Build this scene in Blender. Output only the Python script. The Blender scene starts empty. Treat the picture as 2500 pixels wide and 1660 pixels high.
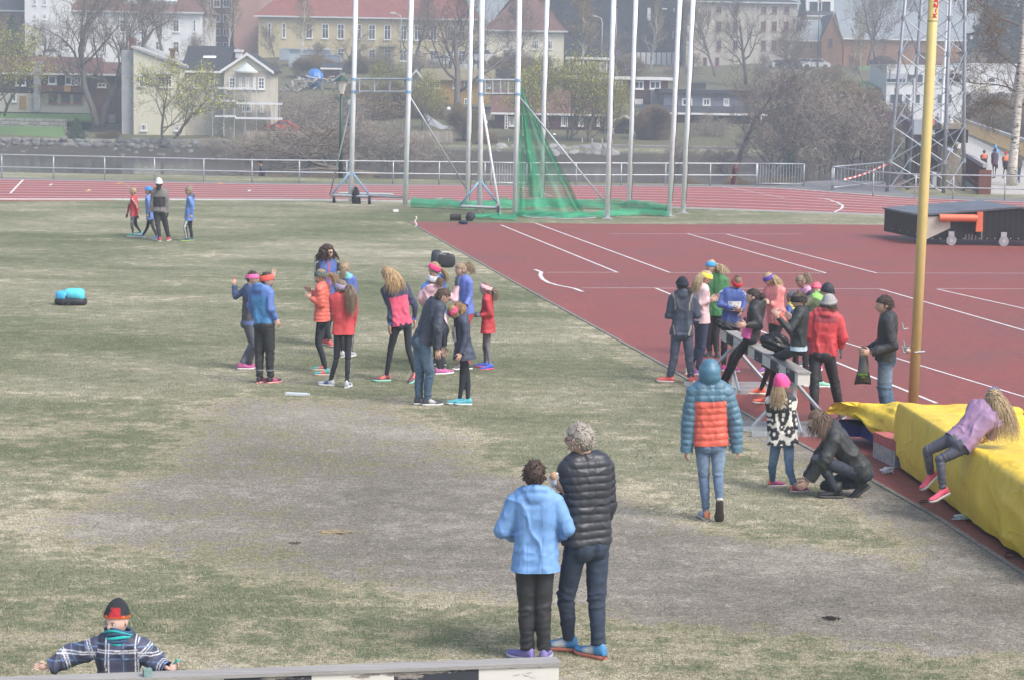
import bpy, math, random
import numpy as np

# ---------------------------------------------------------------- camera, sky, sun, exposure
F = 5500.0; CX, CY = 1250.0, 830.0; HZ = 177.0; CAMH = 4.6; RHO = 0.0175
PT = math.atan((CY - HZ) / F)
A = np.array
_X = A([1., 0, 0]); _U0 = A([0, math.sin(PT), math.cos(PT)]); FW = A([0, math.cos(PT), -math.sin(PT)])
RR = math.cos(RHO) * _X + math.sin(RHO) * _U0
UU = -math.sin(RHO) * _X + math.cos(RHO) * _U0
sc = bpy.context.scene
COL = sc.collection
cam_d = bpy.data.cameras.new("camera")
cam = bpy.data.objects.new("camera", cam_d)
COL.objects.link(cam)
sc.camera = cam
cam_d.sensor_width = 36.0
cam_d.lens = F / 2500 * 36
cam_d.clip_end = 4000
from mathutils import Matrix, Vector
M = Matrix(((RR[0], UU[0], -FW[0], 0), (RR[1], UU[1], -FW[1], 0), (RR[2], UU[2], -FW[2], CAMH), (0, 0, 0, 1)))
cam.matrix_world = M

SUN_EL, SUN_AZ = math.radians(50), math.radians(128)      # azimuth from +y towards +x
world = bpy.data.worlds.new("World")
sc.world = world
world.use_nodes = True
wn = world.node_tree
sky = wn.nodes.new('ShaderNodeTexSky')
sky.sky_type = 'NISHITA'
sky.sun_disc = False
sky.sun_elevation = SUN_EL
sky.sun_rotation = SUN_AZ
sky.dust_density = 4.0
sky.ozone_density = 1.0
bg = wn.nodes['Background']
wn.links.new(sky.outputs[0], bg.inputs[0])
bg.inputs[1].default_value = 0.12
sun_d = bpy.data.lights.new("sun", 'SUN')
sun_d.energy = 1.5
sun_d.angle = math.radians(26)
sun_d.color = (1.0, 0.96, 0.91)
sun = bpy.data.objects.new("sun", sun_d)
COL.objects.link(sun)
sd = Vector((math.sin(SUN_AZ) * math.cos(SUN_EL), math.cos(SUN_AZ) * math.cos(SUN_EL), math.sin(SUN_EL)))
sun.rotation_euler = sd.to_track_quat('Z', 'Y').to_euler()
sc.view_settings.view_transform = 'Standard'
sc.view_settings.look = 'None'
sc.view_settings.exposure = 0.95
sc.view_settings.gamma = 1.0
sc.cycles.use_denoising = True
sc.cycles.volume_bounces = 1
sc.cycles.max_bounces = 6
sc.cycles.diffuse_bounces = 2
sc.cycles.glossy_bounces = 2
sc.cycles.transparent_max_bounces = 16
HAZE_DENSITY = 0.00105

# ---------------------------------------------------------------- picture <-> place helpers (coordinates of the 2500 x 1660 photograph)
def ray(u, v):
    return FW * F + RR * (u - CX) - UU * (v - CY)
def G(u, v, z=0.0):
    d = ray(u, v)
    t = (z - CAMH) / d[2]
    return A([0, 0, CAMH]) + d * t
def V(u, v, y):
    d = ray(u, v)
    return A([0, 0, CAMH]) + d * (y / d[1])
K = 2500 / 2361.0
def Gd(u, v, z=0.0): return G(u * K, v * K, z)
def Vd(u, v, y): return V(u * K, v * K, y)
def ppm(y): return F / y
def crop(x0, y0, s):
    return lambda u, v: (x0 + u / s, y0 + v / s)

# ---------------------------------------------------------------- mesh builder
def norm(v):
    v = A(v, dtype=float)
    n = np.linalg.norm(v)
    return v / n if n > 1e-9 else v
def vary(c, s):
    return tuple(max(0, x * (1 + s)) for x in c)

class MB:
    def __init__(self):
        self.v = []; self.f = {3: [], 4: []}; self.c = []; self.n = 0
    def add(self, verts, faces, col=(1, 1, 1)):
        verts = np.asarray(verts, dtype=float).reshape(-1, 3)
        faces = np.asarray(faces, dtype=np.int64)
        if len(verts) == 0 or faces.size == 0: return self
        self.f[faces.shape[1]].append(faces + self.n)
        self.v.append(verts)
        c = np.asarray(col, dtype=float)
        if c.ndim == 1: c = np.repeat(c[None, :3], len(verts), 0)
        self.c.append(c)
        self.n += len(verts)
        return self
    def more(self, faces, base):
        faces = np.asarray(faces, dtype=np.int64)
        self.f[faces.shape[1]].append(faces + base)
    def box(self, c, s, rot=None, col=(1, 1, 1)):
        h = A(s, dtype=float) / 2
        p = A([[x, y, z] for z in (-1, 1) for y in (-1, 1) for x in (-1, 1)], dtype=float) * h
        if rot is not None: p = p @ np.asarray(rot).T
        p = p + A(c)
        return self.add(p, [[0, 2, 3, 1], [4, 5, 7, 6], [0, 1, 5, 4], [2, 6, 7, 3], [0, 4, 6, 2], [1, 3, 7, 5]], col)
    def box2(self, a, b, col=(1, 1, 1)):
        a = A(a, dtype=float); b = A(b, dtype=float)
        return self.box((a + b) / 2, np.abs(b - a), None, col)
    def hexa(self, p8, col=(1, 1, 1)):
        """bottom 4 (ccw) then top 4"""
        return self.add(p8, [[3, 2, 1, 0], [4, 5, 6, 7], [0, 1, 5, 4], [1, 2, 6, 5], [2, 3, 7, 6], [3, 0, 4, 7]], col)
    def prism(self, poly, ext, col=(1, 1, 1)):
        """planar polygon (n x 3) extruded by ext"""
        p = A(poly, dtype=float); n = len(p)
        b = self.n
        self.add(np.vstack([p, p + A(ext)]), [[i, (i + 1) % n, n + (i + 1) % n, n + i] for i in range(n)], col)
        self.more([[0, i + 1, i] for i in range(1, n - 1)], b)
        self.more([[n, n + i, n + i + 1] for i in range(1, n - 1)], b)
        return self
    def tube(self, path, rad, n=8, col=(1, 1, 1), caps=True, ell=None):
        p = np.asarray(path, dtype=float)
        m = len(p)
        rad = np.broadcast_to(np.asarray(rad, dtype=float), (m,))
        t = np.gradient(p, axis=0)
        t /= np.maximum(np.linalg.norm(t, axis=1), 1e-9)[:, None]
        ref = A([0, 0, 1.]) if abs(t[0][2]) < .9 else A([0, 1., 0])
        a = norm(np.cross(t[0], ref))
        vs = []
        an = np.arange(n) * 2 * math.pi / n
        for i in range(m):
            a = norm(a - t[i] * a.dot(t[i]))
            b = np.cross(t[i], a)
            e = 1.0 if ell is None else ell
            vs.append(p[i] + rad[i] * (np.cos(an)[:, None] * a + np.sin(an)[:, None] * b * e))
        q = []
        for i in range(m - 1):
            for j in range(n):
                q.append([i * n + j, i * n + (j + 1) % n, (i + 1) * n + (j + 1) % n, (i + 1) * n + j])
        b0 = self.n
        c = np.asarray(col, dtype=float)
        if c.ndim == 2: c = np.repeat(c, n, 0)
        self.add(np.vstack(vs), q, c)
        if caps:
            b = self.n
            self.add(A([p[0], p[-1]]), [[0, 0, 0]][:0] or np.zeros((0, 3), int), col) if False else None
            cc = c[[0, -1]] if c.ndim == 2 else c
            k = self.n
            self.v.append(A([p[0], p[-1]])); self.c.append(cc if c.ndim == 2 else np.repeat(c[None, :3], 2, 0)); self.n += 2
            self.f[3].append(A([[k, b0 + (j + 1) % n, b0 + j] for j in range(n)]))
            e = b0 + (m - 1) * n
            self.f[3].append(A([[k + 1, e + j, e + (j + 1) % n] for j in range(n)]))
        return self
    def capsule(self, a, b, ra, rb, n=10, col=(1, 1, 1)):
        a = A(a, dtype=float); b = A(b, dtype=float)
        d = norm(b - a)
        pts = [a - d * ra * .98, a - d * ra * .7, a - d * ra * .25, a + (b - a) * .5, b + d * rb * .25, b + d * rb * .7, b + d * rb * .98]
        rs = [ra * .15, ra * .72, ra * .97, (ra + rb) / 2, rb * .97, rb * .72, rb * .15]
        return self.tube(pts, rs, n, col)
    def sphere(self, c, r, n=16, m=10, col=(1, 1, 1), rot=None, fn=None):
        """closed ellipsoid; fn maps unit points to new unit points"""
        th = np.linspace(0, math.pi, m + 1)[1:-1]
        ph = np.arange(n) * 2 * math.pi / n
        p = A([[math.sin(t) * math.cos(f), math.sin(t) * math.sin(f), math.cos(t)] for t in th for f in ph] + [[0, 0, 1], [0, 0, -1]])
        if fn is not None: p = fn(p)
        p = p * A(r)
        if rot is not None: p = p @ np.asarray(rot).T
        p = p + A(c)
        k = len(th)
        q = [[i * n + j, (i + 1) * n + j, (i + 1) * n + (j + 1) % n, i * n + (j + 1) % n] for i in range(k - 1) for j in range(n)]
        b = self.n
        self.add(p, q, col)
        self.more([[k * n, j, (j + 1) % n] for j in range(n)], b)
        self.more([[k * n + 1, (k - 1) * n + (j + 1) % n, (k - 1) * n + j] for j in range(n)], b)
        return self
    def grid(self, P, col=(1, 1, 1), closed=False):
        """P: m x n x 3"""
        P = np.asarray(P, dtype=float); m, n = P.shape[:2]
        q = []
        for i in range(m - 1):
            for j in range(n if closed else n - 1):
                q.append([i * n + j, i * n + (j + 1) % n, (i + 1) * n + (j + 1) % n, (i + 1) * n + j])
        c = np.asarray(col, dtype=float)
        if c.ndim == 3: c = c.reshape(-1, 3)
        return self.add(P.reshape(-1, 3), q, c)
    def blades(self, p0, p1, r0, r1, n=3, col=(1, 1, 1)):
        """many open tapered prisms at once: p0,p1 (k x 3), r0,r1 (k)"""
        p0 = np.asarray(p0); p1 = np.asarray(p1); k = len(p0)
        if k == 0: return self
        r0 = np.broadcast_to(r0, (k,)); r1 = np.broadcast_to(r1, (k,))
        d = p1 - p0; d = d / np.maximum(np.linalg.norm(d, axis=1), 1e-9)[:, None]
        ref = np.where(np.abs(d[:, 2:3]) < .9, A([[0, 0, 1.]]), A([[1., 0, 0]]))
        a = np.cross(d, ref); a /= np.maximum(np.linalg.norm(a, axis=1), 1e-9)[:, None]
        b = np.cross(d, a)
        vs = np.zeros((k, 2 * n, 3))
        for j in range(n):
            o = math.cos(j * 2 * math.pi / n) * a + math.sin(j * 2 * math.pi / n) * b
            vs[:, j] = p0 + o * r0[:, None]; vs[:, n + j] = p1 + o * r1[:, None]
        f = A([[j, (j + 1) % n, n + (j + 1) % n, n + j] for j in range(n)])
        fs = (f[None] + (np.arange(k) * 2 * n)[:, None, None]).reshape(-1, 4)
        c = np.asarray(col, dtype=float)
        if c.ndim == 2: c = np.repeat(c, 2 * n, 0)
        return self.add(vs.reshape(-1, 3), fs, c)
    def arrays(self):
        return (np.vstack(self.v), {k: (np.vstack(x) if x else np.zeros((0, k), int)) for k, x in self.f.items()}, np.vstack(self.c))
    def mesh(self, name, smooth=False, origin=None):
        v, f, c = self.arrays()
        if origin is not None: v = v - A(origin)
        me = bpy.data.meshes.new(name)
        me.vertices.add(len(v)); me.vertices.foreach_set('co', v.astype(np.float32).ravel())
        nt, nq = len(f[3]), len(f[4])
        me.loops.add(nt * 3 + nq * 4)
        me.loops.foreach_set('vertex_index', np.concatenate([f[3].ravel(), f[4].ravel()]).astype(np.int32))
        me.polygons.add(nt + nq)
        st = np.concatenate([np.arange(nt) * 3, nt * 3 + np.arange(nq) * 4]).astype(np.int32)
        me.polygons.foreach_set('loop_start', st)
        me.polygons.foreach_set('use_smooth', np.full(nt + nq, smooth))
        me.update(calc_edges=True)
        at = me.color_attributes.new('Col', 'FLOAT_COLOR', 'POINT')
        at.data.foreach_set('color', np.hstack([c, np.ones((len(c), 1))]).astype(np.float32).ravel())
        return me
    def build(self, name, mat, parent=None, smooth=False, origin=None, label=None, cat=None, group=None, kind=None):
        """one mesh object; vertices are given in world metres"""
        if origin is None and parent is None:
            v = np.vstack(self.v); lo, hi = v.min(0), v.max(0)
            origin = A([(lo[0] + hi[0]) / 2, (lo[1] + hi[1]) / 2, lo[2]])
        off = A(wloc(parent)) if parent is not None else A(origin)
        me = self.mesh(name, smooth, off)
        o = bpy.data.objects.new(name, me)
        for m in (mat if isinstance(mat, (list, tuple)) else [mat]): me.materials.append(m)
        COL.objects.link(o)
        if parent is not None: o.parent = parent
        else: o.location = off
        tag(o, label, cat, group, kind)
        return o

def wloc(o):
    p = A(o.location)
    while o.parent is not None:
        o = o.parent; p = p + A(o.location)
    return p
def tag(o, label=None, cat=None, group=None, kind=None):
    if label: o['label'] = label
    if cat: o['category'] = cat
    if group: o['group'] = group
    if kind: o['kind'] = kind
    return o
def thing(name, loc, label, cat, group=None):
    o = bpy.data.objects.new(name, None)
    o.empty_display_size = .2
    o.location = loc
    COL.objects.link(o)
    return tag(o, label, cat, group)
def copy_tree(o, parent=None, label=None):
    c = o.copy()
    COL.objects.link(c)
    if parent is not None: c.parent = parent
    if label: c['label'] = label
    for ch in o.children: copy_tree(ch, c)
    return c
def rotz(a):
    c, s = math.cos(a), math.sin(a)
    return A([[c, -s, 0], [s, c, 0], [0, 0, 1.]])
def rotx(a):
    c, s = math.cos(a), math.sin(a)
    return A([[1., 0, 0], [0, c, -s], [0, s, c]])
def roty(a):
    c, s = math.cos(a), math.sin(a)
    return A([[c, 0, s], [0, 1., 0], [-s, 0, c]])

def sinnoise(P, freq, seed=0, octs=3):
    r = np.random.default_rng(seed)
    out = np.zeros(len(P)); amp = 1.0; tot = 0
    for o in range(octs):
        for k in range(3):
            d = r.normal(size=3); d /= np.linalg.norm(d)
            out += amp * np.sin(P @ d * freq * (1 + .3 * k) + r.uniform(0, 6.28) + 1.3 * np.sin(P @ np.roll(d, 1) * freq * .7))
        tot += amp * 3; amp *= .5; freq *= 2.1
    return out / tot

def ridges(v, f, seed, sh=3.0): return (1 - np.abs(sinnoise(v, f, seed, 2)) * 1.6).clip(0, 1) ** sh

def remesh(mb, vox, smooth_it=3):
    """voxel union of everything in mb -> verts, quads"""
    me = mb.mesh('tmp')
    o = bpy.data.objects.new('tmp', me)
    COL.objects.link(o)
    md = o.modifiers.new('r', 'REMESH')
    md.mode = 'VOXEL'; md.voxel_size = vox; md.adaptivity = 0
    dg = bpy.context.evaluated_depsgraph_get()
    ev = o.evaluated_get(dg).to_mesh()
    n = len(ev.vertices)
    v = np.empty(n * 3, np.float32); ev.vertices.foreach_get('co', v); v = v.reshape(-1, 3).astype(float)
    nl = len(ev.loops); li = np.empty(nl, np.int32); ev.loops.foreach_get('vertex_index', li)
    q = li.reshape(-1, 4) if nl == len(ev.polygons) * 4 else None
    if q is None:
        ls = np.empty(len(ev.polygons), np.int32); ev.polygons.foreach_get('loop_start', ls)
        lt = np.empty(len(ev.polygons), np.int32); ev.polygons.foreach_get('loop_total', lt)
        q = A([li[s:s + 4] for s, t in zip(ls, lt) if t == 4])
    o.evaluated_get(dg).to_mesh_clear()
    bpy.data.objects.remove(o); bpy.data.meshes.remove(me)
    e = np.vstack([q[:, [0, 1]], q[:, [1, 2]], q[:, [2, 3]], q[:, [3, 0]]])
    deg = np.bincount(e.ravel(), minlength=n).astype(float)
    for _ in range(smooth_it):
        s = np.zeros_like(v)
        for k in range(3):
            s[:, k] = np.bincount(e[:, 0], v[e[:, 1], k], n) + np.bincount(e[:, 1], v[e[:, 0], k], n)
        v = v * .45 + .55 * s / np.maximum(deg, 1)[:, None]
    return v, q
def vnormals(v, q):
    fn = np.cross(v[q[:, 2]] - v[q[:, 0]], v[q[:, 3]] - v[q[:, 1]])
    n = np.zeros_like(v)
    for k in range(4):
        for j in range(3): n[:, j] += np.bincount(q[:, k], fn[:, j], len(v))
    return n / np.maximum(np.linalg.norm(n, axis=1), 1e-12)[:, None]

# ---------------------------------------------------------------- materials
def new_mat(name):
    m = bpy.data.materials.new(name)
    m.use_nodes = True
    return m, m.node_tree, m.node_tree.nodes['Principled BSDF']
def nd(nt, t, **kw):
    n = nt.nodes.new(t)
    for k, v in kw.items(): setattr(n, k, v)
    return n
def noise(nt, scale, detail=3, rough=.6, vec=None):
    n = nd(nt, 'ShaderNodeTexNoise'); n.inputs['Scale'].default_value = scale
    n.inputs['Detail'].default_value = detail; n.inputs['Roughness'].default_value = rough
    if vec is not None: nt.links.new(vec, n.inputs['Vector'])
    return n
def ramp(nt, fac, stops):
    r = nd(nt, 'ShaderNodeValToRGB')
    while len(r.color_ramp.elements) < len(stops): r.color_ramp.elements.new(.5)
    for e, (p, c) in zip(r.color_ramp.elements, stops):
        e.position = p; e.color = (*c, 1) if len(c) == 3 else c
    nt.links.new(fac, r.inputs[0])
    return r
def mix(nt, fac, a, b, mode='MIX'):
    m = nd(nt, 'ShaderNodeMix', data_type='RGBA', blend_type=mode)
    for s, val in ((m.inputs[0], fac), (m.inputs[6], a), (m.inputs[7], b)):
        if isinstance(val, (int, float)): s.default_value = val
        elif isinstance(val, tuple): s.default_value = (*val, 1) if len(val) == 3 else val
        else: nt.links.new(val, s)
    return m.outputs[2]
def math_n(nt, op, a, b=None, clamp=False):
    m = nd(nt, 'ShaderNodeMath', operation=op); m.use_clamp = clamp
    for s, val in zip(m.inputs, (a, b)):
        if val is None: continue
        if isinstance(val, (int, float)): s.default_value = val
        else: nt.links.new(val, s)
    return m.outputs[0]
def objcoord(nt, scale=(1, 1, 1)):
    t = nd(nt, 'ShaderNodeTexCoord'); mp = nd(nt, 'ShaderNodeMapping')
    mp.inputs['Scale'].default_value = scale
    nt.links.new(t.outputs['Object'], mp.inputs['Vector'])
    return mp.outputs[0]
def bump(nt, bs, h, strength=.3, dist=.01):
    b = nd(nt, 'ShaderNodeBump'); b.inputs['Strength'].default_value = strength; b.inputs['Distance'].default_value = dist
    nt.links.new(h, b.inputs['Height']); nt.links.new(b.outputs[0], bs.inputs['Normal'])
def sockcol(nt, bs): return bs.inputs['Base Color']
_mc = {}
def vc(name='painted', rough=.7, nscale=20, amount=.25, bstr=.2, bdist=.01, metal=0., spec=.5, sheen=0, aniso=(1, 1, 1)):
    """colour from the mesh's own colour attribute, broken up by noise"""
    key = ('vc', name, rough, nscale, amount, bstr, bdist, metal, spec, sheen, aniso)
    if key in _mc: return _mc[key]
    m, nt, bs = new_mat(name)
    at = nd(nt, 'ShaderNodeVertexColor', layer_name='Col')
    vec = objcoord(nt, aniso)
    n1 = noise(nt, nscale, 4, .65, vec)
    r = ramp(nt, n1.outputs[0], [(.3, (1 - amount,) * 3), (.7, (1 + amount,) * 3)])
    nt.links.new(mix(nt, 1.0, at.outputs[0], r.outputs[0], 'MULTIPLY'), bs.inputs['Base Color'])
    bs.inputs['Roughness'].default_value = rough
    bs.inputs['Metallic'].default_value = metal
    bs.inputs['Specular IOR Level'].default_value = spec
    if sheen: bs.inputs['Sheen Weight'].default_value = sheen
    if bstr: bump(nt, bs, n1.outputs[0], bstr, bdist)
    _mc[key] = m
    return m
def stone_like(name, c1, c2, scale=1.5, rough=.9, bstr=.3, stretch=(1, 1, 1), detail=6):
    key = (name, c1, c2, scale, stretch)
    if key in _mc: return _mc[key]
    m, nt, bs = new_mat(name)
    vec = objcoord(nt, stretch)
    n1 = noise(nt, scale, detail, .65, vec); n2 = noise(nt, scale * 9, 3, .6, vec)
    f = math_n(nt, 'ADD', math_n(nt, 'MULTIPLY', n1.outputs[0], .65), math_n(nt, 'MULTIPLY', n2.outputs[0], .35))
    r = ramp(nt, f, [(.36, c1), (.64, c2)])
    nt.links.new(r.outputs[0], bs.inputs['Base Color']); bs.inputs['Roughness'].default_value = rough
    bump(nt, bs, f, bstr, .03)
    _mc[key] = m
    return m
def striped(name, c1, c2, axis='z', period=.2, rough=.8, vary_=.25, line=(.0, .12), bstr=.5):
    """boards, tiles or corrugation: thin dark joints every period metres along one axis + stains"""
    key = (name, c1, c2, axis, period)
    if key in _mc: return _mc[key]
    m, nt, bs = new_mat(name)
    t = nd(nt, 'ShaderNodeTexCoord'); sp = nd(nt, 'ShaderNodeSeparateXYZ'); nt.links.new(t.outputs['Object'], sp.inputs[0])
    a = sp.outputs['xyz'.index(axis)]
    fr = math_n(nt, 'FRACT', math_n(nt, 'DIVIDE', a, period))
    j = ramp(nt, fr, [(line[0], (1, 1, 1)), (line[1], (0, 0, 0))])
    n1 = noise(nt, 1.2, 5, .7, t.outputs['Object'])
    r = ramp(nt, n1.outputs[0], [(.3, (1 - vary_,) * 3), (.7, (1 + vary_,) * 3)])
    base = mix(nt, j.outputs[0], c1, c2)
    nt.links.new(mix(nt, 1.0, base, r.outputs[0], 'MULTIPLY'), bs.inputs['Base Color'])
    bs.inputs['Roughness'].default_value = rough
    bump(nt, bs, fr, bstr, .03)
    _mc[key] = m
    return m
def glass_dark(name='window_glass', c=(.03, .04, .05)):
    if name in _mc: return _mc[name]
    m, nt, bs = new_mat(name)
    n = noise(nt, .7, 2, .5, objcoord(nt))
    nt.links.new(ramp(nt, n.outputs[0], [(.35, c), (.7, tuple(x * 2.4 for x in c))]).outputs[0], bs.inputs['Base Color'])
    bs.inputs['Roughness'].default_value = .12
    _mc[name] = m
    return m
def steel(): return vc('galvanised_steel', .45, 8, .15, .05, .002, .35)
def paint(): return vc('painted_metal', .4, 6, .08, .03, .002)
def wood(): return vc('weathered_paint', .75, 6, .22, .3, .004, aniso=(1, 1, 6))
GALV = (.42, .45, .48)
# ================================================================ ground
def smooth01(x): x = np.clip(x, 0, 1); return x * x * (3 - 2 * x)
_TY = [-100, 96, 98.5, 101, 208, 215, 219, 235, 250, 290, 320, 345, 450, 1300]
_TZ = [0, 0, -1.2, -5.2, -5.4, -4.6, -2.6, -2.1, -0.9, 2.4, 5.3, 5.9, 9.0, 22.0]
def terrain(x, y):
    a = np.interp(y, _TY, _TZ)
    b = np.interp(y, [-100, 96, 98.5, 101, 208, 219, 235, 300, 318, 340, 450, 1300], [0, 0, -1.2, -5.2, -5.4, -3.2, -2.6, -2.0, 1.5, 5.9, 9.0, 22.0])
    k = smooth01((x - .158 * y) / 6.0)
    return a * (1 - k) + b * k

def poly_sd(px, py, poly):
    """signed distance, negative inside"""
    n = len(poly); d = np.full(px.shape, 1e9); ins = np.zeros(px.shape, bool)
    for i in range(n):
        ax, ay = poly[i][:2]; bx, by = poly[(i + 1) % n][:2]
        ex, ey = bx - ax, by - ay
        t = np.clip(((px - ax) * ex + (py - ay) * ey) / (ex * ex + ey * ey + 1e-12), 0, 1)
        d = np.minimum(d, np.hypot(px - ax - t * ex, py - ay - t * ey))
        c = ((ay > py) != (by > py)) & (px < (bx - ax) * (py - ay) / (by - ay + 1e-12) + ax)
        ins ^= c
    return np.where(ins, -d, d)
DIRT = [Gd(u, v) for u, v in [(440, 930), (560, 905), (700, 918), (950, 912), (985, 960), (1080, 1010), (1180, 1080), (1450, 1130), (1600, 1200), (1850, 1245),
        (2361, 1330), (2700, 1420), (2600, 1520), (2150, 1530), (1900, 1490), (1500, 1460), (1200, 1400), (900, 1370), (650, 1350), (400, 1300), (100, 1250), (40, 1190), (250, 1120), (380, 1060), (420, 1000)]]
DIRT2 = [Gd(u, v) for u, v in [(760, 1130), (1000, 1090), (1250, 1180), (1500, 1230), (1900, 1290), (2361, 1400), (2500, 1480), (2000, 1450), (1500, 1390), (1150, 1330), (850, 1270)]]
APRON_L = [(940, 512), (1180, 650), (1530, 844), (1735, 966), (1874, 1041), (1999, 1104), (2160, 1196), (2323, 1303), (2480, 1400)]
APRON_T = [(2700, 524), (2040, 520), (1889, 518), (1540, 518), (1145, 515)]
edgeL = [Gd(*p) for p in APRON_L]
def worn_at(x, y):
    sd = poly_sd(x, y, DIRT)
    w = smooth01(.5 - sd / 1.6) * .62
    w += smooth01(.5 - poly_sd(x, y, DIRT2) / 2.2) * .38
    ed = np.full(x.shape, 1e9)
    for a, b in zip(edgeL[:-1], edgeL[1:]):
        ex, ey = b[0] - a[0], b[1] - a[1]
        t = np.clip(((x - a[0]) * ex + (y - a[1]) * ey) / (ex * ex + ey * ey), 0, 1)
        ed = np.minimum(ed, np.hypot(x - a[0] - t * ex, y - a[1] - t * ey))
    near = np.clip((46 - y) / 22, 0.25, 1)
    w = np.maximum(w, (1 - smooth01(ed / (1.3 * near + .2))) * .95 * near + 0)
    w = np.maximum(w, .30 * smooth01((21.5 - y) / 5)); w = np.maximum(w, .26 * smooth01(1 - np.hypot((x + 6.5) / 5, (y - 28) / 5)))
    return np.clip(w, 0, 1)

gx = np.concatenate([np.linspace(-420, -60, 30), np.linspace(-58, -16, 22), np.arange(-15, 26, .35), np.linspace(27, 70, 22), np.linspace(75, 420, 30)])
gy = np.concatenate([np.linspace(-40, 8, 8), np.arange(9, 52, .35), np.linspace(52.5, 95, 60), [96, 96.6, 97.3, 98, 98.5, 99, 100, 101], np.linspace(105, 205, 12), [208, 210, 212, 214, 215, 216, 217, 218, 219, 221, 225, 230], np.linspace(235, 350, 40), np.linspace(360, 1000, 30)])
GX, GY = np.meshgrid(gx, gy)
GZ = terrain(GX, GY)
far = GY > 219
GZ = GZ + smooth01((GY - 245) / 45) * np.where(far, .5 * np.sin(GX * .07 + GY * .05) + .25 * np.sin(GX * .21 - GY * .11), 0)
wm = worn_at(GX, GY)
# second channel: 1 = lawn / slope far away, third: river bed
lawn = ((GY > 219)).astype(float)
mb = MB(); mb.grid(np.stack([GX, GY, GZ], -1), np.stack([wm, lawn, (GZ < -2.8).astype(float)], -1))
m_ground, nt, bs = new_mat('grass_and_dirt')
at = nd(nt, 'ShaderNodeVertexColor', layer_name='Col'); sp = nd(nt, 'ShaderNodeSeparateColor'); nt.links.new(at.outputs[0], sp.inputs[0])
oc = objcoord(nt)
oc2 = objcoord(nt, (.55, 1, 1))
nA = noise(nt, .55, 5, .62, oc2); nB = noise(nt, 3.0, 5, .7, oc); nC = noise(nt, 22, 4, .75, oc); nD = noise(nt, 90, 2, .7, oc)
nE = noise(nt, .12, 3, .5, oc)
nG = noise(nt, 11, 4, .7, oc)
g1 = math_n(nt, 'ADD', math_n(nt, 'MULTIPLY', nA.outputs[0], .30), math_n(nt, 'MULTIPLY', nB.outputs[0], .30))
g1 = math_n(nt, 'ADD', g1, math_n(nt, 'MULTIPLY', nG.outputs[0], .25))
g1 = math_n(nt, 'ADD', g1, math_n(nt, 'MULTIPLY', nC.outputs[0], .15))
g1 = math_n(nt, 'ADD', g1, math_n(nt, 'MULTIPLY', math_n(nt, 'SUBTRACT', nE.outputs[0], .5), .35))
grass = ramp(nt, g1, [(.40, (.10, .12, .066)), (.475, (.16, .174, .106)), (.53, (.232, .228, .158)), (.61, (.35, .328, .25))])
dirt = ramp(nt, g1, [(.40, (.125, .114, .096)), (.5, (.205, .190, .162)), (.60, (.34, .318, .27))])
straw = ramp(nt, g1, [(.40, (.15, .15, .09)), (.5, (.27, .25, .17)), (.59, (.46, .42, .31))])
f = math_n(nt, 'ADD', sp.outputs[0], math_n(nt, 'MULTIPLY', math_n(nt, 'SUBTRACT', nA.outputs[0], .5), .9))
f = math_n(nt, 'ADD', f, math_n(nt, 'MULTIPLY', math_n(nt, 'SUBTRACT', nB.outputs[0], .5), 1.7))
f1 = ramp(nt, f, [(.16, (0, 0, 0)), (.34, (1, 1, 1))]); f2 = ramp(nt, f, [(.46, (0, 0, 0)), (.60, (1, 1, 1))])
c = mix(nt, f1.outputs[0], grass.outputs[0], straw.outputs[0])
c = mix(nt, f2.outputs[0], c, dirt.outputs[0])
farc = ramp(nt, nB.outputs[0], [(.35, (.07, .085, .04)), (.52, (.12, .115, .065)), (.7, (.19, .16, .105))])
c = mix(nt, sp.outputs[1], c, farc.outputs[0])
c = mix(nt, sp.outputs[2], c, (.06, .055, .045))
nF = noise(nt, 34, 3, .8, oc); sp_d = ramp(nt, math_n(nt, 'ADD', math_n(nt, 'MULTIPLY', nD.outputs[0], .5), math_n(nt, 'MULTIPLY', nF.outputs[0], .5)), [(.40, (.4, .4, .4)), (.60, (1.65, 1.65, 1.65))])
c = mix(nt, 1.0, c, sp_d.outputs[0], 'MULTIPLY')
nt.links.new(c, bs.inputs['Base Color']); bs.inputs['Roughness'].default_value = .95; bs.inputs['Specular IOR Level'].default_value = .15
bh = math_n(nt, 'ADD', nC.outputs[0], math_n(nt, 'MULTIPLY', nD.outputs[0], .6))
bump(nt, bs, bh, .55, .02)
mb.build('ground', m_ground, smooth=True, origin=(0, 0, 0), kind='structure')

# short blades of grass on the near field
r_ = np.random.default_rng(3)
nb = 420000
yy = 13 + (52 - 13) * r_.random(nb) ** 1.25
xx = (r_.random(nb) * 2 - 1) * (yy * .245 + 1.2) + .0
sdA = poly_sd(xx, yy, edgeL + [A([80, 10, 0]), A([80, 80, 0])])
w = worn_at(xx, yy)
clump = sinnoise(np.stack([xx, yy * 1.2, xx * 0], 1), 3.0, 5)
keep = (sdA > .08) & (r_.random(nb) < np.clip((54 - yy) / 25, 0, 1)) & (r_.random(nb) > w * 1.05 - .12 + .25 * clump)
xx, yy, w, clump = xx[keep], yy[keep], w[keep], clump[keep]; k = len(xx)
hh = (.010 + .020 * r_.random(k)) * (1 - .5 * w); wd = .003 + .003 * r_.random(k); an = r_.random(k) * 6.283
lean = .9 * hh * r_.random(k); la = r_.random(k) * 6.283
p = np.zeros((k, 3, 3))
p[:, 0] = np.stack([xx - np.cos(an) * wd, yy - np.sin(an) * wd, np.full(k, -.002)], 1)
p[:, 1] = np.stack([xx + np.cos(an) * wd, yy + np.sin(an) * wd, np.full(k, -.002)], 1)
p[:, 2] = np.stack([xx + np.cos(la) * lean, yy + np.sin(la) * lean, hh], 1)
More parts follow.
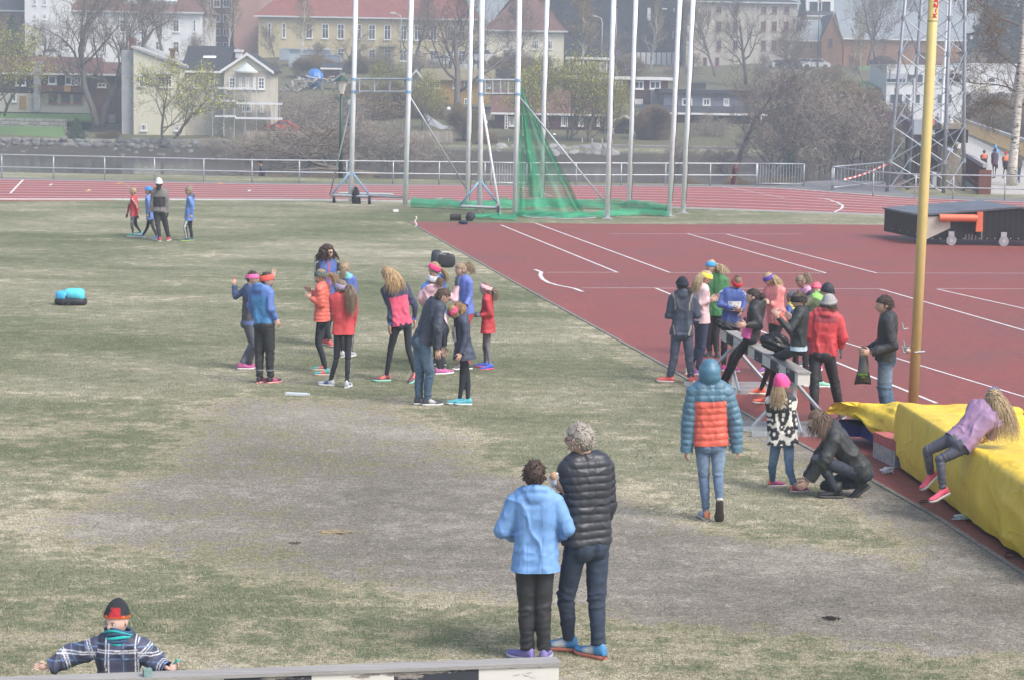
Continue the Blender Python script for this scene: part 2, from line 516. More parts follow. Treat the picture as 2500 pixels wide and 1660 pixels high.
t = np.clip(.45 + .5 * clump + .35 * (r_.random(k) - .5) + .5 * w, 0, 1)[:, None]
cc = A([.175, .185, .118]) * (1 - t) + A([.41, .38, .285]) * t
cc = cc * (.8 + .4 * r_.random(k))[:, None]
gb = MB(); gb.add(p.reshape(-1, 3), np.arange(k * 3).reshape(-1, 3), np.repeat(cc, 3, 0))
gb.build('grass', vc('grass_blade', .9, 10, .1, 0, spec=.1), origin=(0, 0, 0), kind='stuff', label='short green and straw coloured grass with worn patches on the field', cat='grass')

# water
m_w, nt, bs = new_mat('river_water')
n1 = noise(nt, .55, 4, .65, objcoord(nt, (.35, 1, 1))); n2 = noise(nt, 3.0, 3, .6, objcoord(nt, (.4, 1, 1)))
bs.inputs['Base Color'].default_value = (.045, .05, .048, 1); bs.inputs['Roughness'].default_value = .09
h = math_n(nt, 'ADD', math_n(nt, 'MULTIPLY', n1.outputs[0], .7), math_n(nt, 'MULTIPLY', n2.outputs[0], .3))
bump(nt, bs, h, .28, .12)
mb = MB(); mb.grid([[[-420, 99.5, -4], [420, 99.5, -4]], [[-420, 217.4, -4], [420, 217.4, -4]]])
mb.build('river_water', m_w, origin=(0, 0, -4), kind='structure')

# ---------------------------------------------------------------- rubber surfaces and their lines
from mathutils.geometry import tessellate_polygon
def flat_poly(pts, z, name, mat, kind='structure', col=(1, 1, 1)):
    P = A([[p[0], p[1], z] for p in pts])
    tr = tessellate_polygon([[Vector(p) for p in P]])
    b = MB(); b.add(P, np.array([[a_, b_, c_] for a_, b_, c_ in tr]), col)
    v = P; n = np.cross(v[tr[0][1]] - v[tr[0][0]], v[tr[0][2]] - v[tr[0][0]])
    if n[2] < 0: b.f[3] = [x[:, ::-1] for x in b.f[3]]
    return b.build(name, mat, origin=(0, 0, z), kind=kind)
def rubber(name, base, stain):
    m, nt, bs = new_mat(name)
    oc = objcoord(nt); n1 = noise(nt, .35, 5, .6, oc); n2 = noise(nt, 60, 2, .6, oc); n3 = noise(nt, 6, 4, .7, oc)
    r = ramp(nt, n1.outputs[0], [(.3, stain), (.6, base), (.75, vary(base, .12))])
    c = mix(nt, .55, r.outputs[0], ramp(nt, n2.outputs[0], [(.38, (.5, .5, .5)), (.62, (1.4, 1.4, 1.4))]).outputs[0], 'MULTIPLY')
    c = mix(nt, .5, c, ramp(nt, n3.outputs[0], [(.42, (.72, .74, .75)), (.62, (1.2, 1.16, 1.14))]).outputs[0], 'MULTIPLY')
    nt.links.new(c, bs.inputs['Base Color']); bs.inputs['Roughness'].default_value = .62
    bump(nt, bs, n2.outputs[0], .4, .004)
    return m
m_red = rubber('red_rubber', (.25, .060, .048), (.20, .066, .056))
m_trk = rubber('running_track', (.33, .068, .058), (.27, .075, .065))
flat_poly([Gd(*p) for p in APRON_L] + [A([45, 18, 0]), A([60, 60, 0])] + [Gd(*p) for p in APRON_T], .004, 'apron_surface', m_red)
farE = [(-600, 402), (0, 414.5), (661, 427), (1184, 429.5), (1398, 429.5), (1794, 434), (1889, 441.5), (2000, 450), (2108, 459), (2361, 467), (2900, 484)]
nearE = [(-600, 459), (0, 461), (737, 462.5), (1016, 467), (1212, 470), (1398, 475), (1889, 491.6), (2039, 497), (2200, 503), (2361, 510), (2900, 530)]
def resample(pts, n):
    P = A([Gd(*p) for p in pts]); d = np.concatenate([[0], np.cumsum(np.linalg.norm(np.diff(P, axis=0), axis=1))])
    s = np.linspace(0, d[-1], n)
    Q = np.stack([np.interp(s, d, P[:, k]) for k in range(3)], 1)
    for _ in range(6):
        Q[1:-1] = .5 * Q[1:-1] + .25 * (Q[:-2] + Q[2:])
    return Q
E1, E0 = resample(farE, 90), resample(nearE, 90)
def strip(P, w, z, name=None, mat=None, mb_=None, col=(1, 1, 1)):
    P = np.asarray(P, dtype=float); t = np.gradient(P, axis=0); t /= np.linalg.norm(t, axis=1)[:, None]
    s = np.stack([-t[:, 1], t[:, 0], t[:, 0] * 0], 1) * w / 2
    a, b = P - s, P + s
    a[:, 2] = z; b[:, 2] = z
    m_ = mb_ or MB()
    m_.grid(np.stack([a, b], 0)[::-1] if False else np.stack([a, b], 1), col)
    return m_
mb = MB(); mb.grid(np.stack([E0, E1], 1) * A([1, 1, 0]) + A([0, 0, .006]))
mb.build('running_track', m_trk, origin=(0, 0, 0), kind='structure')
# small extra red corner at the left of the field
flat_poly([Gd(-600, 457), Gd(-600, 464), Gd(0, 464.3), Gd(265, 463.5), Gd(265, 460.5)], .0035, 'track_edge', m_trk)
m_line = vc('white_line_paint', .6, 9, .12, .05, .001)
WL = (.66, .65, .64)
ln = MB()
for kk in range(0, 9):
    P = E0 * (1 - kk / 8) + E1 * (kk / 8)
    if kk == 0: P = E0 * .995 + E1 * .005
    strip(P, .17 if kk else .15, .010, mb_=ln, col=WL)
def seg(pts, w=.05, mb_=ln, col=WL, z=.010):
    P = A([Gd(*p) for p in pts])
    Q = [P[0]]
    for a, b in zip(P[:-1], P[1:]): Q += [a + (b - a) * k / 4 for k in (1, 2, 3, 4)]
    strip(Q, w, z, mb_=mb_, col=col)
ZL = .0085
for pts, w in [([(1155, 520), (1425, 630)], .06), ([(1235, 516), (1545, 630)], .06), ([(1585, 540), (1905, 631)], .06), ([(1675, 541), (2022, 631)], .06),
               ([(1512, 666), (2160, 930)], .06), ([(2030, 668), (2700, 860)], .06), ([(2160, 668), (2700, 788)], .06), ([(1780, 740), (2361, 915), (2500, 960)], .05)]:
    seg(pts, w, z=ZL)
for pts in [[(1260, 629.5), (1424, 629.5)], [(1546, 630), (1904, 631)], [(2024, 631), (2700, 632)], [(1342, 665.5), (1512, 665.5)], [(1512, 666), (2030, 667.5)], [(2162, 667), (2700, 669)], [(1405, 540), (1850, 541)]]:
    seg(pts, .05, z=.0085 + .001)
seg([(1233, 623), (1251, 630)], .09, z=.0105)
a_ = [(1247, 630), (1246, 637), (1251, 645), (1264, 653), (1284, 659), (1305, 663), (1325, 667)]
seg(a_, .09, z=.0112); seg([(1325, 667), (1343, 674)], .09, z=.0105)
seg([(53, 416), (24, 447)], .08, z=.012); seg([(1889, 457.7), (1912, 462), (1930, 468), (1943, 475), (1941, 482), (1923, 491)], .09, z=.012)
seg([(1668, 431), (1810, 458)], .06, z=.012); seg([(1184, 430), (1240, 442), (1275, 455)], .07, z=.012); seg([(1005, 461), (1020, 458)], .08, z=.012)
for u, v in ((117, 427), (204, 440), (574, 441)):
    seg([(u - 2, v + 2), (u + 3, v - 2)], .1, z=.012)
for i in range(9): seg([(1780 + i * 19, 434.5 + i * 1.4), (1788 + i * 19, 435 + i * 1.4)], .12, z=.012)
YL = (.75, .42, .06)
for u, v in ((273, 424), (507, 424), (203, 441), (903, 451)):
    seg([(u - 3, v + 1), (u + 4, v - 1)], .16, col=YL, z=.013)
for (x0, w_) in ((430, 60),): pass
ln.build('lane_marking', m_line, origin=(0, 0, 0), kind='structure')

# white kerb along the inner edge of the track
kb = MB()
P = E0.copy(); P[:, 1] -= .1
t = np.gradient(P, axis=0); t /= np.linalg.norm(t, axis=1)[:, None]; s = np.stack([-t[:, 1], t[:, 0], t[:, 0] * 0], 1) * .04
ring = np.stack([P - s + A([0, 0, -.01]), P - s + A([0, 0, .05]), P + s + A([0, 0, .05]), P + s + A([0, 0, -.01])], 1)
kb.grid(ring, (.55, .56, .57))
kb.build('kerb', paint(), origin=(0, 0, 0), kind='structure')
# concrete edging where the red surface meets the grass
kb = MB()
P = A(edgeL); t = np.gradient(P, axis=0); t /= np.linalg.norm(t, axis=1)[:, None]; s = np.stack([-t[:, 1], t[:, 0], t[:, 0] * 0], 1) * .03
off = s * 1.0
ring = np.stack([P - s + off + A([0, 0, -.02]), P - s + off + A([0, 0, .014]), P + s + off + A([0, 0, .014]), P + s + off + A([0, 0, -.02])], 1)
kb.grid(ring, (.20, .185, .165))
kb.build('edging', vc('old_concrete', .9, 14, .35, .4, .01), origin=(0, 0, 0), kind='structure')
# asphalt path beyond the track
m_as = stone_like('asphalt', (.13, .135, .14), (.21, .215, .22), 2.0, .9, .2)
Pf = [Gd(*p) for p in [(-600, 396.5), (0, 410), (661, 423), (1184, 425.5), (1398, 426), (1794, 428), (1868, 419), (1935, 416), (2040, 420), (2075, 440), (2110, 450), (2361, 459), (2900, 474)]]
flat_poly([p for p in Pf] + [Gd(u, v + 6) for u, v in farE[::-1]], .003, 'path', m_as)
# pale landing in front of the bridge
flat_poly([Gd(2266, 436), Gd(2268, 429.5), Gd(2420, 429.5), Gd(2900, 441), Gd(2900, 450)], .004, 'pavement', stone_like('pale_paving', (.36, .35, .33), (.47, .46, .44), 1.5, .9, .2))
# throwing circle
b = MB(); cpt = Gd(1290, 501)
an = np.linspace(0, 2 * math.pi, 41)
for r0, r1, z, c_ in ((0, 1.07, .006, (.38, .36, .34)), (1.07, 1.2, .018, (.62, .62, .6))):
    b.grid(np.stack([cpt + np.stack([np.cos(an) * r, np.sin(an) * r, an * 0 + z], 1) for r in (r0 + .001, r1)], 0), c_)
b.build('pavement', vc('old_concrete', .9, 14, .35, .4, .01), kind='structure')
# ================================================================ fences beyond the track
def rod(b, p, q, r, n=8, col=GALV): b.tube([p, (A(p) + A(q)) / 2, q], r, n, col)
def fence(posts, label, group=None, rail_r=.028):
    """posts: (u, top, mid, base) in photo-view pixels of 2361 width; base stands on the ground"""
    base = [Gd(u, b) for u, t, m, b in posts]
    root = thing('metal_fence', base[0], label, 'fence', group)
    tops, mids = [], []
    for (u, t, m, b_), g in zip(posts, base):
        top = Vd(u, t, g[1]); mid = Vd(u, m, g[1]); top[0] = g[0]; mid[0] = g[0]
        tops.append(top); mids.append(mid)
        if b_ > 0:
            mb = MB(); rod(mb, g, top, .026); mb.build('post', steel(), root, smooth=True)
    mb = MB(); mb.tube(tops, rail_r, 8, GALV); mb.build('top_rail', steel(), root, smooth=True)
    mb = MB(); mb.tube(mids, rail_r, 8, GALV); mb.build('lower_rail', steel(), root, smooth=True)
    return root
us = [-120, 4.2, 123.7, 241.3, 356, 469.7, 580.8, 689.9, 799, 906.2, 1012.3, 1117.5, 1223, 1328, 1431.5, 1534, 1637, 1743]
def rl(u, xs, ys): return float(np.interp(u, xs, ys))
fence([(u, rl(u, [-120, 4, 580, 1117, 1223, 1743], [355, 357, 369.5, 375, 376.5, 378]), rl(u, [-120, 4, 580, 1117, 1743], [384, 386, 396.5, 403.5, 405]),
        rl(u, [-120, 4, 580, 1184, 1743], [409, 411.5, 423, 428, 429.5])) for u in us], 'long two-rail grey metal fence running along the far side of the track')
fence([(1917, 385.6, 413, 440), (2012.6, 396.7, 430, 454.6), (2110, 403, 432.5, 458), (2197, 404.5, 433.5, 460), (2316, 406, 436, 463), (2440, 408, 439, 466), (2560, 410, 442, 469)], 'shorter two-rail grey metal fence with a corner, right of the opening')
def bar_gate(u0, u1, t0, t1, b0, b1, nb, label, cat='gate', name='bar_gate', depth=None):
    g0 = Gd(u0, b0); g1 = Gd(u1, b1) if depth is None else Gd(u0, b0) + A([0, 0, 0])
    if depth is not None: g1 = A([V(u1 * K, b1 * K, depth)[0], depth, 0])
    r = thing(name, g0, label, cat)
    h0 = Vd(u0, t0, g0[1])[2]; h1 = h0
    top0, top1 = g0 + A([0, 0, h0]), g1 + A([0, 0, h1]); lo0, lo1 = g0 + A([0, 0, .1]), g1 + A([0, 0, .1])
    b = MB(); rod(b, top0, top1, .03); rod(b, lo0, lo1, .028); rod(b, g0, top0 + A([0, 0, .02]), .035); rod(b, g1, top1, .035); b.build('gate_frame', steel(), r, smooth=True)
    for k in range(1, nb):
        t = k / nb; b = MB(); rod(b, lo0 * (1 - t) + lo1 * t, top0 * (1 - t) + top1 * t, .013, 6); b.build('bar', steel(), r)
    return r
bar_gate(1745, 1852.5, 378, 379, 429.5, 430, 16, 'grey gate of upright bars at the right end of the long fence')
bar_gate(1132, 1214, 376, 376, 428.5, 428.5, 13, 'grey gate of upright bars in the long fence behind the throwing cage')
bar_gate(1921, 2035, 385.5, 385.5, 439, 430, 14, 'grey barrier of upright bars beside the opening to the bridge', depth=99)
# red and white tape
b = MB(); p0 = Vd(1946, 415, 92.5); p1 = Vd(2030, 386, 94); p2 = Vd(2058, 376, 94.5)
pts = [p0 + (p1 - p0) * t + A([0, 0, -.05 * math.sin(math.pi * t)]) for t in np.linspace(0, 1, 16)] + [p1 + (p2 - p1) * t for t in np.linspace(.2, 1, 5)]
for i, (a, c_) in enumerate(zip(pts[:-1], pts[1:])):
    b.add([a + A([0, 0, .035]), a - A([0, 0, .035]), c_ - A([0, 0, .035]), c_ + A([0, 0, .035]), a + A([0, .006, .035]), a + A([0, .006, -.035]), c_ + A([0, .006, -.035]), c_ + A([0, .006, .035])],
          [[0, 1, 2, 3], [7, 6, 5, 4], [0, 3, 7, 4], [1, 5, 6, 2]], (.75, .08, .06) if i % 2 else (.8, .8, .8))
b.build('barrier_tape', paint(), label='red and white striped tape tied from the corner of the fence', cat='tape')

# ================================================================ throwing cage
WHITE = (.80, .83, .86); BLU = (.24, .42, .62)
cagepoles = dict(P1=(809, 470, 820.2, 0), P2=(934, 477, 948.8, 0), P3=(1078, 472, 1087.9, 0), P4=(1106, 497, 1111.4, 0), P5=(1187.5, 499, 1197.9, 0),
                 P6=(1248, 474, 1261.6, 0), P7=(1400, 505, 1415, 0), P8=(1450, 477, 1466, 0), P9=(1543, 500, 1567.5, 0), P10=(1575, 492, 1598, 0))
cb = {k: Gd(v[0], v[1]) for k, v in cagepoles.items()}
def ctop(k, ext=1.18):
    u0, v0, u1, v1 = cagepoles[k]; t = Vd(u1, v1, cb[k][1]); return cb[k] + (t - cb[k]) * ext
def at_v(k, v):
    u0, v0, u1, v1 = cagepoles[k]; t = (v0 - v) / (v0 - v1); return cb[k] + (Vd(u1, v1, cb[k][1]) - cb[k]) * t
plab = dict(P3='tall white cage pole standing left of the right-hand gate', P6='tall white cage pole behind the hanging green net', P7='thick white cage pole at the net corner, right of the hanging net',
            P8='tall white cage pole with dark rope down it, second right of the net', P9='leaning white cage pole at the right end of the green net', P10='rearmost white cage pole, farthest right of the cage')
for k in ('P3', 'P6', 'P7', 'P8', 'P9', 'P10'):
    r = thing('cage_pole', cb[k], plab[k], 'pole')
    b = MB(); b.tube([cb[k], cb[k] * .5 + ctop(k) * .5, ctop(k)], [.085, .083, .08], 12, WHITE); b.build('pole_tube', paint(), r, smooth=True)
    b = MB(); b.box(cb[k] + A([0, 0, .012]), (.34, .34, .022), None, GALV); b.build('base_plate', steel(), r)
    b = MB(); q = [at_v(k, v) + A([.085 + .02 * math.sin(v * .05), -.05, 0]) for v in range(470, 0, -35)]
    b.tube(q, .009, 5, (.03, .03, .03)); b.build('rope', vc('rope', .9, 30), r)
def gate(kl, kr, vt, vb, label, nrung):
    r = thing('cage_gate', cb[kl], label, 'gate')
    for k in (kl, kr):
        b = MB(); b.tube([cb[k] + A([0, 0, .05]), cb[k] * .5 + ctop(k) * .5, ctop(k)], [.085, .083, .08], 12, WHITE); b.build('pole_tube', paint(), r, smooth=True)
        for v in (vt, vb):
            b = MB(); c0 = at_v(k, v + 3); c1 = at_v(k, v - 3); b.tube([c0, c1], .105, 12, BLU); b.build('clamp', paint(), r)
    b = MB(); l0, l1, r0, r1 = at_v(kl, vt), at_v(kl, vb), at_v(kr, vt), at_v(kr, vb)
    for a, c_ in ((l0, r0), (l1, r1)): rod(b, a + A([.09, -.05, 0]), c_ + A([-.09, -.05, 0]), .04, 4)
    for t in np.linspace(.1, .93, nrung): rod(b, l0 * (1 - t) + r0 * t + A([0, -.05, 0]), l1 * (1 - t) + r1 * t + A([0, -.05, 0]), .04, 4)
    b.build('truss', steel(), r)
    return r
g1 = gate('P1', 'P2', 182, 211, 'left gate of the throwing cage, two white poles on a wheeled grey base', 4)
g2 = gate('P4', 'P5', 184.5, 216, 'right gate of the throwing cage with wheeled base beside the green net', 5)
def strut(r, p, q, rad=.028, col=GALV, name='brace'):
    b = MB(); rod(b, p, q, rad, 8, col); return b.build(name, steel() if col == GALV else paint(), r, smooth=True)
y1 = cb['P1'][1]; y2 = cb['P4'][1]
strut(g1, at_v('P1', 215), G(772 * K, 460 * K) * A([1, 0, 1]) + A([0, y1 + .3, .25]))
strut(g1, at_v('P2', 218), at_v('P3', 441))
strut(g2, at_v('P4', 219), Vd(1154, 503, y2 - .2), .04, WHITE)
strut(g2, at_v('P5', 217), at_v('P7', 474))
def gbase(r, k, pl, pr, wheels, ya):
    b = MB(); zz = .28
    L_ = A([Vd(pl, 470, ya)[0], ya, zz]); R_ = A([Vd(pr, 470, ya)[0], ya - .25, zz - .02])
    rod(b, L_, R_, .05, 4); b.build('base_beam', steel(), r)
    foot = A([cb[k][0], cb[k][1], .28])
    b = MB(); b.tube([foot, foot + A([0, 0, 1.15])], .085, 4, BLU); b.build('pole_foot', paint(), r)
    for s in (-1, 1): strut(r, foot + A([s * .62, -.05, .05]), foot + A([0, -.04, .85]), .032, BLU, 'foot_strut')
    for wx, wy, wr in wheels:
        b = MB(); c_ = A([Vd(wx, 470, ya)[0], ya + wy, wr]); b.tube([c_ - A([.045, 0, 0]), c_ + A([.045, 0, 0])], wr, 18, (.035, .035, .04))
        w = b.build('wheel', vc('tyre_rubber', .8, 20), r, smooth=False)
        b = MB(); b.tube([c_ - A([.05, 0, 0]), c_ + A([.05, 0, 0])], wr * .45, 12, GALV); b.build('hub', steel(), w)
        b = MB(); b.box(c_ + A([0, 0, wr * .7]), (.13, .05, wr * 1.3), None, GALV); b.build('fork', steel(), r)
gbase(g1, 'P1', 763, 853, [(769, .25, .13), (853, -.25, .15)], y1)
gbase(g2, 'P4', 1060, 1156, [(1149, -.35, .17)], y2)
b = MB(); rod(b, A([Vd(851, 470, y1)[0], y1 - .2, .3]), cb['P2'] + A([0, 0, .3]), .04, 4); b.build('base_beam', steel(), g1); b = MB(); rod(b, A([Vd(775, 470, y1)[0], y1 + .9, .3]), A([Vd(903, 470, y1)[0], y1 + 1, .28]), .04, 4); b.build('base_beam', steel(), g1)
b = MB(); q = [Vd(826, 450, y1), Vd(848, 451, y1), Vd(851, 455, y1), Vd(851, 468, y1)]; b.tube(q, .02, 6, (.2, .35, .75)); b.build('handle', paint(), g1, smooth=True)
b = MB(); rod(b, Vd(1156, 501, y2 - .2), Vd(1237, 496, y2 + .6), .045, 4); b.build('base_beam', steel(), g2); b = MB(); rod(b, Vd(1237, 496, y2 + .6), Vd(1237, 507, y2 + .6), .04, 4); b.build('base_beam', steel(), g2)
# dark jacket hung on the gate base, dark things on the grass
b = MB(); c_ = Vd(821, 459, y1 - .12); b.sphere(c_, (.15, .09, .42), 12, 10, (.02, .022, .028), fn=lambda p: p * (1 + .25 * sinnoise(p, 3, 2))[:, None])
b.sphere(c_ + A([.08, 0, -.34]), (.09, .07, .22), 10, 8, (.02, .022, .028)); b.build('jacket', vc('dark_cloth', .9, 18), smooth=True, label='black jacket hung over the base of the left cage gate', cat='jacket')
def blob(pos, r, col, name, label, cat, seed=1, rot=None):
    b = MB(); b.sphere(A(pos) + A([0, 0, r[2] * .9]), r, 18, 12, col, rot=rot, fn=lambda p: p * (1 + .28 * sinnoise(p, 2.2, seed))[:, None])
    return b.build(name, vc('cloth', .85, 18), smooth=True, label=label, cat=cat)
b = MB(); p = Gd(1047, 509); b.tube([p + A([-.13, 0, .1]), p + A([.22, 0, .1])], .1, 14, (.03, .025, .025)); b.build('foam_roller', vc('foam', .8, 30), label='short black foam roller lying on the grass by the cage', cat='roller')
blob(Gd(1068, 518), (.16, .1, .06), (.02, .025, .06), 'cloth_bundle', 'small dark blue cloth dropped at the edge of the red surface', 'cloth', 4)
blob(Gd(1084, 510), (.14, .12, .14), (.03, .03, .04), 'shoe_bag', 'small dark bag with white marks under the right cage gate', 'bag', 6)
b = MB(); b.box(Gd(912, 489) + A([0, 0, .04]), (.17, .12, .08), rotz(.3), (.75, .75, .75)); b.build('paper_cup', paint(), label='small white paper box lying on the grass near the left gate', cat='litter')

# green net
m_net, nt, bs = new_mat('green_net')
at = nd(nt, 'ShaderNodeUVMap')
tc = nd(nt, 'ShaderNodeTexCoord'); sp = nd(nt, 'ShaderNodeSeparateXYZ'); nt.links.new(tc.outputs['UV'], sp.inputs[0])
def cord(o_, t_=.385):
    fr = math_n(nt, 'FRACT', o_); d = math_n(nt, 'ABSOLUTE', math_n(nt, 'SUBTRACT', fr, .5)); return math_n(nt, 'GREATER_THAN', d, t_)
aa = math_n(nt, 'ADD', sp.outputs[0], sp.outputs[1]); bb = math_n(nt, 'SUBTRACT', sp.outputs[0], sp.outputs[1])
al = math_n(nt, 'MAXIMUM', cord(aa), cord(bb))
bs.inputs['Base Color'].default_value = (.02, .30, .155, 1); bs.inputs['Roughness'].default_value = .7
n_ = noise(nt, 12, 3); nt.links.new(ramp(nt, n_.outputs[0], [(.3, (.03, .32, .17)), (.7, (.06, .50, .28))]).outputs[0], bs.inputs['Base Color'])
nt.links.new(al, bs.inputs['Alpha'])
def net_sheet(b, P, du, dv, uvs):
    P = np.asarray(P); m, n = P.shape[:2]; k0 = b.n
    b.grid(P, (1, 1, 1)); uvs.append(np.stack(np.meshgrid(np.linspace(0, dv, n), np.linspace(0, du, m)), -1).reshape(-1, 2))
def put_uv(o, uvs):
    uv = np.vstack(uvs); me = o.data; l = me.uv_layers.new(name='UVMap')
    li = np.empty(len(me.loops), np.int32); me.loops.foreach_get('vertex_index', li); l.data.foreach_set('uv', uv[li].astype(np.float32).ravel())
b = MB(); uvs = []
yN = cb['P5'][1]
left = [at_v('P5', v) + A([.09, -.02, 0]) for v in np.linspace(180, 497, 34)]
outer_v = np.array([180, 215, 250, 283, 320, 350, 400, 434, 462, 485, 500]); outer_u = np.array([1198, 1208, 1226, 1242, 1260, 1275, 1301, 1320, 1334, 1347, 1362])
rows = []
for i, v in enumerate(np.linspace(180, 500, 34)):
    uo = np.interp(v, outer_v, outer_u); L0 = left[i]; R0 = Vd(uo, v, yN + .25); w_ = (R0 - L0)
    row = []
    for j, s in enumerate(np.linspace(0, 1, 40)):
        amp = .04 + .16 * (i / 33)
        row.append(L0 + w_ * s + A([0, amp * math.sin(s * 17 + .3 * math.sin(i * .2)) * (1 - .3 * s) + .1 * math.sin(i * .25 + s * 3), .0]) + A([.03 * math.sin(i * .5 + 9 * s), 0, 0]) * (i / 33))
    rows.append(row)
net_sheet(b, rows, 75, 42, uvs)
# gathered second layer and dense fold bands
def band(u_of_v, width, n=6, y=yN, amp=.08, seed=0, v0=200, v1=500):
    rows = []
    for i, v in enumerate(np.linspace(v0, v1, 30)):
        uc = u_of_v(v); f_ = (v - v0) / (v1 - v0)
        rows.append([Vd(uc + (s - .5) * width(f_), v, y + .1 + amp * math.sin(s * 9 + i * .15 + seed)) for s in np.linspace(0, 1, n)])
    net_sheet(b, rows, 70, 7, uvs)
for q_ in range(3):
    band(lambda v: 1196 + (v - 200) * .012, lambda f_: 8 + 14 * f_ - 10 * max(0, f_ - .6), y=yN - .1 + .07 * q_, seed=q_)
    band(lambda v: np.interp(v, outer_v, outer_u) - 6 - (v - 200) * .03, lambda f_: 5 + 16 * f_, y=yN + .1 * q_, seed=q_ + 5)
band(lambda v: 1202 + (v - 200) * .12, lambda f_: 6 + 24 * f_, n=8, y=yN + .3, seed=3, v1=455)
band(lambda v: 1202 + (v - 200) * .12, lambda f_: 6 + 16 * f_, n=8, y=yN + .4, seed=1, v1=455)
o = b.build('throwing_net', m_net, smooth=True, label='green throwing net hanging from the right gate and pulled out to a point', cat='net')
put_uv(o, uvs)
# net heaped along the ground
b = MB(); uvs = []
def heap(pts, w, h, seed):
    P = [Gd(*p) for p in pts]; d = np.concatenate([[0], np.cumsum([np.linalg.norm(a - c_) for a, c_ in zip(P[1:], P[:-1])])]); n = int(d[-1] / .12)
    Q = np.stack([np.interp(np.linspace(0, d[-1], n), d, A(P)[:, k]) for k in range(3)], 1)
    for lay in range(2):
        rows = []
        for j, s in enumerate(np.linspace(0, math.pi, 9)):
            base = Q + A([0, -math.cos(s) * w * .5, math.sin(s) * h * (.8 + .25 * lay)])
            nn = sinnoise(Q * 1.0 + A([0, j * .35, lay * 5.]), 3.2, seed + lay)
            base = base + np.stack([nn * .05, nn * w * .35, np.abs(nn) * h * .9], 1)
            base[:, 2] = np.maximum(base[:, 2], .006)
            rows.append(base)
        net_sheet(b, rows, 9 * w / .15, n * .12 / .11, uvs)
heap([(946, 479), (1010, 481), (1080, 485), (1150, 484), (1240, 480), (1330, 481), (1420, 484), (1540, 492)], .55, .26, 1)
heap([(1095, 506), (1150, 507), (1190, 509)], .4, .14, 3)
heap([(1188, 499), (1250, 503), (1310, 505), (1350, 503), (1400, 500), (1470, 497), (1543, 500)], .45, .16, 4)
o = b.build('net_heap', m_net, smooth=True, label='slack green netting lying in folds along the foot of the cage poles', cat='net'); put_uv(o, uvs)
b = MB(); q = [Vd(959, 476, 66) * A([1, 1, 0]) + A([.03 * math.sin(i), 0, .35 - .03 * i]) for i in range(11)]
b.tube(q, .02, 5, (.7, .72, .7)); b.build('rope', vc('rope', .9, 30), label='short white rope end at the left end of the netting', cat='rope')

# ================================================================ buildings
m_cream = stone_like('cream_plaster', (.60, .575, .44), (.70, .675, .54), .5, .9, .1)
m_white = stone_like('white_plaster', (.62, .64, .66), (.74, .75, .76), .4, .9, .1)
m_yel = stone_like('yellow_plaster', (.46, .40, .23), (.56, .49, .30), .5, .9, .1)
m_grey = stone_like('grey_plaster', (.30, .31, .32), (.42, .42, .42), .5, .9, .15)
m_salmon = stone_like('salmon_render', (.33, .19, .155), (.40, .235, .19), .3, .9, .1)
m_beige = stone_like('beige_render', (.40, .38, .33), (.52, .49, .42), .4, .9, .15)
m_brick = striped('brick', (.17, .085, .06), (.25, .12, .085), 'z', .09, .9, .3)
m_obrick = striped('orange_brick', (.33, .17, .09), (.44, .235, .125), 'z', .09, .9, .2)
m_tile = striped('red_tiles', (.20, .06, .045), (.36, .105, .075), 'y', .36, .8, .2)
m_tileb = striped('brown_tiles', (.13, .065, .05), (.22, .10, .075), 'y', .36, .8, .25)
m_slate = striped('dark_roofing', (.03, .033, .04), (.065, .07, .08), 'y', .4, .7, .25)
m_greyroof = striped('grey_metal_roof', (.22, .25, .27), (.34, .37, .385), 'x', .6, .6, .2)
m_turf = stone_like('turf', (.13, .125, .07), (.26, .22, .13), 2, .95, .5)
m_dwood = striped('dark_boards', (.02, .017, .018), (.055, .045, .045), 'z', .15, .8, .25)
m_rwood = striped('red_boards', (.07, .02, .017), (.145, .05, .042), 'z', .15, .8, .2)
m_ywood = striped('ochre_boards', (.35, .22, .06), (.55, .36, .12), 'z', .15, .8, .15)
m_bwood = striped('blue_grey_boards', (.17, .19, .25), (.28, .31, .38), 'z', .15, .8, .15)
m_trim = vc('white_trim', .6, 5, .1, .03, .002)
TW = (.74, .74, .73)
m_glassb = glass_dark()
def bld(name, label, cat, u0, u1, vt, vb, Y, depth, mat, wall='wall', drop=1.5, group=None):
    um = (u0 + u1) / 2; vm = (vt + vb) / 2
    x0, x1 = Vd(u0, vm, Y)[0], Vd(u1, vm, Y)[0]; zt, zb = Vd(um, vt, Y)[2], Vd(um, vb, Y)[2]
    r = thing(name, ((x0 + x1) / 2, Y, zb), label, cat, group)
    b = MB(); b.box2((x0, Y, zb - drop), (x1, Y + depth, zt)); w = b.build(wall, mat, r)
    r_ = dict(r=r, x0=x0, x1=x1, zt=zt, zb=zb, Y=Y, d=depth, s=Y / (F / K), wall=w)
    return r_
def wz(B, u, v, out=0.0):
    p = Vd(u, v, B['Y']); return A([p[0], B['Y'] - out, p[2]])
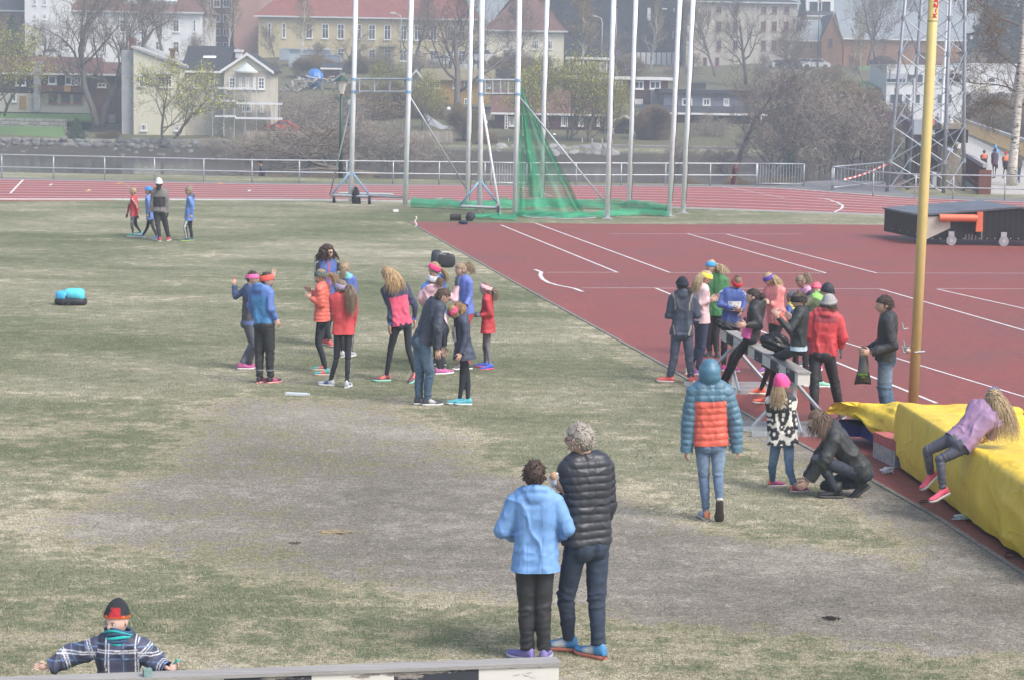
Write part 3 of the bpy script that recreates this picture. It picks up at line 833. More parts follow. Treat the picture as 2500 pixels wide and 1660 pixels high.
def window(B, u0, v0, u1, v1, nx=2, ny=2, fr=.12, fc=TW, name='window', glass=None, Y=None, sill=True):
    Bq = B if Y is None else dict(B, Y=Y)
    a = wz(Bq, u0, v0); c_ = wz(Bq, u1, v1); xa, xb, zt, zb = a[0], c_[0], a[2], c_[2]; y = Bq['Y']
    b = MB()
    b.box2((xa, y - .07, zt - fr), (xb, y + .02, zt), fc); b.box2((xa, y - .07, zb), (xb, y + .02, zb + fr), fc)
    b.box2((xa, y - .07, zb + fr), (xa + fr, y + .02, zt - fr), fc); b.box2((xb - fr, y - .07, zb + fr), (xb, y + .02, zt - fr), fc)
    for k in range(1, nx): x = xa + (xb - xa) * k / nx; b.box2((x - fr * .3, y - .055, zb + fr), (x + fr * .3, y + .02, zt - fr), fc)
    for k in range(1, ny): z = zb + (zt - zb) * (k / ny if ny > 2 else .66); b.box2((xa + fr, y - .05, z - fr * .28), (xb - fr, y + .02, z + fr * .28), fc)
    if sill: b.box2((xa - .08, y - .16, zb - .07), (xb + .08, y - .002, zb), fc)
    w = b.build(name, m_trim, B['r'])
    b = MB(); b.box2((xa + fr, y - .03, zb + fr), (xb - fr, y - .012, zt - fr)); b.build('pane', glass or m_glassb, w)
    return w
def panel(B, u0, v0, u1, v1, name, mat, out=.05, thick=.06, col=(1, 1, 1)):
    a = wz(B, u0, v0); c_ = wz(B, u1, v1); y = B['Y']
    b = MB(); b.box2((a[0], y - out, c_[2]), (c_[0], y - out + thick, a[2]), col); return b.build(name, mat, B['r'])
def roof_hip(B, hr, mat, ov=.5, inset=None, d0=0):
    x0, x1, y0, y1, z = B['x0'] - ov, B['x1'] + ov, B['Y'] - ov, B['Y'] + B['d'] + ov, B['zt'] - .02
    ins = inset if inset is not None else (y1 - y0) / 2; ym = (y0 + y1) / 2
    b = MB(); v = [(x0, y0, z), (x1, y0, z), (x1, y1, z), (x0, y1, z), (x0 + ins, ym, z + hr), (x1 - ins, ym, z + hr)]
    b.add(v, [[0, 1, 5, 4], [2, 3, 4, 5]], (1, 1, 1)); b.more([[1, 2, 5], [3, 0, 4]], b.n - 6); b.more([[3, 2, 1, 0]], b.n - 6)
    r = b.build('roof', mat, B['r'])
    g = MB(); g.box2((x0, y0 - .1, z - .18), (x1, y0, z + .03), (.55, .56, .57)); g.build('gutter', paint(), r)
    return r
def roof_gx(B, hr, mat, ov=.4, fascia=TW):
    x0, x1, y0, y1, z = B['x0'] - ov, B['x1'] + ov, B['Y'] - ov, B['Y'] + B['d'] + ov, B['zt'] - .02; ym = (y0 + y1) / 2; t = .15
    b = MB(); b.prism([(x0, y0, z), (x0, ym, z + hr), (x0, y1, z), (x0, y1, z + t), (x0, ym, z + hr + t), (x0, y0, z + t)][::-1] and [(x0, y0, z), (x0, y1, z), (x0, ym, z + hr)], (x1 - x0, 0, 0))
    r = b.build('roof', mat, B['r'])
    g = MB(); g.box2((x0, y0 - .06, z - .16), (x1, y0 - .001, z + .06), fascia); g.build('fascia', m_trim, r)
    return r
def roof_gy(B, hr, mat, wmat, ov=.5, trim=TW, apex=.5):
    x0, x1, y0, y1, z = B['x0'], B['x1'], B['Y'], B['Y'] + B['d'], B['zt']; xm = x0 + (x1 - x0) * apex
    b = MB(); b.prism([(x0, y0 + .001, z - .002), (x1, y0 + .001, z - .002), (xm, y0 + .001, z + hr)], (0, y1 - y0 - .002, 0)); b.build('gable', wmat, B['r'])
    b = MB()
    for xa, s in ((x0, -1), (x1, 1)):
        L = xm - xa; dz = hr; e = A([xa + (-L) * ov / abs(L), 0, z - dz * ov / abs(L)]); t = A([xm, 0, z + hr]); up = A([0, 0, .2])
        e[1] = t[1] = y0 - ov
        b.prism([e, t, t + up, e + up], (0, (y1 - y0) + 2 * ov, 0))
    r = b.build('roof', mat, B['r'])
    if trim is not None:
        g = MB()
        for xa in (x0, x1):
            L = xm - xa; e = A([xa - L * ov / abs(L), y0 - ov - .06, z - hr * ov / abs(L)]); t = A([xm, y0 - ov - .06, z + hr])
            g.prism([e - A([0, 0, .08]), t - A([0, 0, .08]), t + A([0, 0, .22]), e + A([0, 0, .22])], (0, .055, 0), trim)
        g.build('bargeboard', m_trim, r)
    return r
def roof_flat(B, mat, t=.35, ov=.4, col=(1, 1, 1)):
    b = MB(); b.box2((B['x0'] - ov, B['Y'] - ov, B['zt'] - .01), (B['x1'] + ov, B['Y'] + B['d'] + ov, B['zt'] + t), col); return b.build('roof', mat, B['r'])
def chimney(B, u0, u1, v0, v1, mat, dy=2.0, d=1.2, name='chimney'):
    y = B['Y'] + dy; a = Vd(u0, v0, y); c_ = Vd(u1, v1, y); b = MB(); b.box2((a[0], y, c_[2]), (c_[0], y + d, a[2])); b.box2((a[0] - .12, y - .12, a[2]), (c_[0] + .12, y + d + .12, a[2] + .25), (.5, .5, .5)); return b.build(name, mat, B['r'])

# --- far left: dark timber house
B = bld('timber_house', 'low dark timber house with red roof and grey chimney behind the stone terrace', 'house', -60, 208, 169, 262, 238, 9, m_dwood)
roof_gx(B, 1.75, m_tileb); panel(B, -60, 214, 208, 262, 'lower_wall', m_beige, .35, .34)
chimney(B, 77, 92, 148, 257, m_grey, -.95, .8)
Bl = dict(B, Y=B['Y'] - .36)
for u0, u1 in ((112, 133), (140, 162), (169, 190)): window(B, u0, 218, u1, 240, 1, 1, .1, (.3, .1, .06), Y=Bl['Y'])
window(B, 28, 215, 38, 236, 1, 1, Y=Bl['Y'])
panel(Bl | {'r': B['r']}, 45, 222, 60, 253, 'door', m_ywood, .06, .07)
window(B, 110.5, 175, 131, 196, 1, 1, .16); window(B, 170, 177, 187, 197, 2, 1); window(B, 36, 172, 60, 199, 1, 1); window(B, 150, 177, 166, 197, 1, 1)
b = MB()
for v in (199, 203, 208): p, q = wz(B, 92, v, 1.0), wz(B, 208, v, 1.0); b.box2((p[0], p[1], p[2] - .06), (q[0], p[1] + .06, p[2] + .06), (.2, .05, .035))
p, q = wz(B, 92, 212, 1.0), wz(B, 208, 215, 1.0); b.box2((p[0], p[1], q[2]), (q[0], B['Y'] - .02, p[2]), (.06, .05, .05)); bal = b.build('balcony', wood(), B['r'])
b = MB(); p, q = wz(B, 152, 199, 1.04), wz(B, 167, 212, 1.04); b.box2((p[0], p[1], q[2]), (q[0], p[1] + .03, p[2]), (.5, .28, .1)); b.build('balcony_panel', wood(), bal)
B = bld('brick_house', 'low brown brick house with red roof between the forked tree and the cream house', 'house', 208, 303, 172, 312, 241, 8, m_brick)
roof_gx(B, 1.2, m_tileb); panel(B, 251, 265, 266, 285, 'hatch', m_grey, .06, .07); window(B, 225, 192, 245, 203, 2, 1)
# --- cream house
B = bld('cream_house', 'tall cream plastered house with one sloping roof edge above the river wall', 'house', 308, 425, 155, 316, 228, 12, m_cream)
zt2 = Vd(308, 112, B['Y'])[2]; b = MB(); x0, x1, y0, z = B['x0'], B['x1'], B['Y'], B['zt']
b.prism([(x0, y0 + .001, z - .002), (x1, y0 + .001, z - .002), (x0, y0 + .001, zt2)], (0, B['d'] - .002, 0)); b.build('upper_wall', m_cream, B['r'])
b = MB(); b.prism([(x0 - .2, y0 - .25, zt2 + .02), (x1 + .3, y0 - .25, z - .1), (x1 + .3, y0 - .25, z + .15), (x0 - .2, y0 - .25, zt2 + .25)], (0, B['d'] + .5, 0)); b.build('roof', m_grey, B['r'])
b = MB(); xa = Vd(278, 200, B['Y'])[0]; b.box2((xa, y0 + .6, B['zb'] - 1.5), (x0 - .01, y0 + 10, Vd(290, 116, B['Y'])[2])); b.build('side_wall', m_grey, B['r'])
chimney(B, 297, 308, 95, 125, m_brick, 1.0, 1.2)
window(B, 320, 173.5, 332, 201, 2, 3); window(B, 364, 175, 397, 203, 4, 2); window(B, 324, 287, 339, 303, 3, 1); window(B, 402, 288, 414, 303, 2, 2)
b = MB(); p, q = wz(B, 363, 171, .6), wz(B, 398, 174, .6); b.box2((p[0], p[1], q[2]), (q[0], B['Y'] - .07, p[2]), (.2, .3, .25)); b.build('awning', paint(), B['r'])
# --- link and gabled wing under repair
m_patch = stone_like('patched_plaster', (.40, .36, .30), (.60, .57, .48), .8, .95, .3)
B = bld('terraced_house', 'beige middle house with dark roof and skylight between the cream and gabled houses', 'house', 425.5, 516, 165, 308, 228.5, 11, m_patch)
roof_gx(B, 2.6, m_slate)
b = MB(); p = Vd(484, 137, B['Y'] + 3.0); b.box(p, (1.3, .5, .5), rotx(.45), (.7, .75, .8)); b.build('skylight', m_trim, B['r'])
window(B, 444.5, 177, 459, 205, 3, 3); window(B, 479, 177, 495.5, 205.5, 3, 3); window(B, 486, 238, 491, 246, 1, 1); window(B, 436, 235, 443, 258, 1, 2)
chimney(B, 543, 556, 121, 135, m_white, 4, 1); chimney(B, 392, 400, 118, 135, m_brick, 4, 1)
B = bld('gabled_house', 'cream gabled house front wrapped in scaffolding with small pointed bay roof', 'house', 516.5, 624, 164, 309, 227, 7, m_patch)
roof_gy(B, Vd(568, 127, 227)[2] - B['zt'], m_slate, m_cream, .35, TW)
for u0, u1 in ((527.5, 543), (550.5, 557), (566, 574.5), (583, 589), (595, 610.5)): window(B, u0, 179, u1, 207, 2 if u1 - u0 > 8 else 1, 3)
window(B, 558, 239, 580, 259, 4, 2); window(B, 600, 240, 607, 259, 1, 2)
b = MB(); c0 = wz(B, 568.5, 165, .3); n = 7; an = np.linspace(math.pi, 2 * math.pi, n); hw = 1.15
ring = [c0 + A([hw * math.cos(t), hw * .55 * math.sin(t), 0]) for t in an]; tip = wz(B, 568, 144, .1)
k0 = b.n; b.add(ring + [tip], [[i, i + 1, n] for i in range(n - 1)], (.5, .56, .58)); b.more([list(range(0, 3))], k0)
b.prism([r_ for r_ in ring], (0, 0, -.15), (.6, .6, .58)); b.build('bay_roof', paint(), B['r'])
# scaffolding as its own thing
rt = thing('scaffolding', (B['x0'], B['Y'] - 1.3, B['zb']), 'white plank scaffolding standing round the gabled cream house', 'scaffold')
b = MB()
for u in (490, 516, 540, 565, 591, 617, 632, 645):
    p = Vd(u, 205 if u < 600 else 238, B['Y'] - 1.2); rod(b, p * A([1, 1, 0]) + A([0, 0, B['zb'] - .3]), p, .05, 5, (.45, .48, .5))
b.build('scaffold_tube', steel(), rt)
for u0, u1, v in ((491, 588, 203.5), (497, 545, 233), (545, 649, 239), (495, 542, 268.5), (542, 649, 273)):
    p, q = Vd(u0, v, B['Y'] - 1.4), Vd(u1, v, B['Y'] - 1.4); b = MB(); b.box2((p[0], p[1], p[2] - .09), (q[0], p[1] + .9, p[2] + .09), (.72, .75, .78)); b.build('plank', paint(), rt)
# --- big white building on the hill
B = bld('white_building', 'long white plastered building with dark red roof behind the bare trees on the left', 'building', 160, 463, 27, 140, 320, 16, m_white)
rf = roof_hip(B, 5.5, m_tileb, .5, 5)
for u, v in ((361, 5), (393, 7), (300, 10)):
    b = MB(); p = Vd(u, v, 321.5); b.box(p, (1.9, .8, .9), rotx(.55), (.6, .66, .7)); b.build('skylight', m_trim, rf)
for u0, u1 in ((235, 246), (276, 291), (317.5, 332.5), (358.5, 373.5), (398.5, 413.5), (445, 452)):
    window(B, u0, 46, u1, 75, 2 if u1 - u0 > 9 else 1, 2)
    window(B, u0, 96, u1, 124, 2 if u1 - u0 > 9 else 1, 2)
for u0, u1 in ((153, 166), (195, 208)): pass
B2 = bld('white_tower_house', 'tall white gable-ended building at far left with small square windows', 'building', 57, 159.5, -30, 135, 318, 18, m_white)
roof_hip(B2, 4, m_tileb)
for u, v in ((80, 39), (103, 39), (82, 92), (106, 93), (80, 5), (103, 6)): window(B2, u - 4, v - 6, u + 4, v + 7, 2, 2, .1)
window(B2, 150, 46, 158, 62, 1, 2); window(B2, 150, 92, 158, 112, 1, 2)
B = bld('brick_building', 'red brown brick building with greenish roof at the upper left corner', 'building', -60, 52, 24, 140, 330, 14, m_brick)
roof_hip(B, 6, m_slate)
B = bld('apartment_block', 'brown apartment block with rows of balconies behind the thin birches', 'building', 464, 538, -60, 128, 345, 16, m_brick)
roof_flat(B, m_grey)
for v in (-30, 0, 34, 66, 98):
    for u0 in (470, 492, 514): window(B, u0, v, u0 + 16, v + 18, 2, 1, .12)
B = bld('stair_tower', 'blank salmon coloured tower block wall left of the yellow building', 'building', 539, 600, -60, 133, 335, 14, m_salmon)
roof_flat(B, m_grey); window(B, 545, 114, 551, 128, 1, 2)
# --- yellow building
B = bld('yellow_building', 'long yellow plastered building with red tiled roof and tall white windows', 'building', 596, 1106, 41, 158, 325, 15, m_yel)
rf = roof_hip(B, 7.5, m_tile, .6, 8)
for z in (195, 315, 522, 655, 783, 925, 1040, 1168, 1298, 1415, 1545, 1685, 1780):
    u = 566.7 + z * .2799; h = 4 if z < 400 else 8
    dv = (u - 720) * .0175
    window(B, u - h, 55 + dv, u + h, 90 + dv, 2 if h > 5 else 1, 2)
    if z > 400: window(B, u - h, 111 + dv, u + h, 139 + dv, 2, 2)
p, q = wz(B, 875, 91, 1.3), wz(B, 915, 105, 1.3); b = MB(); b.box2((p[0], p[1], q[2] - .25), (q[0], B['Y'] - .01, q[2]), (.3, .27, .2))
for x in np.linspace(p[0], q[0], 12): b.box2((x - .03, p[1], q[2]), (x + .03, p[1] + .05, p[2]), (.12, .1, .08))
b.box2((p[0], p[1], p[2]), (q[0], p[1] + .06, p[2] + .06), (.12, .1, .08)); b.build('balcony', paint(), B['r'])
# --- containers
m_cont = striped('corrugated_steel', (.22, .27, .33), (.36, .42, .48), 'x', .28, .5, .1, (.0, .45))
def container(u0, u1, v0, v1, Y, label):
    B = bld('shipping_container', label, 'container', u0, u1, v0, v1, Y, 2.5, m_cont, 'body', .2)
    b = MB(); x0, x1 = B['x0'], B['x1']
    for z in (B['zt'], B['zb'] + .1): b.box2((x0 - .03, B['Y'] - .06, z - .12), (x1 + .03, B['Y'] - .004, z + .04), (.4, .46, .52))
    for x in (x0, x1): b.box2((x - .08, B['Y'] - .07, B['zb']), (x + .08, B['Y'] - .003, B['zt']), (.4, .46, .52))
    b.build('frame', paint(), B['r'])
    b = MB(); b.box2((x0 + .1, B['Y'] - .05, B['zb'] + .2), (x0 + (x1 - x0) * .2, B['Y'] - .005, B['zt'] - .15), (.43, .50, .55)); b.build('door', paint(), B['r'])
container(645, 762, 114, 150, 318, 'rear pale blue shipping container in front of the yellow building')
container(667, 786, 126, 158, 311, 'front pale blue shipping container standing before the rear one')
# --- garden shed, tarp heap
B = bld('shed', 'small dark red shed below the containers', 'shed', 746, 782, 158, 178, 296, 4, m_rwood); roof_gx(B, .7, m_slate)
b = MB(); c_ = Vd(726, 184, 285); b.sphere(c_, (1.1, 1, 1.35), 16, 10, (.03, .17, .5), fn=lambda p: p * (1 + .3 * sinnoise(p, 2, 4))[:, None]); b.build('tarpaulin', vc('plastic_sheet', .4, 5), smooth=False, label='bright blue tarpaulin heap on the slope above the scaffolding', cat='tarpaulin')
for u, v, r, s, lb in ((700, 190, (2.2, 1.5, .9), 3, 'heap of pale planks and rubble left of the blue tarpaulin'), (775, 188, (2.6, 1.5, .8), 5, 'heap of grey sheeting right of the blue tarpaulin'), (655, 215, (2.4, 1.5, .8), 6, 'pile of pale rubbish below the planks on the slope')):
    b = MB(); c_ = Vd(u, v, 283)
    for k in range(26):
        p = c_ + (r_ := np.random.default_rng(s * 50 + k)).normal(size=3) * A(r) * .45; b.box(p, (1.6 * r_.random() + .3, .25, .12), rotz(r_.random() * 3) @ roty(r_.normal() * .35), tuple(A([.36, .34, .32]) * (.5 + r_.random())))
    b.build('debris_heap', wood(), label=lb, cat='debris')
# --- street lamps
def lantern(u, vt, vb, Y, zb, label):
    p = Vd(u, vb, Y); x = p[0]; zb_ = zb if zb is not None else p[2]; zt = Vd(u, vt, Y)[2]
    r = thing('street_lamp', (x, Y, zb_), label, 'street lamp'); G_ = (.03, .07, .06)
    b = MB(); b.tube([(x, Y, zb_), (x, Y, zb_ + (zt - zb_) * .45), (x, Y, zt - .75)], [.11, .08, .06], 10, G_); b.build('pole', paint(), r, smooth=True)
    b = MB(); b.tube([(x, Y, zt - .8), (x, Y, zt - .7), (x, Y, zt - .25)], [.1, .13, .26], 6, (.55, .56, .5)); b.build('lamp_glass', vc('frosted_glass', .3, 5), r)
    b = MB(); b.tube([(x, Y, zt - .25), (x, Y, zt - .12), (x, Y, zt)], [.33, .18, .03], 8, G_); b.build('lamp_cap', paint(), r)
lantern(785.5, 174, 408, 97, -.5, 'dark green lamp post with glass lantern on the river path')
lantern(803, 222, 290, 205, None, 'small lantern lamp post on the far bank')
def arm_lamp(u, vt, vb, Y, label):
    p = Vd(u, vb, Y); zt = Vd(u, vt, Y)[2]; r = thing('street_lamp', p, label, 'street lamp')
    b = MB(); b.tube([p, (p[0], Y, zt - 1), (p[0] - .15, Y, zt - .3), (p[0] - .8, Y, zt)], [.1, .08, .07, .06], 8, (.45, .5, .5)); b.build('pole', paint(), r, smooth=True)
    b = MB(); b.sphere((p[0] - 1.2, Y, zt), (.5, .2, .14), 10, 6, (.5, .55, .55)); b.build('lamp_head', paint(), r, smooth=True)
arm_lamp(924, 32, 140, 315, 'curved street lamp in front of the yellow building')
arm_lamp(1387, 39, 136, 330, 'curved street lamp beside the orange birch')
lantern(1885, -5, 155, 330, None, 'tall grey lamp post by the parked cars')
# --- ochre house with turf roof
B = bld('ochre_house', 'ochre wooden house with turf roof and balcony behind the big bare tree', 'house', 977, 1131, 183, 248, 268, 8, m_ywood)
roof_gx(B, 1.2, m_turf, .5, (.3, .26, .2))
for u0, u1 in ((989, 1015), (1044, 1056), (1070, 1083), (1122, 1131)): window(B, u0, 187, u1, 205, 2, 1)
window(B, 1001, 226, 1023, 244, 3, 1); window(B, 1070, 228, 1083, 242, 2, 1); panel(B, 977, 205, 1037, 226, 'balcony', m_ywood, 1.0, .95)
B = bld('white_gable_house', 'small grey white gabled annex left of the ochre house', 'house', 942, 977, 186, 240, 267, 6, m_grey); roof_gy(B, 1.1, m_slate, m_grey); window(B, 957, 187, 966, 202, 2, 2)
B = bld('stone_shed', 'low grey stone shed under the big bare tree', 'shed', 1068, 1130, 252, 300, 252, 5, m_grey); roof_flat(B, m_slate, .2)
# --- long brown house right of the cage
B = bld('brown_house', 'long low brown house with white windows and reddish roof behind the green net', 'house', 1140, 1405, 263, 320, 243, 8, m_rwood)
roof_gx(B, 2.5, m_tileb)
for u0, u1 in ((1174, 1187), (1256, 1264), (1294, 1309), (1334, 1345), (1376, 1383)): window(B, u0, 270, u1, 292, 3, 2)
b = MB()
for x in (1164, 1170): p = wz(B, x, 320, .6); b.box2((p[0] - .06, p[1], p[2]), (p[0] + .06, p[1] + .1, p[2] + 2.4), TW)
for v in np.linspace(268, 312, 7): p, q = wz(B, 1164, v, .6), wz(B, 1170, v, .6); b.box2((p[0], p[1], p[2] - .04), (q[0], p[1] + .05, p[2] + .04), TW)
b.build('trellis', m_trim, B['r'])
B = bld('boat_shed', 'black shed front with white gable boards right of the brown house', 'shed', 1413, 1462, 281, 320, 240, 6, m_dwood); roof_gy(B, Vd(1440, 268, 240)[2] - B['zt'], m_slate, m_dwood, .6)
b = MB()
for u in (1414, 1462): p, q = wz(B, u - 1.5, 281, .12), wz(B, u + 1.5, 320, .12); b.box2((p[0], p[1], q[2]), (q[0], p[1] + .08, p[2]), TW)
b.build('corner_board', m_trim, B['r'])
# --- red-brown house with white eave, hut above, blue-grey building
B = bld('red_brown_house', 'red brown boarded house with long white eave above the black shed', 'house', 1300, 1540, 184, 262, 272, 9, m_rwood)
b = roof_flat(B, m_trim, .35, .5, TW)
for u0, u1 in ((1417, 1436), (1463, 1484), (1498, 1523)): window(B, u0, 187, u1, 207, 2, 1, .16)
window(B, 1463, 229, 1482, 244, 1, 1, glass=m_white); panel(B, 1500, 207, 1545, 262, 'porch', m_grey, 1.5, 1.45); window(B, 1370, 187, 1384, 205, 2, 1)
B = bld('red_hut', 'small red hut with white trim and white doors on the slope', 'hut', 1311, 1402, 138, 172, 300, 4, m_rwood); roof_flat(B, m_trim, .3, .35, TW)
for u0, u1 in ((1311.5, 1314), (1343, 1346), (1354, 1357), (1397.5, 1400)): panel(B, u0, 138, u1, 170, 'corner_board', m_trim, .08, .075, TW)
for u0, u1, nm in ((1325, 1339, 'door'), (1381, 1395, 'door')): w = panel(B, u0, 144, u1, 169, nm, m_trim, .1, .09, TW); window(B, u0 + 3, 149, u1 - 3, 160, 2, 3, .06, Y=B['Y'] - .11, sill=False)
window(B, 1360, 144, 1376, 158, 1, 1, .15)
B = bld('blue_grey_house', 'flat roofed blue grey wooden house with square white windows', 'house', 1531, 1722, 216, 252, 262, 8, m_bwood); roof_flat(B, m_slate, .4, .6)
for u0, u1 in ((1572, 1596), (1620, 1638), (1668, 1681)): window(B, u0, 227, u1, 246, 2, 1, .2)
panel(B, 1595, 192, 1632, 207, 'roof_box', m_slate, -3, 2.5)
B = bld('dark_shed', 'low dark shed below the blue grey house behind the round bush', 'shed', 1478, 1760, 262, 300, 252, 5, m_dwood); roof_gx(B, .8, m_slate)
for u in (1730, 1753): panel(B, u, 268, u + 2, 298, 'post', m_trim, .5, .15, TW)
# --- big hip roofed house, black building, beige building
B = bld('cream_hip_house', 'cream house with tall red hip roof and skylights left of the orange birch', 'house', 1122, 1300, 71, 150, 318, 14, m_cream)
rf = roof_hip(B, 6.8, m_tileb, .5, 6.5)
for u0, u1 in ((1228, 1242), (1261, 1274), (1165, 1175)): window(B, u0, 95, u1, 115, 3, 2); window(B, u0, 76, u1, 81, 2, 1, .08)
for u, v in ((1186, 32), (1218, 34), (1172, 59), (1235, 60), (1266, 60)):
    b = MB(); p = Vd(u, v, 320 + (70 - v) * .085); b.box(p, (2.6 if v < 50 else 1.3, .8, 1.0), rotx(.7), (.65, .7, .75)); b.build('skylight', m_trim, rf)
m_black = striped('dark_glass_facade', (.012, .015, .022), (.035, .042, .06), 'x', 2.4, .25, .3, (.0, .03), .1)
B = bld('black_building', 'tall modern black glass building behind the cage poles', 'building', 1298, 1582, -60, 150, 352, 25, m_black); roof_flat(B, m_slate)
for k in range(8): u = 1467 + k * 11.9; panel(B, u, 122, u + 8.6, 152, 'white_panel', m_trim, .15, .14, (.7, .72, .7))
for u0, v0, u1, v1 in ((1493, 19, 1500, 48), (1527, 20, 1538, 23), (1553, 20, 1556, 28), (1418, 20, 1421, 110), (1551, 73, 1554, 90)): panel(B, u0, v0, u1, v1, 'pale_panel', m_trim, .12, .11, (.55, .58, .58))  # small pale grey panels set on the dark facade
B = bld('glass_wing', 'blue tinted glass wing of the black building above the red roof', 'building', 1210, 1306, -60, 150, 356, 20, m_black); roof_flat(B, m_slate)
B = bld('beige_building', 'large beige rendered building behind the bare trees, right of the black building', 'building', 1583, 1836, 5, 165, 345, 18, m_beige); roof_hip(B, 2.5, m_slate, .5)
for u0 in (1652, 1690, 1755, 1780, 1808): window(B, u0, 16, u0 + 12, 31, 2, 2, .1, (.35, .2, .17)); window(B, u0, 50, u0 + 11, 73, 2, 2, .1, (.3, .15, .12)); window(B, u0, 94, u0 + 11, 117, 2, 2, .1, (.3, .15, .12))
for u0 in (1621, 1649): window(B, u0, 133, u0 + 9, 157, 1, 2, .1, (.28, .1, .08))
# --- upper right
B = bld('dormer_house', 'pale yellow house with steep grey roof and two dormers near the top edge', 'house', 1862, 1915, 37, 100, 362, 10, m_cream); roof_gx(B, 4.5, m_slate)
for u in (1874, 1903): b = MB(); p = Vd(u, 20, 363.5); b.box(p, (2.4, 2, 3), None, TW); d_ = b.build('dormer', m_trim, B['r']); b = MB(); b.box(p + A([0, -1.02, 0]), (1.3, .05, 2)); b.build('pane', m_glassb, d_)
B = bld('brick_gable_house', 'orange brick gabled house beside the parked cars', 'house', 1894, 1942, 92, 160, 345, 12, m_obrick); roof_gy(B, 3.6, m_slate, m_obrick, .2, (.35, .2, .12)); window(B, 1911, 90, 1919, 110, 1, 1, .1, (.1, .07, .06))
B = bld('brick_hall', 'low orange brick hall with grey roof left of the brick gable', 'building', 1834, 1893.5, 94, 160, 347, 10, m_obrick); roof_gx(B, 3.2, m_greyroof)
for u0 in (1852, 1866): window(B, u0, 99, u0 + 7, 114, 1, 1, .1, (.3, .33, .36))
B = bld('depot_building', 'long orange brown depot with broad pale grey roof behind the lattice tower', 'building', 1945, 2285, 92, 152, 350, 16, m_obrick)
roof_gx(B, 4.4, m_greyroof)
for u0 in (2034, 2084, 2250): window(B, u0, 100, u0 + 10, 119, 1, 1, .1, (.3, .13, .09), glass=m_brick)
panel(B, 2118, 121, 2133, 150, 'door', m_rwood, .1, .09)
# --- white modern building
B = bld('office_block', 'white two storey office block with strip windows behind the lattice tower', 'building', 2043, 2226, 153, 292, 292, 14, m_white, drop=4)
roof_flat(B, m_trim, .12, .05, TW)
for u0, u1 in ((2044, 2067), (2068, 2088), (2091, 2110), (2114, 2128), (2163, 2188), (2190, 2216)):
    window(B, u0, 172, u1, 192, 1, 1, .06, (.5, .52, .54))
    if u0 not in (2091, 2114): panel(B, u0, 170.5, u1, 183, 'blind', m_trim, .1, .02, (.42, .46, .55))
for u0 in (2052, 2069, 2087, 2110, 2141, 2161, 2183): window(B, u0, 218, u0 + 11, 240, 1, 1, .06, (.5, .52, .54))
for u0 in (2063, 2186, 2140): window(B, u0, 263, u0 + 7, 277, 1, 1, .06)
B = bld('office_wing', 'white set-back wing of the office block behind the birch trunk', 'building', 2226.5, 2520, 151, 300, 296, 14, m_white, drop=4)
roof_flat(B, m_trim, .12, .05, TW)
window(B, 2279, 180, 2294, 192, 1, 1, .06); window(B, 2261, 230, 2400, 250, 4, 1, .08); window(B, 2225, 218, 2238, 256, 1, 3, .08)
panel(B, 2274, 240, 2420, 300, 'brick_panel', m_rwood, 2.5, 2.4); panel(B, 2226, 166, 2256, 190, 'blind', m_trim, .08, .07, (.5, .52, .54)); panel(B, 2226, 213, 2340, 217, 'canopy', m_grey, 2, 1.9)
for u in (2248, 2272): panel(B, u, 199, u + 9, 210, 'air_unit', m_trim, .8, .7, (.62, .6, .5))

# ================================================================ river bank stones, walls, garden things
m_rock = stone_like('river_rock', (.13, .13, .125), (.33, .32, .30), .9, .9, .5)
m_rockc = vc('rock', .9, 2.2, .35, .5, .05)
rs = np.random.default_rng(11)
def rock(b, c_, r, seed, col=(.13, .13, .125)):
    q = np.random.default_rng(seed)
    b.sphere(c_, A(r), 10, 7, tuple(A(col) * (.7 + .6 * q.random())), rot=rotz(q.random() * 3), fn=lambda p: p * (1 + .3 * sinnoise(p, 1.9, seed))[:, None])
b = MB(); x_ = -62.
while x_ < -27:
    for r_i, z in enumerate((-4.1, -3.7, -3.2, -2.8)):
        s = .2 + .24 * rs.random(); rock(b, A([x_ + rs.normal() * .3, 217 + r_i * .55 + rs.normal() * .15, z + rs.normal() * .1]), (s * 1.3, s, s * .8), int(rs.integers(1e6)))
    x_ += .42
b.build('riprap', m_rockc, kind='stuff', label='loose grey stones of the river bank below the timber house', cat='stones', smooth=False)
g = Vd(1330, 345, 220)
for i in range(34):
    u = 1150 + (i % 17) * 17.5 + rs.normal() * 4 - (55 if i > 16 else 0) * 0; row = i // 17
    if u > 1412: continue
    s = .45 + .5 * rs.random(); p = Vd(u, 360 - row * 13 + rs.normal() * 2, 218.5 + row * 1.0)
    b = MB(); rock(b, p, (s * 1.15, s * .8, s * .75), int(rs.integers(1e6)), (.22, .22, .215))
    b.build('boulder', m_rockc, smooth=True, label='rounded grey boulder in the bank below the brown house', cat='boulder', group='boulders along the far bank')
def wallblk(u0, u1, v0, v1, Y, d, name, label, mat, cat='wall'):
    p, q = Vd(u0, (v0 + v1) / 2, Y), Vd(u1, (v0 + v1) / 2, Y); zt, zb = Vd((u0 + u1) / 2, v0, Y)[2], Vd((u0 + u1) / 2, v1, Y)[2]
    b = MB(); b.box2((p[0], Y, zb - .5), (q[0], Y + d, zt)); return b.build(name, mat, label=label, cat=cat)
m_ashlar = None
m_, nt, bs = new_mat('stone_blocks'); br = nd(nt, 'ShaderNodeTexBrick'); tc = nd(nt, 'ShaderNodeTexCoord'); mp = nd(nt, 'ShaderNodeMapping'); mp.inputs['Rotation'].default_value = (math.pi / 2, 0, 0)
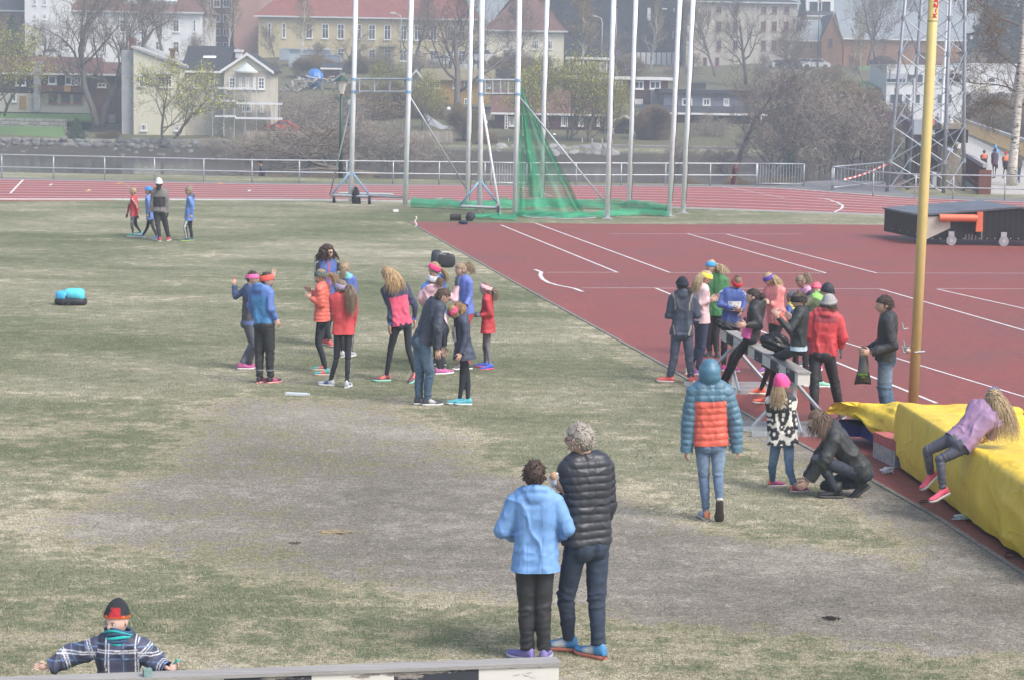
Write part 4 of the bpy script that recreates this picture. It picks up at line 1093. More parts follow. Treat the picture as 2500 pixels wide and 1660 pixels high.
nt.links.new(tc.outputs['Object'], mp.inputs[0]); nzv = noise(nt, 1.3, 2, .5, tc.outputs['Object']); vm_ = nd(nt, 'ShaderNodeVectorMath', operation='MULTIPLY_ADD'); nt.links.new(nzv.outputs[1], vm_.inputs[0]); vm_.inputs[1].default_value = (.35,) * 3; nt.links.new(mp.outputs[0], vm_.inputs[2]); nt.links.new(vm_.outputs[0], br.inputs[0])
br.inputs['Color1'].default_value = (.20, .195, .18, 1); br.inputs['Color2'].default_value = (.33, .32, .30, 1); br.inputs['Mortar'].default_value = (.06, .06, .055, 1)
br.inputs['Scale'].default_value = 1.0; br.inputs['Brick Width'].default_value = 1.0; br.inputs['Row Height'].default_value = .4; br.inputs['Mortar Size'].default_value = .03
nt.links.new(br.outputs[0], bs.inputs['Base Color']); bs.inputs['Roughness'].default_value = .9; m_ashlar = m_
wallblk(-120, 150, 274, 290, 232, 1, 'stone_wall', 'low grey terrace wall across the lawn below the timber house', m_ashlar)
wallblk(300, 520, 322, 350, 219, 2, 'stone_wall', 'cut stone river wall below the cream house', m_ashlar)
wallblk(520, 1110, 334, 346, 221, 2, 'stone_wall', 'overgrown low river wall below the picket fence', m_ashlar)
wallblk(1412, 1720, 338, 358, 221, 2, 'stone_wall', 'plain grey river wall right of the boulders', stone_like('old_concrete_wall', (.17, .16, .15), (.27, .25, .23), 1, .9, .3))
# lawns below the houses
def lawn_strip(u0, u1, v0, v1, name='lawn'):
    Y0 = 233 if v1 < 300 else 221; z0 = -1.5 if v1 < 300 else -2.35
    return None
mlawn = stone_like('lawn_grass', (.07, .15, .04), (.12, .21, .06), 1.2, .95, .3)
def lawnq(pts, name='lawn'):
    P = [Vd(u, v, y) for u, v, y in pts]; b = MB(); b.add(P + [p - A([0, 0, .25]) for p in P], [[0, 1, 2, 3], [7, 6, 5, 4], [0, 4, 5, 1], [1, 5, 6, 2], [2, 6, 7, 3], [3, 7, 4, 0]]); b.build(name, mlawn, kind='structure')
lawnq([(-60, 318, 221.5), (150, 318, 221.5), (145, 293, 232), (-60, 291, 232)]); lawnq([(-60, 276, 233), (215, 276, 233), (215, 263, 237.8), (-60, 261, 237.8)])
lawnq([(1150, 342, 222), (1480, 342, 222), (1480, 318, 239), (1150, 318, 239)])
lawnq([(1985, 205, 296), (2044, 205, 296), (2044, 152, 335), (1975, 152, 335)])
# fences on the far bank
def pickets(u0, u1, v0, v1, Y, n, col, label, name='picket_fence'):
    r = thing(name, Vd(u0, v1, Y), label, 'fence'); b = MB(); q = np.random.default_rng(int(u0))
    for k in range(n):
        t = (k + .5) / n; u = u0 + (u1 - u0) * t; dv = (u - u0) * .0175 * 0
        p, z1, z0 = Vd(u, v1, Y), Vd(u, v0, Y)[2] + q.normal() * .05, Vd(u, v1, Y)[2]; w = abs(Vd(u1, v0, Y)[0] - Vd(u0, v0, Y)[0]) / n * .36
        b.box2((p[0] - w, Y, z0), (p[0] + w, Y + .03, z1), tuple(A(col) * (.7 + .5 * q.random())))
    b.build('slats', wood(), r)
    b = MB()
    for f_ in (.25, .75):
        a, c_ = Vd(u0, v0 + (v1 - v0) * f_, Y), Vd(u1, v0 + (v1 - v0) * f_, Y); b.hexa([a + A([0, .035, -.06]), c_ + A([0, .035, -.06]), c_ + A([0, .1, -.06]), a + A([0, .1, -.06]), a + A([0, .035, .06]), c_ + A([0, .035, .06]), c_ + A([0, .1, .06]), a + A([0, .1, .06])], col)
    b.build('rail', wood(), r); return r
pickets(560, 1045, 303, 331, 224, 150, (.40, .34, .28), 'weathered picket fence along the top of the overgrown bank')
pickets(988, 1040, 249, 263, 262, 22, (.5, .42, .25), 'short yellowish picket fence below the ochre house')
pickets(1042, 1100, 148, 166, 310, 24, (.6, .6, .6), 'short white picket fence above the turf roof')
for k, u in enumerate((1149, 1172, 1215 + 0, 1342, 1365, 1388, 1411, 1460)):
    p = Vd(u, 336, 224 + 3); b = MB(); b.tube([p - A([0, 0, .4]), p + A([0, 0, .72])], .045, 6, (.6, .55, .4)); b.build('stake', wood(), label='short pale wooden stake in the lawn by the boulders', cat='stake', group='stakes in the riverside lawn')
# slope terracing boards and net
b = MB(); P0, P1, P2 = Vd(985, 245, 255), Vd(1010, 300, 236), Vd(1058, 312, 236)
b.grid([[Vd(968, 238, 258), Vd(990, 268, 250), Vd(1022, 290, 244), Vd(1060, 292, 242)], [Vd(970, 242, 257), Vd(995, 300, 243), Vd(1025, 312, 238), Vd(1058, 313, 238)], [Vd(970, 242, 257) - A([0, -.3, .3]), Vd(995, 300, 243) - A([0, -.3, .3]), Vd(1025, 312, 238) - A([0, -.3, .3]), Vd(1058, 313, 238) - A([0, -.3, .3])]], (.33, .34, .35))
b.build('slope_boarding', wood(), label='sheet of grey boarding laid on the slope left of the ochre house lawn', cat='boarding')
# vehicles far off
def car(u, v, Y, col, label, L=4.2, H=1.45, yaw=0):
    p = Vd(u, v, Y); p[2] = Vd(u, v, Y)[2]; r = thing('parked_car', p, label, 'car', 'cars parked on the hillside'); W = 1.7; Rz = rotz(yaw)
    prof = [(-.5, .18), (-.5, .5), (-.42, .58), (-.26, .63), (-.14, .97), (.18, 1.0), (.34, .66), (.47, .6), (.5, .42), (.5, .18)]
    b = MB(); pts = A([[x * L, -W / 2, z * H] for x, z in prof]) @ Rz.T + p; b.prism(pts, Rz @ A([0, W, 0]), col); bd = b.build('body', vc('car_paint', .25, 3, .05, 0, metal=.2), r)
    b = MB(); g_ = [(-.235, .66), (-.13, .92), (.165, .94), (.30, .66)]; b.prism(A([[x * L, -W / 2 - .012, z * H] for x, z in g_]) @ Rz.T + p, Rz @ A([0, W + .024, 0])); b.build('side_window', m_glassb, r)
    for x in (-.31, .31):
        for s in (-1, 1):
            c_ = Rz @ A([x * L, s * (W / 2 - .08), .31]) + p; b = MB(); b.tube([c_ - Rz @ A([0, .11, 0]), c_ + Rz @ A([0, .11, 0])], .31, 14, (.02, .02, .02)); b.build('wheel', vc('tyre_rubber', .8, 20), r)
car(652, 303, 226, (.55, .06, .04), 'small red car parked behind the picket fence', L=3.0, H=1.05)
car(115, 137, 312, (.7, .72, .75), 'white car parked before the white tower house', yaw=.2)
car(1018, 152, 313, (.6, .63, .66), 'silver car above the turf roof'); car(1112, 146, 314, (.75, .76, .78), 'white van-like car right of the big bare tree', H=1.9)
car(1795, 160, 332, (.65, .66, .68), 'pale car at the left of the row by the lamp post'); car(1818, 159, 332, (.06, .08, .12), 'dark blue car second in the row by the lamp post')
car(1852, 158, 332, (.6, .65, .7), 'silver blue car third in the row by the lamp post'); car(1880, 159, 331, (.7, .72, .72), 'white car at the right of the row by the lamp post')
car(2032, 153, 338, (.02, .03, .06), 'dark car parked in front of the depot')
# traffic signs
def sign(u, v, Y, kind_, label):
    p = Vd(u, v, Y); r = thing('traffic_sign', p - A([0, 0, 2.4]), label, 'sign'); b = MB(); rod(b, p - A([0, 0, 2.4]), p + A([0, 0, .2]), .04, 6); b.build('post', steel(), r)
    b = MB()
    if kind_ == 'round':
        b.tube([p + A([0, -.06, 0]), p + A([0, -.045, 0])], .42, 20, (.55, .05, .05)); b.tube([p + A([0, -.075, 0]), p + A([0, -.062, 0])], .32, 20, (.05, .12, .4)); b.box(p + A([0, -.082, 0]), (.09, .01, .62), roty(.78), (.55, .05, .05))
    else: b.box(p + A([0, -.06, 0]), (.6, .03, .6), None, (.06, .25, .6)); b.box(p + A([0, -.06, -.5]), (.6, .03, .3), None, (.7, .7, .7))
    b.build('plate', paint(), r)
sign(1424.6, 122, 335, 'round', 'round no-parking sign in front of the black building'); sign(1426, 134, 334.8, 'sq', 'blue square sign just below the round one'); sign(1455.7, 129, 334, 'round', 'round no-parking sign beside the white panels'); sign(1651, 159, 332, 'round', 'small round sign in front of the beige building')
# flag on a pole
r = thing('flagpole', Vd(1206.5, 330, 236), 'thin garden flagpole with a red white and blue flag', 'flagpole')
p0, p1 = Vd(1206.5, 330, 236), Vd(1201, 193, 236); b = MB(); b.tube([p0, p1], .05, 8, TW); b.build('pole', paint(), r)
b = MB(); cols = []; rows = []
for i in range(12):
    row = []; cr = []
    for j in range(16):
        s, t = j / 15, i / 11; u = 1203 + s * 26 - t * 3 + 2; v = 206 + s * 26 + t * 12; row.append(Vd(u, v, 236 + .25 * math.sin(s * 9)))
        blue = abs(t - .5) < .1 or abs(s - .34) < .06; wh = abs(t - .5) < .2 or abs(s - .34) < .12; cr.append((.02, .04, .2) if blue else ((.75, .75, .75) if wh else (.6, .03, .04)))
    rows.append(row); cols.append(cr)
b.grid(rows, A(cols)); o = b.build('flag', vc('cloth', .85, 18), r, smooth=True); md = o.modifiers.new('s', 'SOLIDIFY'); md.thickness = .02
b = MB()
for u, v in ((1120, 283), (1102, 297), (1034, 252), (1278, 313)):
    b = MB(); p = Vd(u, v, 238); b.sphere(p, (.22, .22, .22), 12, 8, (.8, .8, .78)); lp = thing('garden_lamp', p - A([0, 0, .9]), dict([(1120, 'white globe garden lamp right of the stone shed, higher one'), (1102, 'white globe garden lamp below the higher one'), (1034, 'small white globe lamp on a post by the short picket fence'), (1278, 'white globe garden lamp on the lawn behind the net')])[u], 'lamp'); b.build('globe', m_trim, lp, smooth=True)
    b = MB(); b.tube([p - A([0, 0, .9]), p - A([0, 0, .2])], .03, 6, (.05, .05, .05)); b.build('post', paint(), lp)
# ================================================================ trees
def grow(seed, h, r0, levels, spread=.9, up=.25, trunk=.3, ntr=1, wander=.18, ratio=.62, droop=0.):
    """levels: children per branch at each level -> limb paths and twig segments"""
    q = np.random.default_rng(seed); limbs = []; P0 = []; P1 = []; R0 = []; R1 = []; tips = []
    def br(p, d, L, r, lev):
        n = 6 if lev == 0 else (5 if lev == 1 else (4 if lev == 2 else 3))
        pts = [p]; rads = [r]
        for i in range(n):
            d = norm(d + q.normal(size=3) * wander * (1 + .3 * lev) + A([0, 0, up * .35 - droop * lev * .1]))
            pts.append(pts[-1] + d * L / n); rads.append(r * (1 - .72 * (i + 1) / n))
        if lev <= 1: limbs.append((pts, rads, 7 if lev == 0 else 5))
        else:
            for i in range(n): P0.append(pts[i]); P1.append(pts[i + 1]); R0.append(rads[i]); R1.append(rads[i + 1])
        if lev >= len(levels): tips.extend(pts[1:]); return
        nc = levels[lev]
        for k in range(nc):
            t = (trunk if lev == 0 else .22) + (1 - (trunk if lev == 0 else .22)) * (k + q.random() * .8) / nc
            f = min(t, .999) * n; i = int(f); b = pts[i] + (pts[i + 1] - pts[i]) * (f - i)
            dd = norm(pts[i + 1] - pts[i]); side = norm(np.cross(dd, q.normal(size=3)))
            a = spread * (.65 + .5 * q.random()); nd_ = norm(dd * math.cos(a) + side * math.sin(a) + A([0, 0, up * .6]))
            br(b, nd_, L * ratio * (1.15 - .55 * t if lev == 0 else .75 + .4 * q.random()), max(rads[i] * .55, .012), lev + 1)
    for k in range(ntr):
        a = k * 2.4 + q.random(); tilt = 0.04 if ntr == 1 else .28
        br(A([.25 * math.cos(a), .25 * math.sin(a), 0]) * (ntr > 1), norm(A([math.cos(a) * tilt, math.sin(a) * tilt, 1])), h * .8, r0, 0)
    return limbs, (A(P0), A(P1), A(R0), A(R1)), A(tips)
def leaves_mb(mb, pts, size, cols, q, per=1, jit=.3):
    pts = np.repeat(pts, per, 0); k = len(pts); c = pts + q.normal(size=(k, 3)) * jit
    a = q.normal(size=(k, 3)); a /= np.linalg.norm(a, axis=1)[:, None]; b = np.cross(a, q.normal(size=(k, 3))); b /= np.linalg.norm(b, axis=1)[:, None]
    s = (size * (.6 + .8 * q.random(k)))[:, None]
    v = np.stack([c - a * s, c - b * s * .6, c + a * s, c + b * s * .6], 1).reshape(-1, 3)
    cc = A(cols)[q.integers(len(cols), size=k)] * (.75 + .5 * q.random(k))[:, None]
    mb.add(v, np.arange(k * 4).reshape(-1, 4), np.repeat(cc, 4, 0))
m_bark = vc('bark', .95, 6, .35, .5, .02, aniso=(1, 1, .3)); m_twig = vc('twigs', .95, 3, .25, 0, spec=.1); m_leaf = vc('leaf', .7, 2, .25, 0, spec=.2)
def tree_proto(seed, h, r0, levels, bark=(.13, .115, .10), twig=(.17, .145, .12), leaf=None, lsize=.12, per=1, tw=1.0, jit=.25, name='bare_tree', **kw):
    limbs, (P0, P1, R0, R1), tips = grow(seed, h, r0, levels, **kw)
    q = np.random.default_rng(seed + 9)
    r = bpy.data.objects.new(name, None); COL.objects.link(r)
    b = MB()
    for pts, rads, n in limbs: b.tube(pts, rads, n, bark)
    b.build('trunk', m_bark, r, smooth=True)
    b = MB(); b.blades(P0, P1, np.maximum(R0 * tw, .014), np.maximum(R1 * tw, .010), 3, A(twig) * (.7 + .6 * q.random(len(P0)))[:, None])
    if leaf is not None: leaves_mb(b, tips, lsize, leaf, q, per, jit)
    b.build('crown', m_twig, r)
    r['h'] = h
    return r
BROWN = (.15, .115, .085)
P_big = tree_proto(1, 15, .48, (9, 7, 6, 5), spread=.85, trunk=.22, ratio=.6)
P_big2 = tree_proto(2, 14, .40, (10, 7, 6, 4), spread=.75, trunk=.25, ratio=.58, ntr=2)
P_mid = tree_proto(3, 9, .2, (9, 7, 6, 4), spread=.8, trunk=.2, ratio=.6, twig=(.17, .13, .105))
P_birch = tree_proto(4, 14, .2, (22, 7, 7), bark=(.5, .48, .44), twig=(.17, .12, .085), spread=.75, trunk=.2, ratio=.36, wander=.1, leaf=[(.24, .19, .06), (.20, .17, .07)], lsize=.09, per=1, name='birch', droop=.5)
P_obirch = tree_proto(5, 13, .22, (26, 9, 7), bark=(.55, .52, .46), twig=(.19, .13, .07), spread=.6, trunk=.12, ratio=.34, wander=.08, leaf=[(.25, .18, .06), (.22, .15, .06)], lsize=.10, per=2, name='birch', droop=.4)
P_bud = tree_proto(6, 8, .16, (8, 5, 5, 3), bark=(.15, .13, .09), twig=(.17, .15, .09), leaf=[(.42, .44, .05), (.34, .38, .05), (.5, .46, .07)], lsize=.08, per=1, spread=.75, trunk=.15, ratio=.62, name='budding_tree', ntr=2)
P_bush = tree_proto(7, 4, .06, (6, 5, 4, 3), bark=BROWN, twig=(.27, .225, .18), spread=.9, trunk=.05, ratio=.62, ntr=5, name='bush', wander=.3)
P_rbush = tree_proto(8, 4, .07, (7, 6, 6, 4), bark=BROWN, twig=(.155, .10, .085), spread=.9, trunk=.05, ratio=.62, ntr=5, name='bush', wander=.28)
P_rust = tree_proto(9, 5, .09, (9, 7, 7, 4), bark=BROWN, twig=(.20, .155, .10), leaf=[(.24, .17, .08), (.19, .15, .08)], lsize=.07, per=1, spread=.8, trunk=.08, ratio=.6, ntr=5, name='bush', wander=.25)
def conifer_proto(seed, h, w, cols, name='conifer'):
    q = np.random.default_rng(seed); r = bpy.data.objects.new(name, None); COL.objects.link(r)
    b = MB(); b.tube([(0, 0, 0), (0, 0, h * .5), (0, 0, h * .97)], [h * .02, h * .013, .02], 7, (.12, .09, .07)); b.build('trunk', m_bark, r)
    b = MB(); pts = []
    for k in range(260):
        z = h * (.08 + .9 * q.random() ** 1.15); rr = w * (1 - z / h) ** .8 * (.7 + .5 * q.random()); a = q.random() * 6.283
        m_ = 14; t = np.linspace(.1, 1, m_); pts.append(np.stack([np.cos(a) * rr * t, np.sin(a) * rr * t, z - .25 * rr * t * t + 0 * t], 1))
    leaves_mb(b, np.vstack(pts), h * .025, cols, q, 2, h * .018); b.build('crown', m_leaf, r); r['h'] = h
    return r
P_con = conifer_proto(21, 12, 3.6, [(.05, .075, .035), (.04, .06, .035), (.08, .09, .04)])
P_shrub = conifer_proto(22, 4, 2.4, [(.045, .085, .04), (.06, .10, .05), (.035, .065, .035)], 'evergreen_shrub')
used_protos = set()
def plant(proto, u, vb, vt, Y, label, group='bare trees on the far bank', cat='tree', rot=None, sx=1.0, z=None, bury=.2):
    """stand a copy so that it reaches from vb up to vt in the view"""
    p = Vd(u, vb, Y); 
    if z is not None: p[2] = z
    H = Vd(u, vt, Y)[2] - p[2]
    o = proto if proto.name not in used_protos else copy_tree(proto)
    used_protos.add(o.name); used_protos.add(proto.name)
    s = H / proto['h']; o.location = (p[0], Y, p[2] - bury); o.scale = (s * sx, s * sx, s)
    o.rotation_euler = (0, 0, rot if rot is not None else (u * .37 + vb) % 6.28)
    tag(o, label, cat, group); return o
T = 'bare trees on the far bank'
plant(P_big2, 229, 288, -60, 231, 'huge forked bare tree standing by the brick house', T, sx=.85, rot=.3)
plant(P_big, 377, 140, -70, 300, 'tall bare tree in front of the white building, right of the forked tree', T, sx=.6)
plant(P_big, 1055, 268, -50, 250, 'huge dark bare tree behind the throwing cage gates', T, sx=.95, rot=1.2)
plant(P_mid, 1702, 372, 150, 208, 'spreading bare tree at the waterside right of the cage', T, sx=1.35, rot=2.0)
plant(P_bud, 388, 330, 150, 219, 'slim budding tree in front of the cream house wall', 'budding trees on the far bank', sx=1.15, rot=.5)
plant(P_bud, 4, 262, 70, 226, 'yellow green budding tree cut by the left picture edge', 'budding trees on the far bank', sx=1.0)
for i, (u, vb, vt, Y, sx, lb) in enumerate([(1258, 330, 150, 230, .9, 'budding tree just right of the hanging green net'), (1310, 333, 140, 231, .8, 'budding tree in front of the middle of the brown house'), (1356, 335, 150, 229, .9, 'budding tree before the right half of the brown house'), (1398, 325, 185, 229, .7, 'smaller budding tree left of the black shed'),
        (1225, 250, 165, 246, .9, 'budding tree above the roof of the brown house near the flag'), (975, 300, 175, 240, .8, 'yellow budding tree right of the left cage gate'), (885, 250, 150, 262, 1.0, 'budding tree on the slope inside the left gate frame')]):
    plant(P_bud, u, vb, vt, Y, lb, 'budding trees on the far bank', sx=sx)
for u, vb, vt, Y, sx, lb in [(486, 128, -60, 322, .7, 'thin birch in front of the apartment block, left one'), (528, 128, -60, 324, .7, 'thin birch in front of the apartment block, right one'), (692, 138, -40, 316, .8, 'birch before the left end of the yellow building'),
        (1966, 168, 15, 326, .55, 'slim birch between the brick gable and the depot'), (1985, 172, 30, 322, .5, 'second slim birch left of the depot slope'), (1500, 165, -20, 325, .7, 'bare birch before the white panels of the black building')]:
    plant(P_birch, u, vb, vt, Y, lb, 'birches on the hillside', sx=sx)
plant(P_obirch, 1343, 140, -25, 318, 'orange brown birch with full drooping crown before the black building', 'birches on the hillside', sx=1.25)
for i, (u, vb, vt, Y, sx, lb) in enumerate([(1650, 180, -30, 315, .8, 'bare tree before the left part of the beige building'), (1720, 190, -10, 305, .8, 'bare tree before the middle of the beige building'), (2000, 160, -60, 335, .6, 'dark bare trunk rising before the left end of the depot'), (2022, 165, -50, 340, .55, 'leaning bare tree before the depot roof'),
        (640, 152, 55, 306, .7, 'small bare tree at the left corner of the yellow building'), (2330, 250, 100, 250, .9, 'bare tree before the office wing at the right edge'), (1185, 175, -20, 300, .7, 'thin bare tree left of the hip roofed house'), (950, 175, -30, 300, .7, 'bare tree before the right half of the yellow building'), (2240, 130, -30, 360, .7, 'bare tree above the depot roof at right'), (2110, 100, -40, 372, .6, 'bare tree behind the depot roof'), (1800, 190, 20, 300, .7, 'bare tree before the right part of the beige building')]):
    plant(P_big if i % 2 else P_mid, u, vb, vt, Y, lb, T, sx=sx)
for i, (u, vb, vt, Y, sx, P, lb) in enumerate([
        (1835, 395, 235, 207, .9, P_bush, 'big tangled bare bush left of centre in the thicket before the lattice tower'), (1905, 400, 180, 206, .85, P_bush, 'tallest tangled bare bush in the thicket before the lattice tower'), (1975, 400, 225, 207, 1.1, P_bush, 'tangled bush at the right end of the thicket'), (1780, 385, 255, 206, 1.0, P_bush, 'tangled bush beside the spreading waterside tree'),
        (1870, 330, 200, 245, .9, P_bush, 'bush higher on the slope above the thicket'), (1950, 300, 190, 250, 1.2, P_rust, 'rusty bush on the slope below the brick gable'),
        (500, 362, 312, 213, 1.3, P_bush, 'bare bush under the scaffolded house at the waterline'), (570, 378, 312, 211, 1.4, P_bush, 'bare bush at the waterline right of the cut stone wall'), (650, 388, 290, 208, 1.4, P_bush, 'big bare bush below the red car'), (735, 390, 255, 206, 1.4, P_bush, 'big bare bush left of the lamp post'), (820, 392, 270, 206, 1.4, P_bush, 'bare bush between the poles of the left gate'), (900, 390, 280, 206, 1.3, P_bush, 'bare bush right part inside the left gate'), (975, 385, 300, 208, 1.2, P_bush, 'low bare bush right of the left gate'),
        (690, 330, 215, 240, 1.5, P_bush, 'bare bush on the slope above the picket fence'), (770, 320, 215, 243, 1.5, P_bush, 'bare bush on the slope left of the cage pole'), (850, 300, 200, 255, 1.6, P_rust, 'rusty bush on the slope behind the left gate'), (930, 290, 200, 255, 1.5, P_rust, 'rusty bush on the slope below the small gabled annex'), (640, 300, 215, 250, 1.3, P_bush, 'bare bush right of the scaffolding'),
        (1072, 325, 245, 228, .95, P_rust, 'brown rounded bush left of the right-hand gate'), (1120, 350, 300, 224, 1.0, P_rust, 'low brown bush below the stone shed'), (1190, 180, 120, 305, 1.6, P_rbush, 'dark reddish bush below the hip roofed house'), (1240, 190, 130, 300, 1.6, P_rbush, 'second reddish bush below the hip roofed house'),
        (1630, 330, 260, 240, 1.3, P_bush, 'bush below the blue grey house'), (1560, 380, 320, 212, 1.2, P_bush, 'low bush at the waterline below the round bush'), (1660, 385, 330, 210, 1.3, P_bush, 'low bush at the waterline left of the spreading tree'), (1760, 250, 180, 285, 1.6, P_bush, 'bush on the slope above the blue grey house'), (1445, 185, 130, 312, 1.5, P_rust, 'rusty bush on the terrace right of the red hut'),
        (2010, 350, 245, 235, 1.0, P_rbush, 'reddish bush by the left corner of the office block'), (2065, 330, 240, 262, 1.0, P_rbush, 'reddish rounded bush before the office block'), (2300, 330, 225, 255, 1.4, P_rust, 'rusty bush behind the bridge railing'), (2350, 340, 240, 240, 1.4, P_rust, 'rusty bush at the right edge behind the bridge'),
        (720, 170, 128, 300, 1.5, P_rust, 'bush at the foot of the front container'), (840, 185, 130, 305, 1.8, P_rust, 'rusty bush below the yellow building, left one'), (1000, 175, 135, 306, 1.8, P_bush, 'dark bush below the yellow building, right one'), (250, 330, 300, 222, 1.6, P_rust, 'low rusty bush at the foot of the brick house'), (300, 140, 100, 300, 1.2, P_bush, 'bush by the white building')]):
    plant(P, u, vb, vt, Y, lb, 'bare bushes on the far bank', 'bush', sx=sx)
q = np.random.default_rng(77)
for i in range(26):
    u = [1730, 1800, 1860, 1930, 1990, 1760, 1840, 1900, 1600, 1560, 1420, 1150, 1090, 870, 800, 760, 700, 960, 1040, 620, 420, 350, 90, 40, 2050, 2260][i]; Y = 285 + 25 * q.random(); vb = 178 + 24 * q.random() if 1400 < u < 2100 else 160 + 14 * q.random(); P = (P_mid, P_bush, P_big, P_rust)[i % 4]; hgt = (75, 45, 110, 38)[i % 4]
    plant(P, u + q.normal() * 8, vb, vb - hgt * (.8 + .4 * q.random()), Y, 'bare tree or bush among the many on the upper hillside', 'growth on the upper hillside', 'tree', sx=.8 + .5 * q.random())
plant(P_shrub, 176, 338, 268, 220, 'dark green evergreen shrub above the riprap', 'evergreen shrubs', 'shrub', sx=1.0)
plant(P_shrub, 960, 235, 195, 262, 'green shrub beside the ochre house balcony', 'evergreen shrubs', 'shrub', sx=.9); plant(P_shrub, 1820, 398, 340, 203, 'dark green shrub low in the thicket', 'evergreen shrubs', 'shrub', sx=.9)
plant(P_con, 2300, 170, -60, 330, 'broad dark conifer at the upper right', 'conifers on the hill', sx=1.5); plant(P_con, 2370, 200, -30, 320, 'second dark conifer cut by the right picture edge', 'conifers on the hill', sx=1.5)
plant(P_con, 28, 135, 30, 300, 'dark conifer at the left edge before the brick building', 'conifers on the hill', sx=1.0)
# round dense bush
b = MB(); q = np.random.default_rng(5); c0 = Vd(1508, 290, 235); k = 26000; d = q.normal(size=(k, 3)); d /= np.linalg.norm(d, axis=1)[:, None]
bt = thing('round_bush', Vd(1508, 330, 235), 'dense rounded brown bush beside the black shed', 'bush')
R_ = 1.95 * q.random(k) ** .35; p = c0 + d * R_[:, None] * A([1, 1, 1.02]); p[:, 2] = np.maximum(p[:, 2], Vd(1508, 330, 235)[2])
b.blades(p - d * .12, p + d * .22 + q.normal(size=(k, 3)) * .05, .018, .01, 3, A([.22, .165, .11]) * (.75 + .5 * q.random(k))[:, None]); b.build('crown', m_twig, bt)
b = MB(); f = Vd(1508, 332, 235)
for a in np.linspace(0, 5.6, 7): b.tube([f, f + A([.3 * math.cos(a), .3 * math.sin(a), .5])], [.06, .03], 5, BROWN)
b.build('trunk', m_bark, bt)
# fallen bare branches reaching over the river on the near side
limbs, (P0, P1, R0, R1), tips = grow(31, 8, .13, (7, 5, 4, 3), spread=.6, up=-.1, trunk=.2, wander=.2)
Rm = rotz(.1) @ roty(-1.5) @ A([[.35, 0, 0], [0, 1., 0], [0, 0, 1.]]); r = thing('fallen_tree', Vd(700, 412, 99), 'bare fallen tree stretched low over the river beyond the fence', 'tree')
o0 = Vd(600, 410, 104) ; b = MB()
for pts, rads, n in limbs: b.tube(A(pts) @ Rm.T + o0 + A([5.5, 0, .2]), rads, n, (.17, .15, .13))
b.build('trunk', m_bark, r, smooth=True); b = MB(); b.blades(P0 @ Rm.T + o0 + A([5.5, 0, .2]), P1 @ Rm.T + o0 + A([5.5, 0, .2]), np.maximum(R0, .012), np.maximum(R1, .008), 3, (.17, .145, .12)); b.build('crown', m_twig, r)
for i, (u, vb, vt, Y) in enumerate(((640, 412, 372, 98), (745, 412, 366, 98), (850, 414, 372, 98.5), (1690, 420, 380, 99), (1800, 422, 378, 99), (1590, 420, 384, 99))):
    plant(P_bush, u, vb, vt, Y, 'low bare brushwood sticking up behind the fence by the river', 'brushwood behind the fence', 'bush', sx=1.6, bury=.5)
# big birch trunk at the right with black marks
m_bb, nt, bs = new_mat('birch_bark'); n1 = noise(nt, 3.2, 4, .7, objcoord(nt, (1.2, 1.2, 5))); rr_ = ramp(nt, n1.outputs[0], [(.39, (.03, .028, .025)), (.45, (.55, .51, .45)), (.7, (.70, .67, .61))]); nt.links.new(rr_.outputs[0], bs.inputs['Base Color']); bs.inputs['Roughness'].default_value = .85; bump(nt, bs, n1.outputs[0], .4, .02)
y_ = Gd(2331, 431)[1]; r = thing('birch', Gd(2331, 431), 'big white birch trunk with black marks in front of the bridge', 'tree'); b = MB()
b.tube([Gd(2331, 431), Vd(2336, 370, y_), Vd(2343, 300, y_), Vd(2349, 220, y_), Vd(2357, 120, y_), Vd(2364, 30, y_), Vd(2370, -60, y_)], [.28, .2, .18, .17, .15, .13, .1], 12, (1, 1, 1)); b.build('trunk', m_bb, r, smooth=True)
b = MB(); q = np.random.default_rng(3)
for v, sgn, L in ((215, -1, 2.6), (160, -1, 2.2), (260, -1, 1.8), (120, 1, 2), (250, 1, 2), (60, -1, 2.4)):
    o0 = Vd(2349, v, y_); limbs, (P0, P1, R0, R1), tips = grow(int(v), L * 1.5, .04, (8, 7, 5), spread=.7, up=.05, trunk=.15, wander=.25, droop=.6)
    Rm = roty(sgn * 1.05)
    for pts, rads, n in limbs: b.tube(A(pts) @ Rm.T + o0, rads, 4, (.15, .12, .1))
    b.blades(P0 @ Rm.T + o0, P1 @ Rm.T + o0, np.maximum(R0 * .7, .008), np.maximum(R1 * .7, .006), 3, (.16, .12, .09)); leaves_mb(b, tips @ Rm.T + o0, .022, [(.22, .18, .05), (.18, .12, .06)], q, 1, .04)
b.build('crown', m_twig, r)

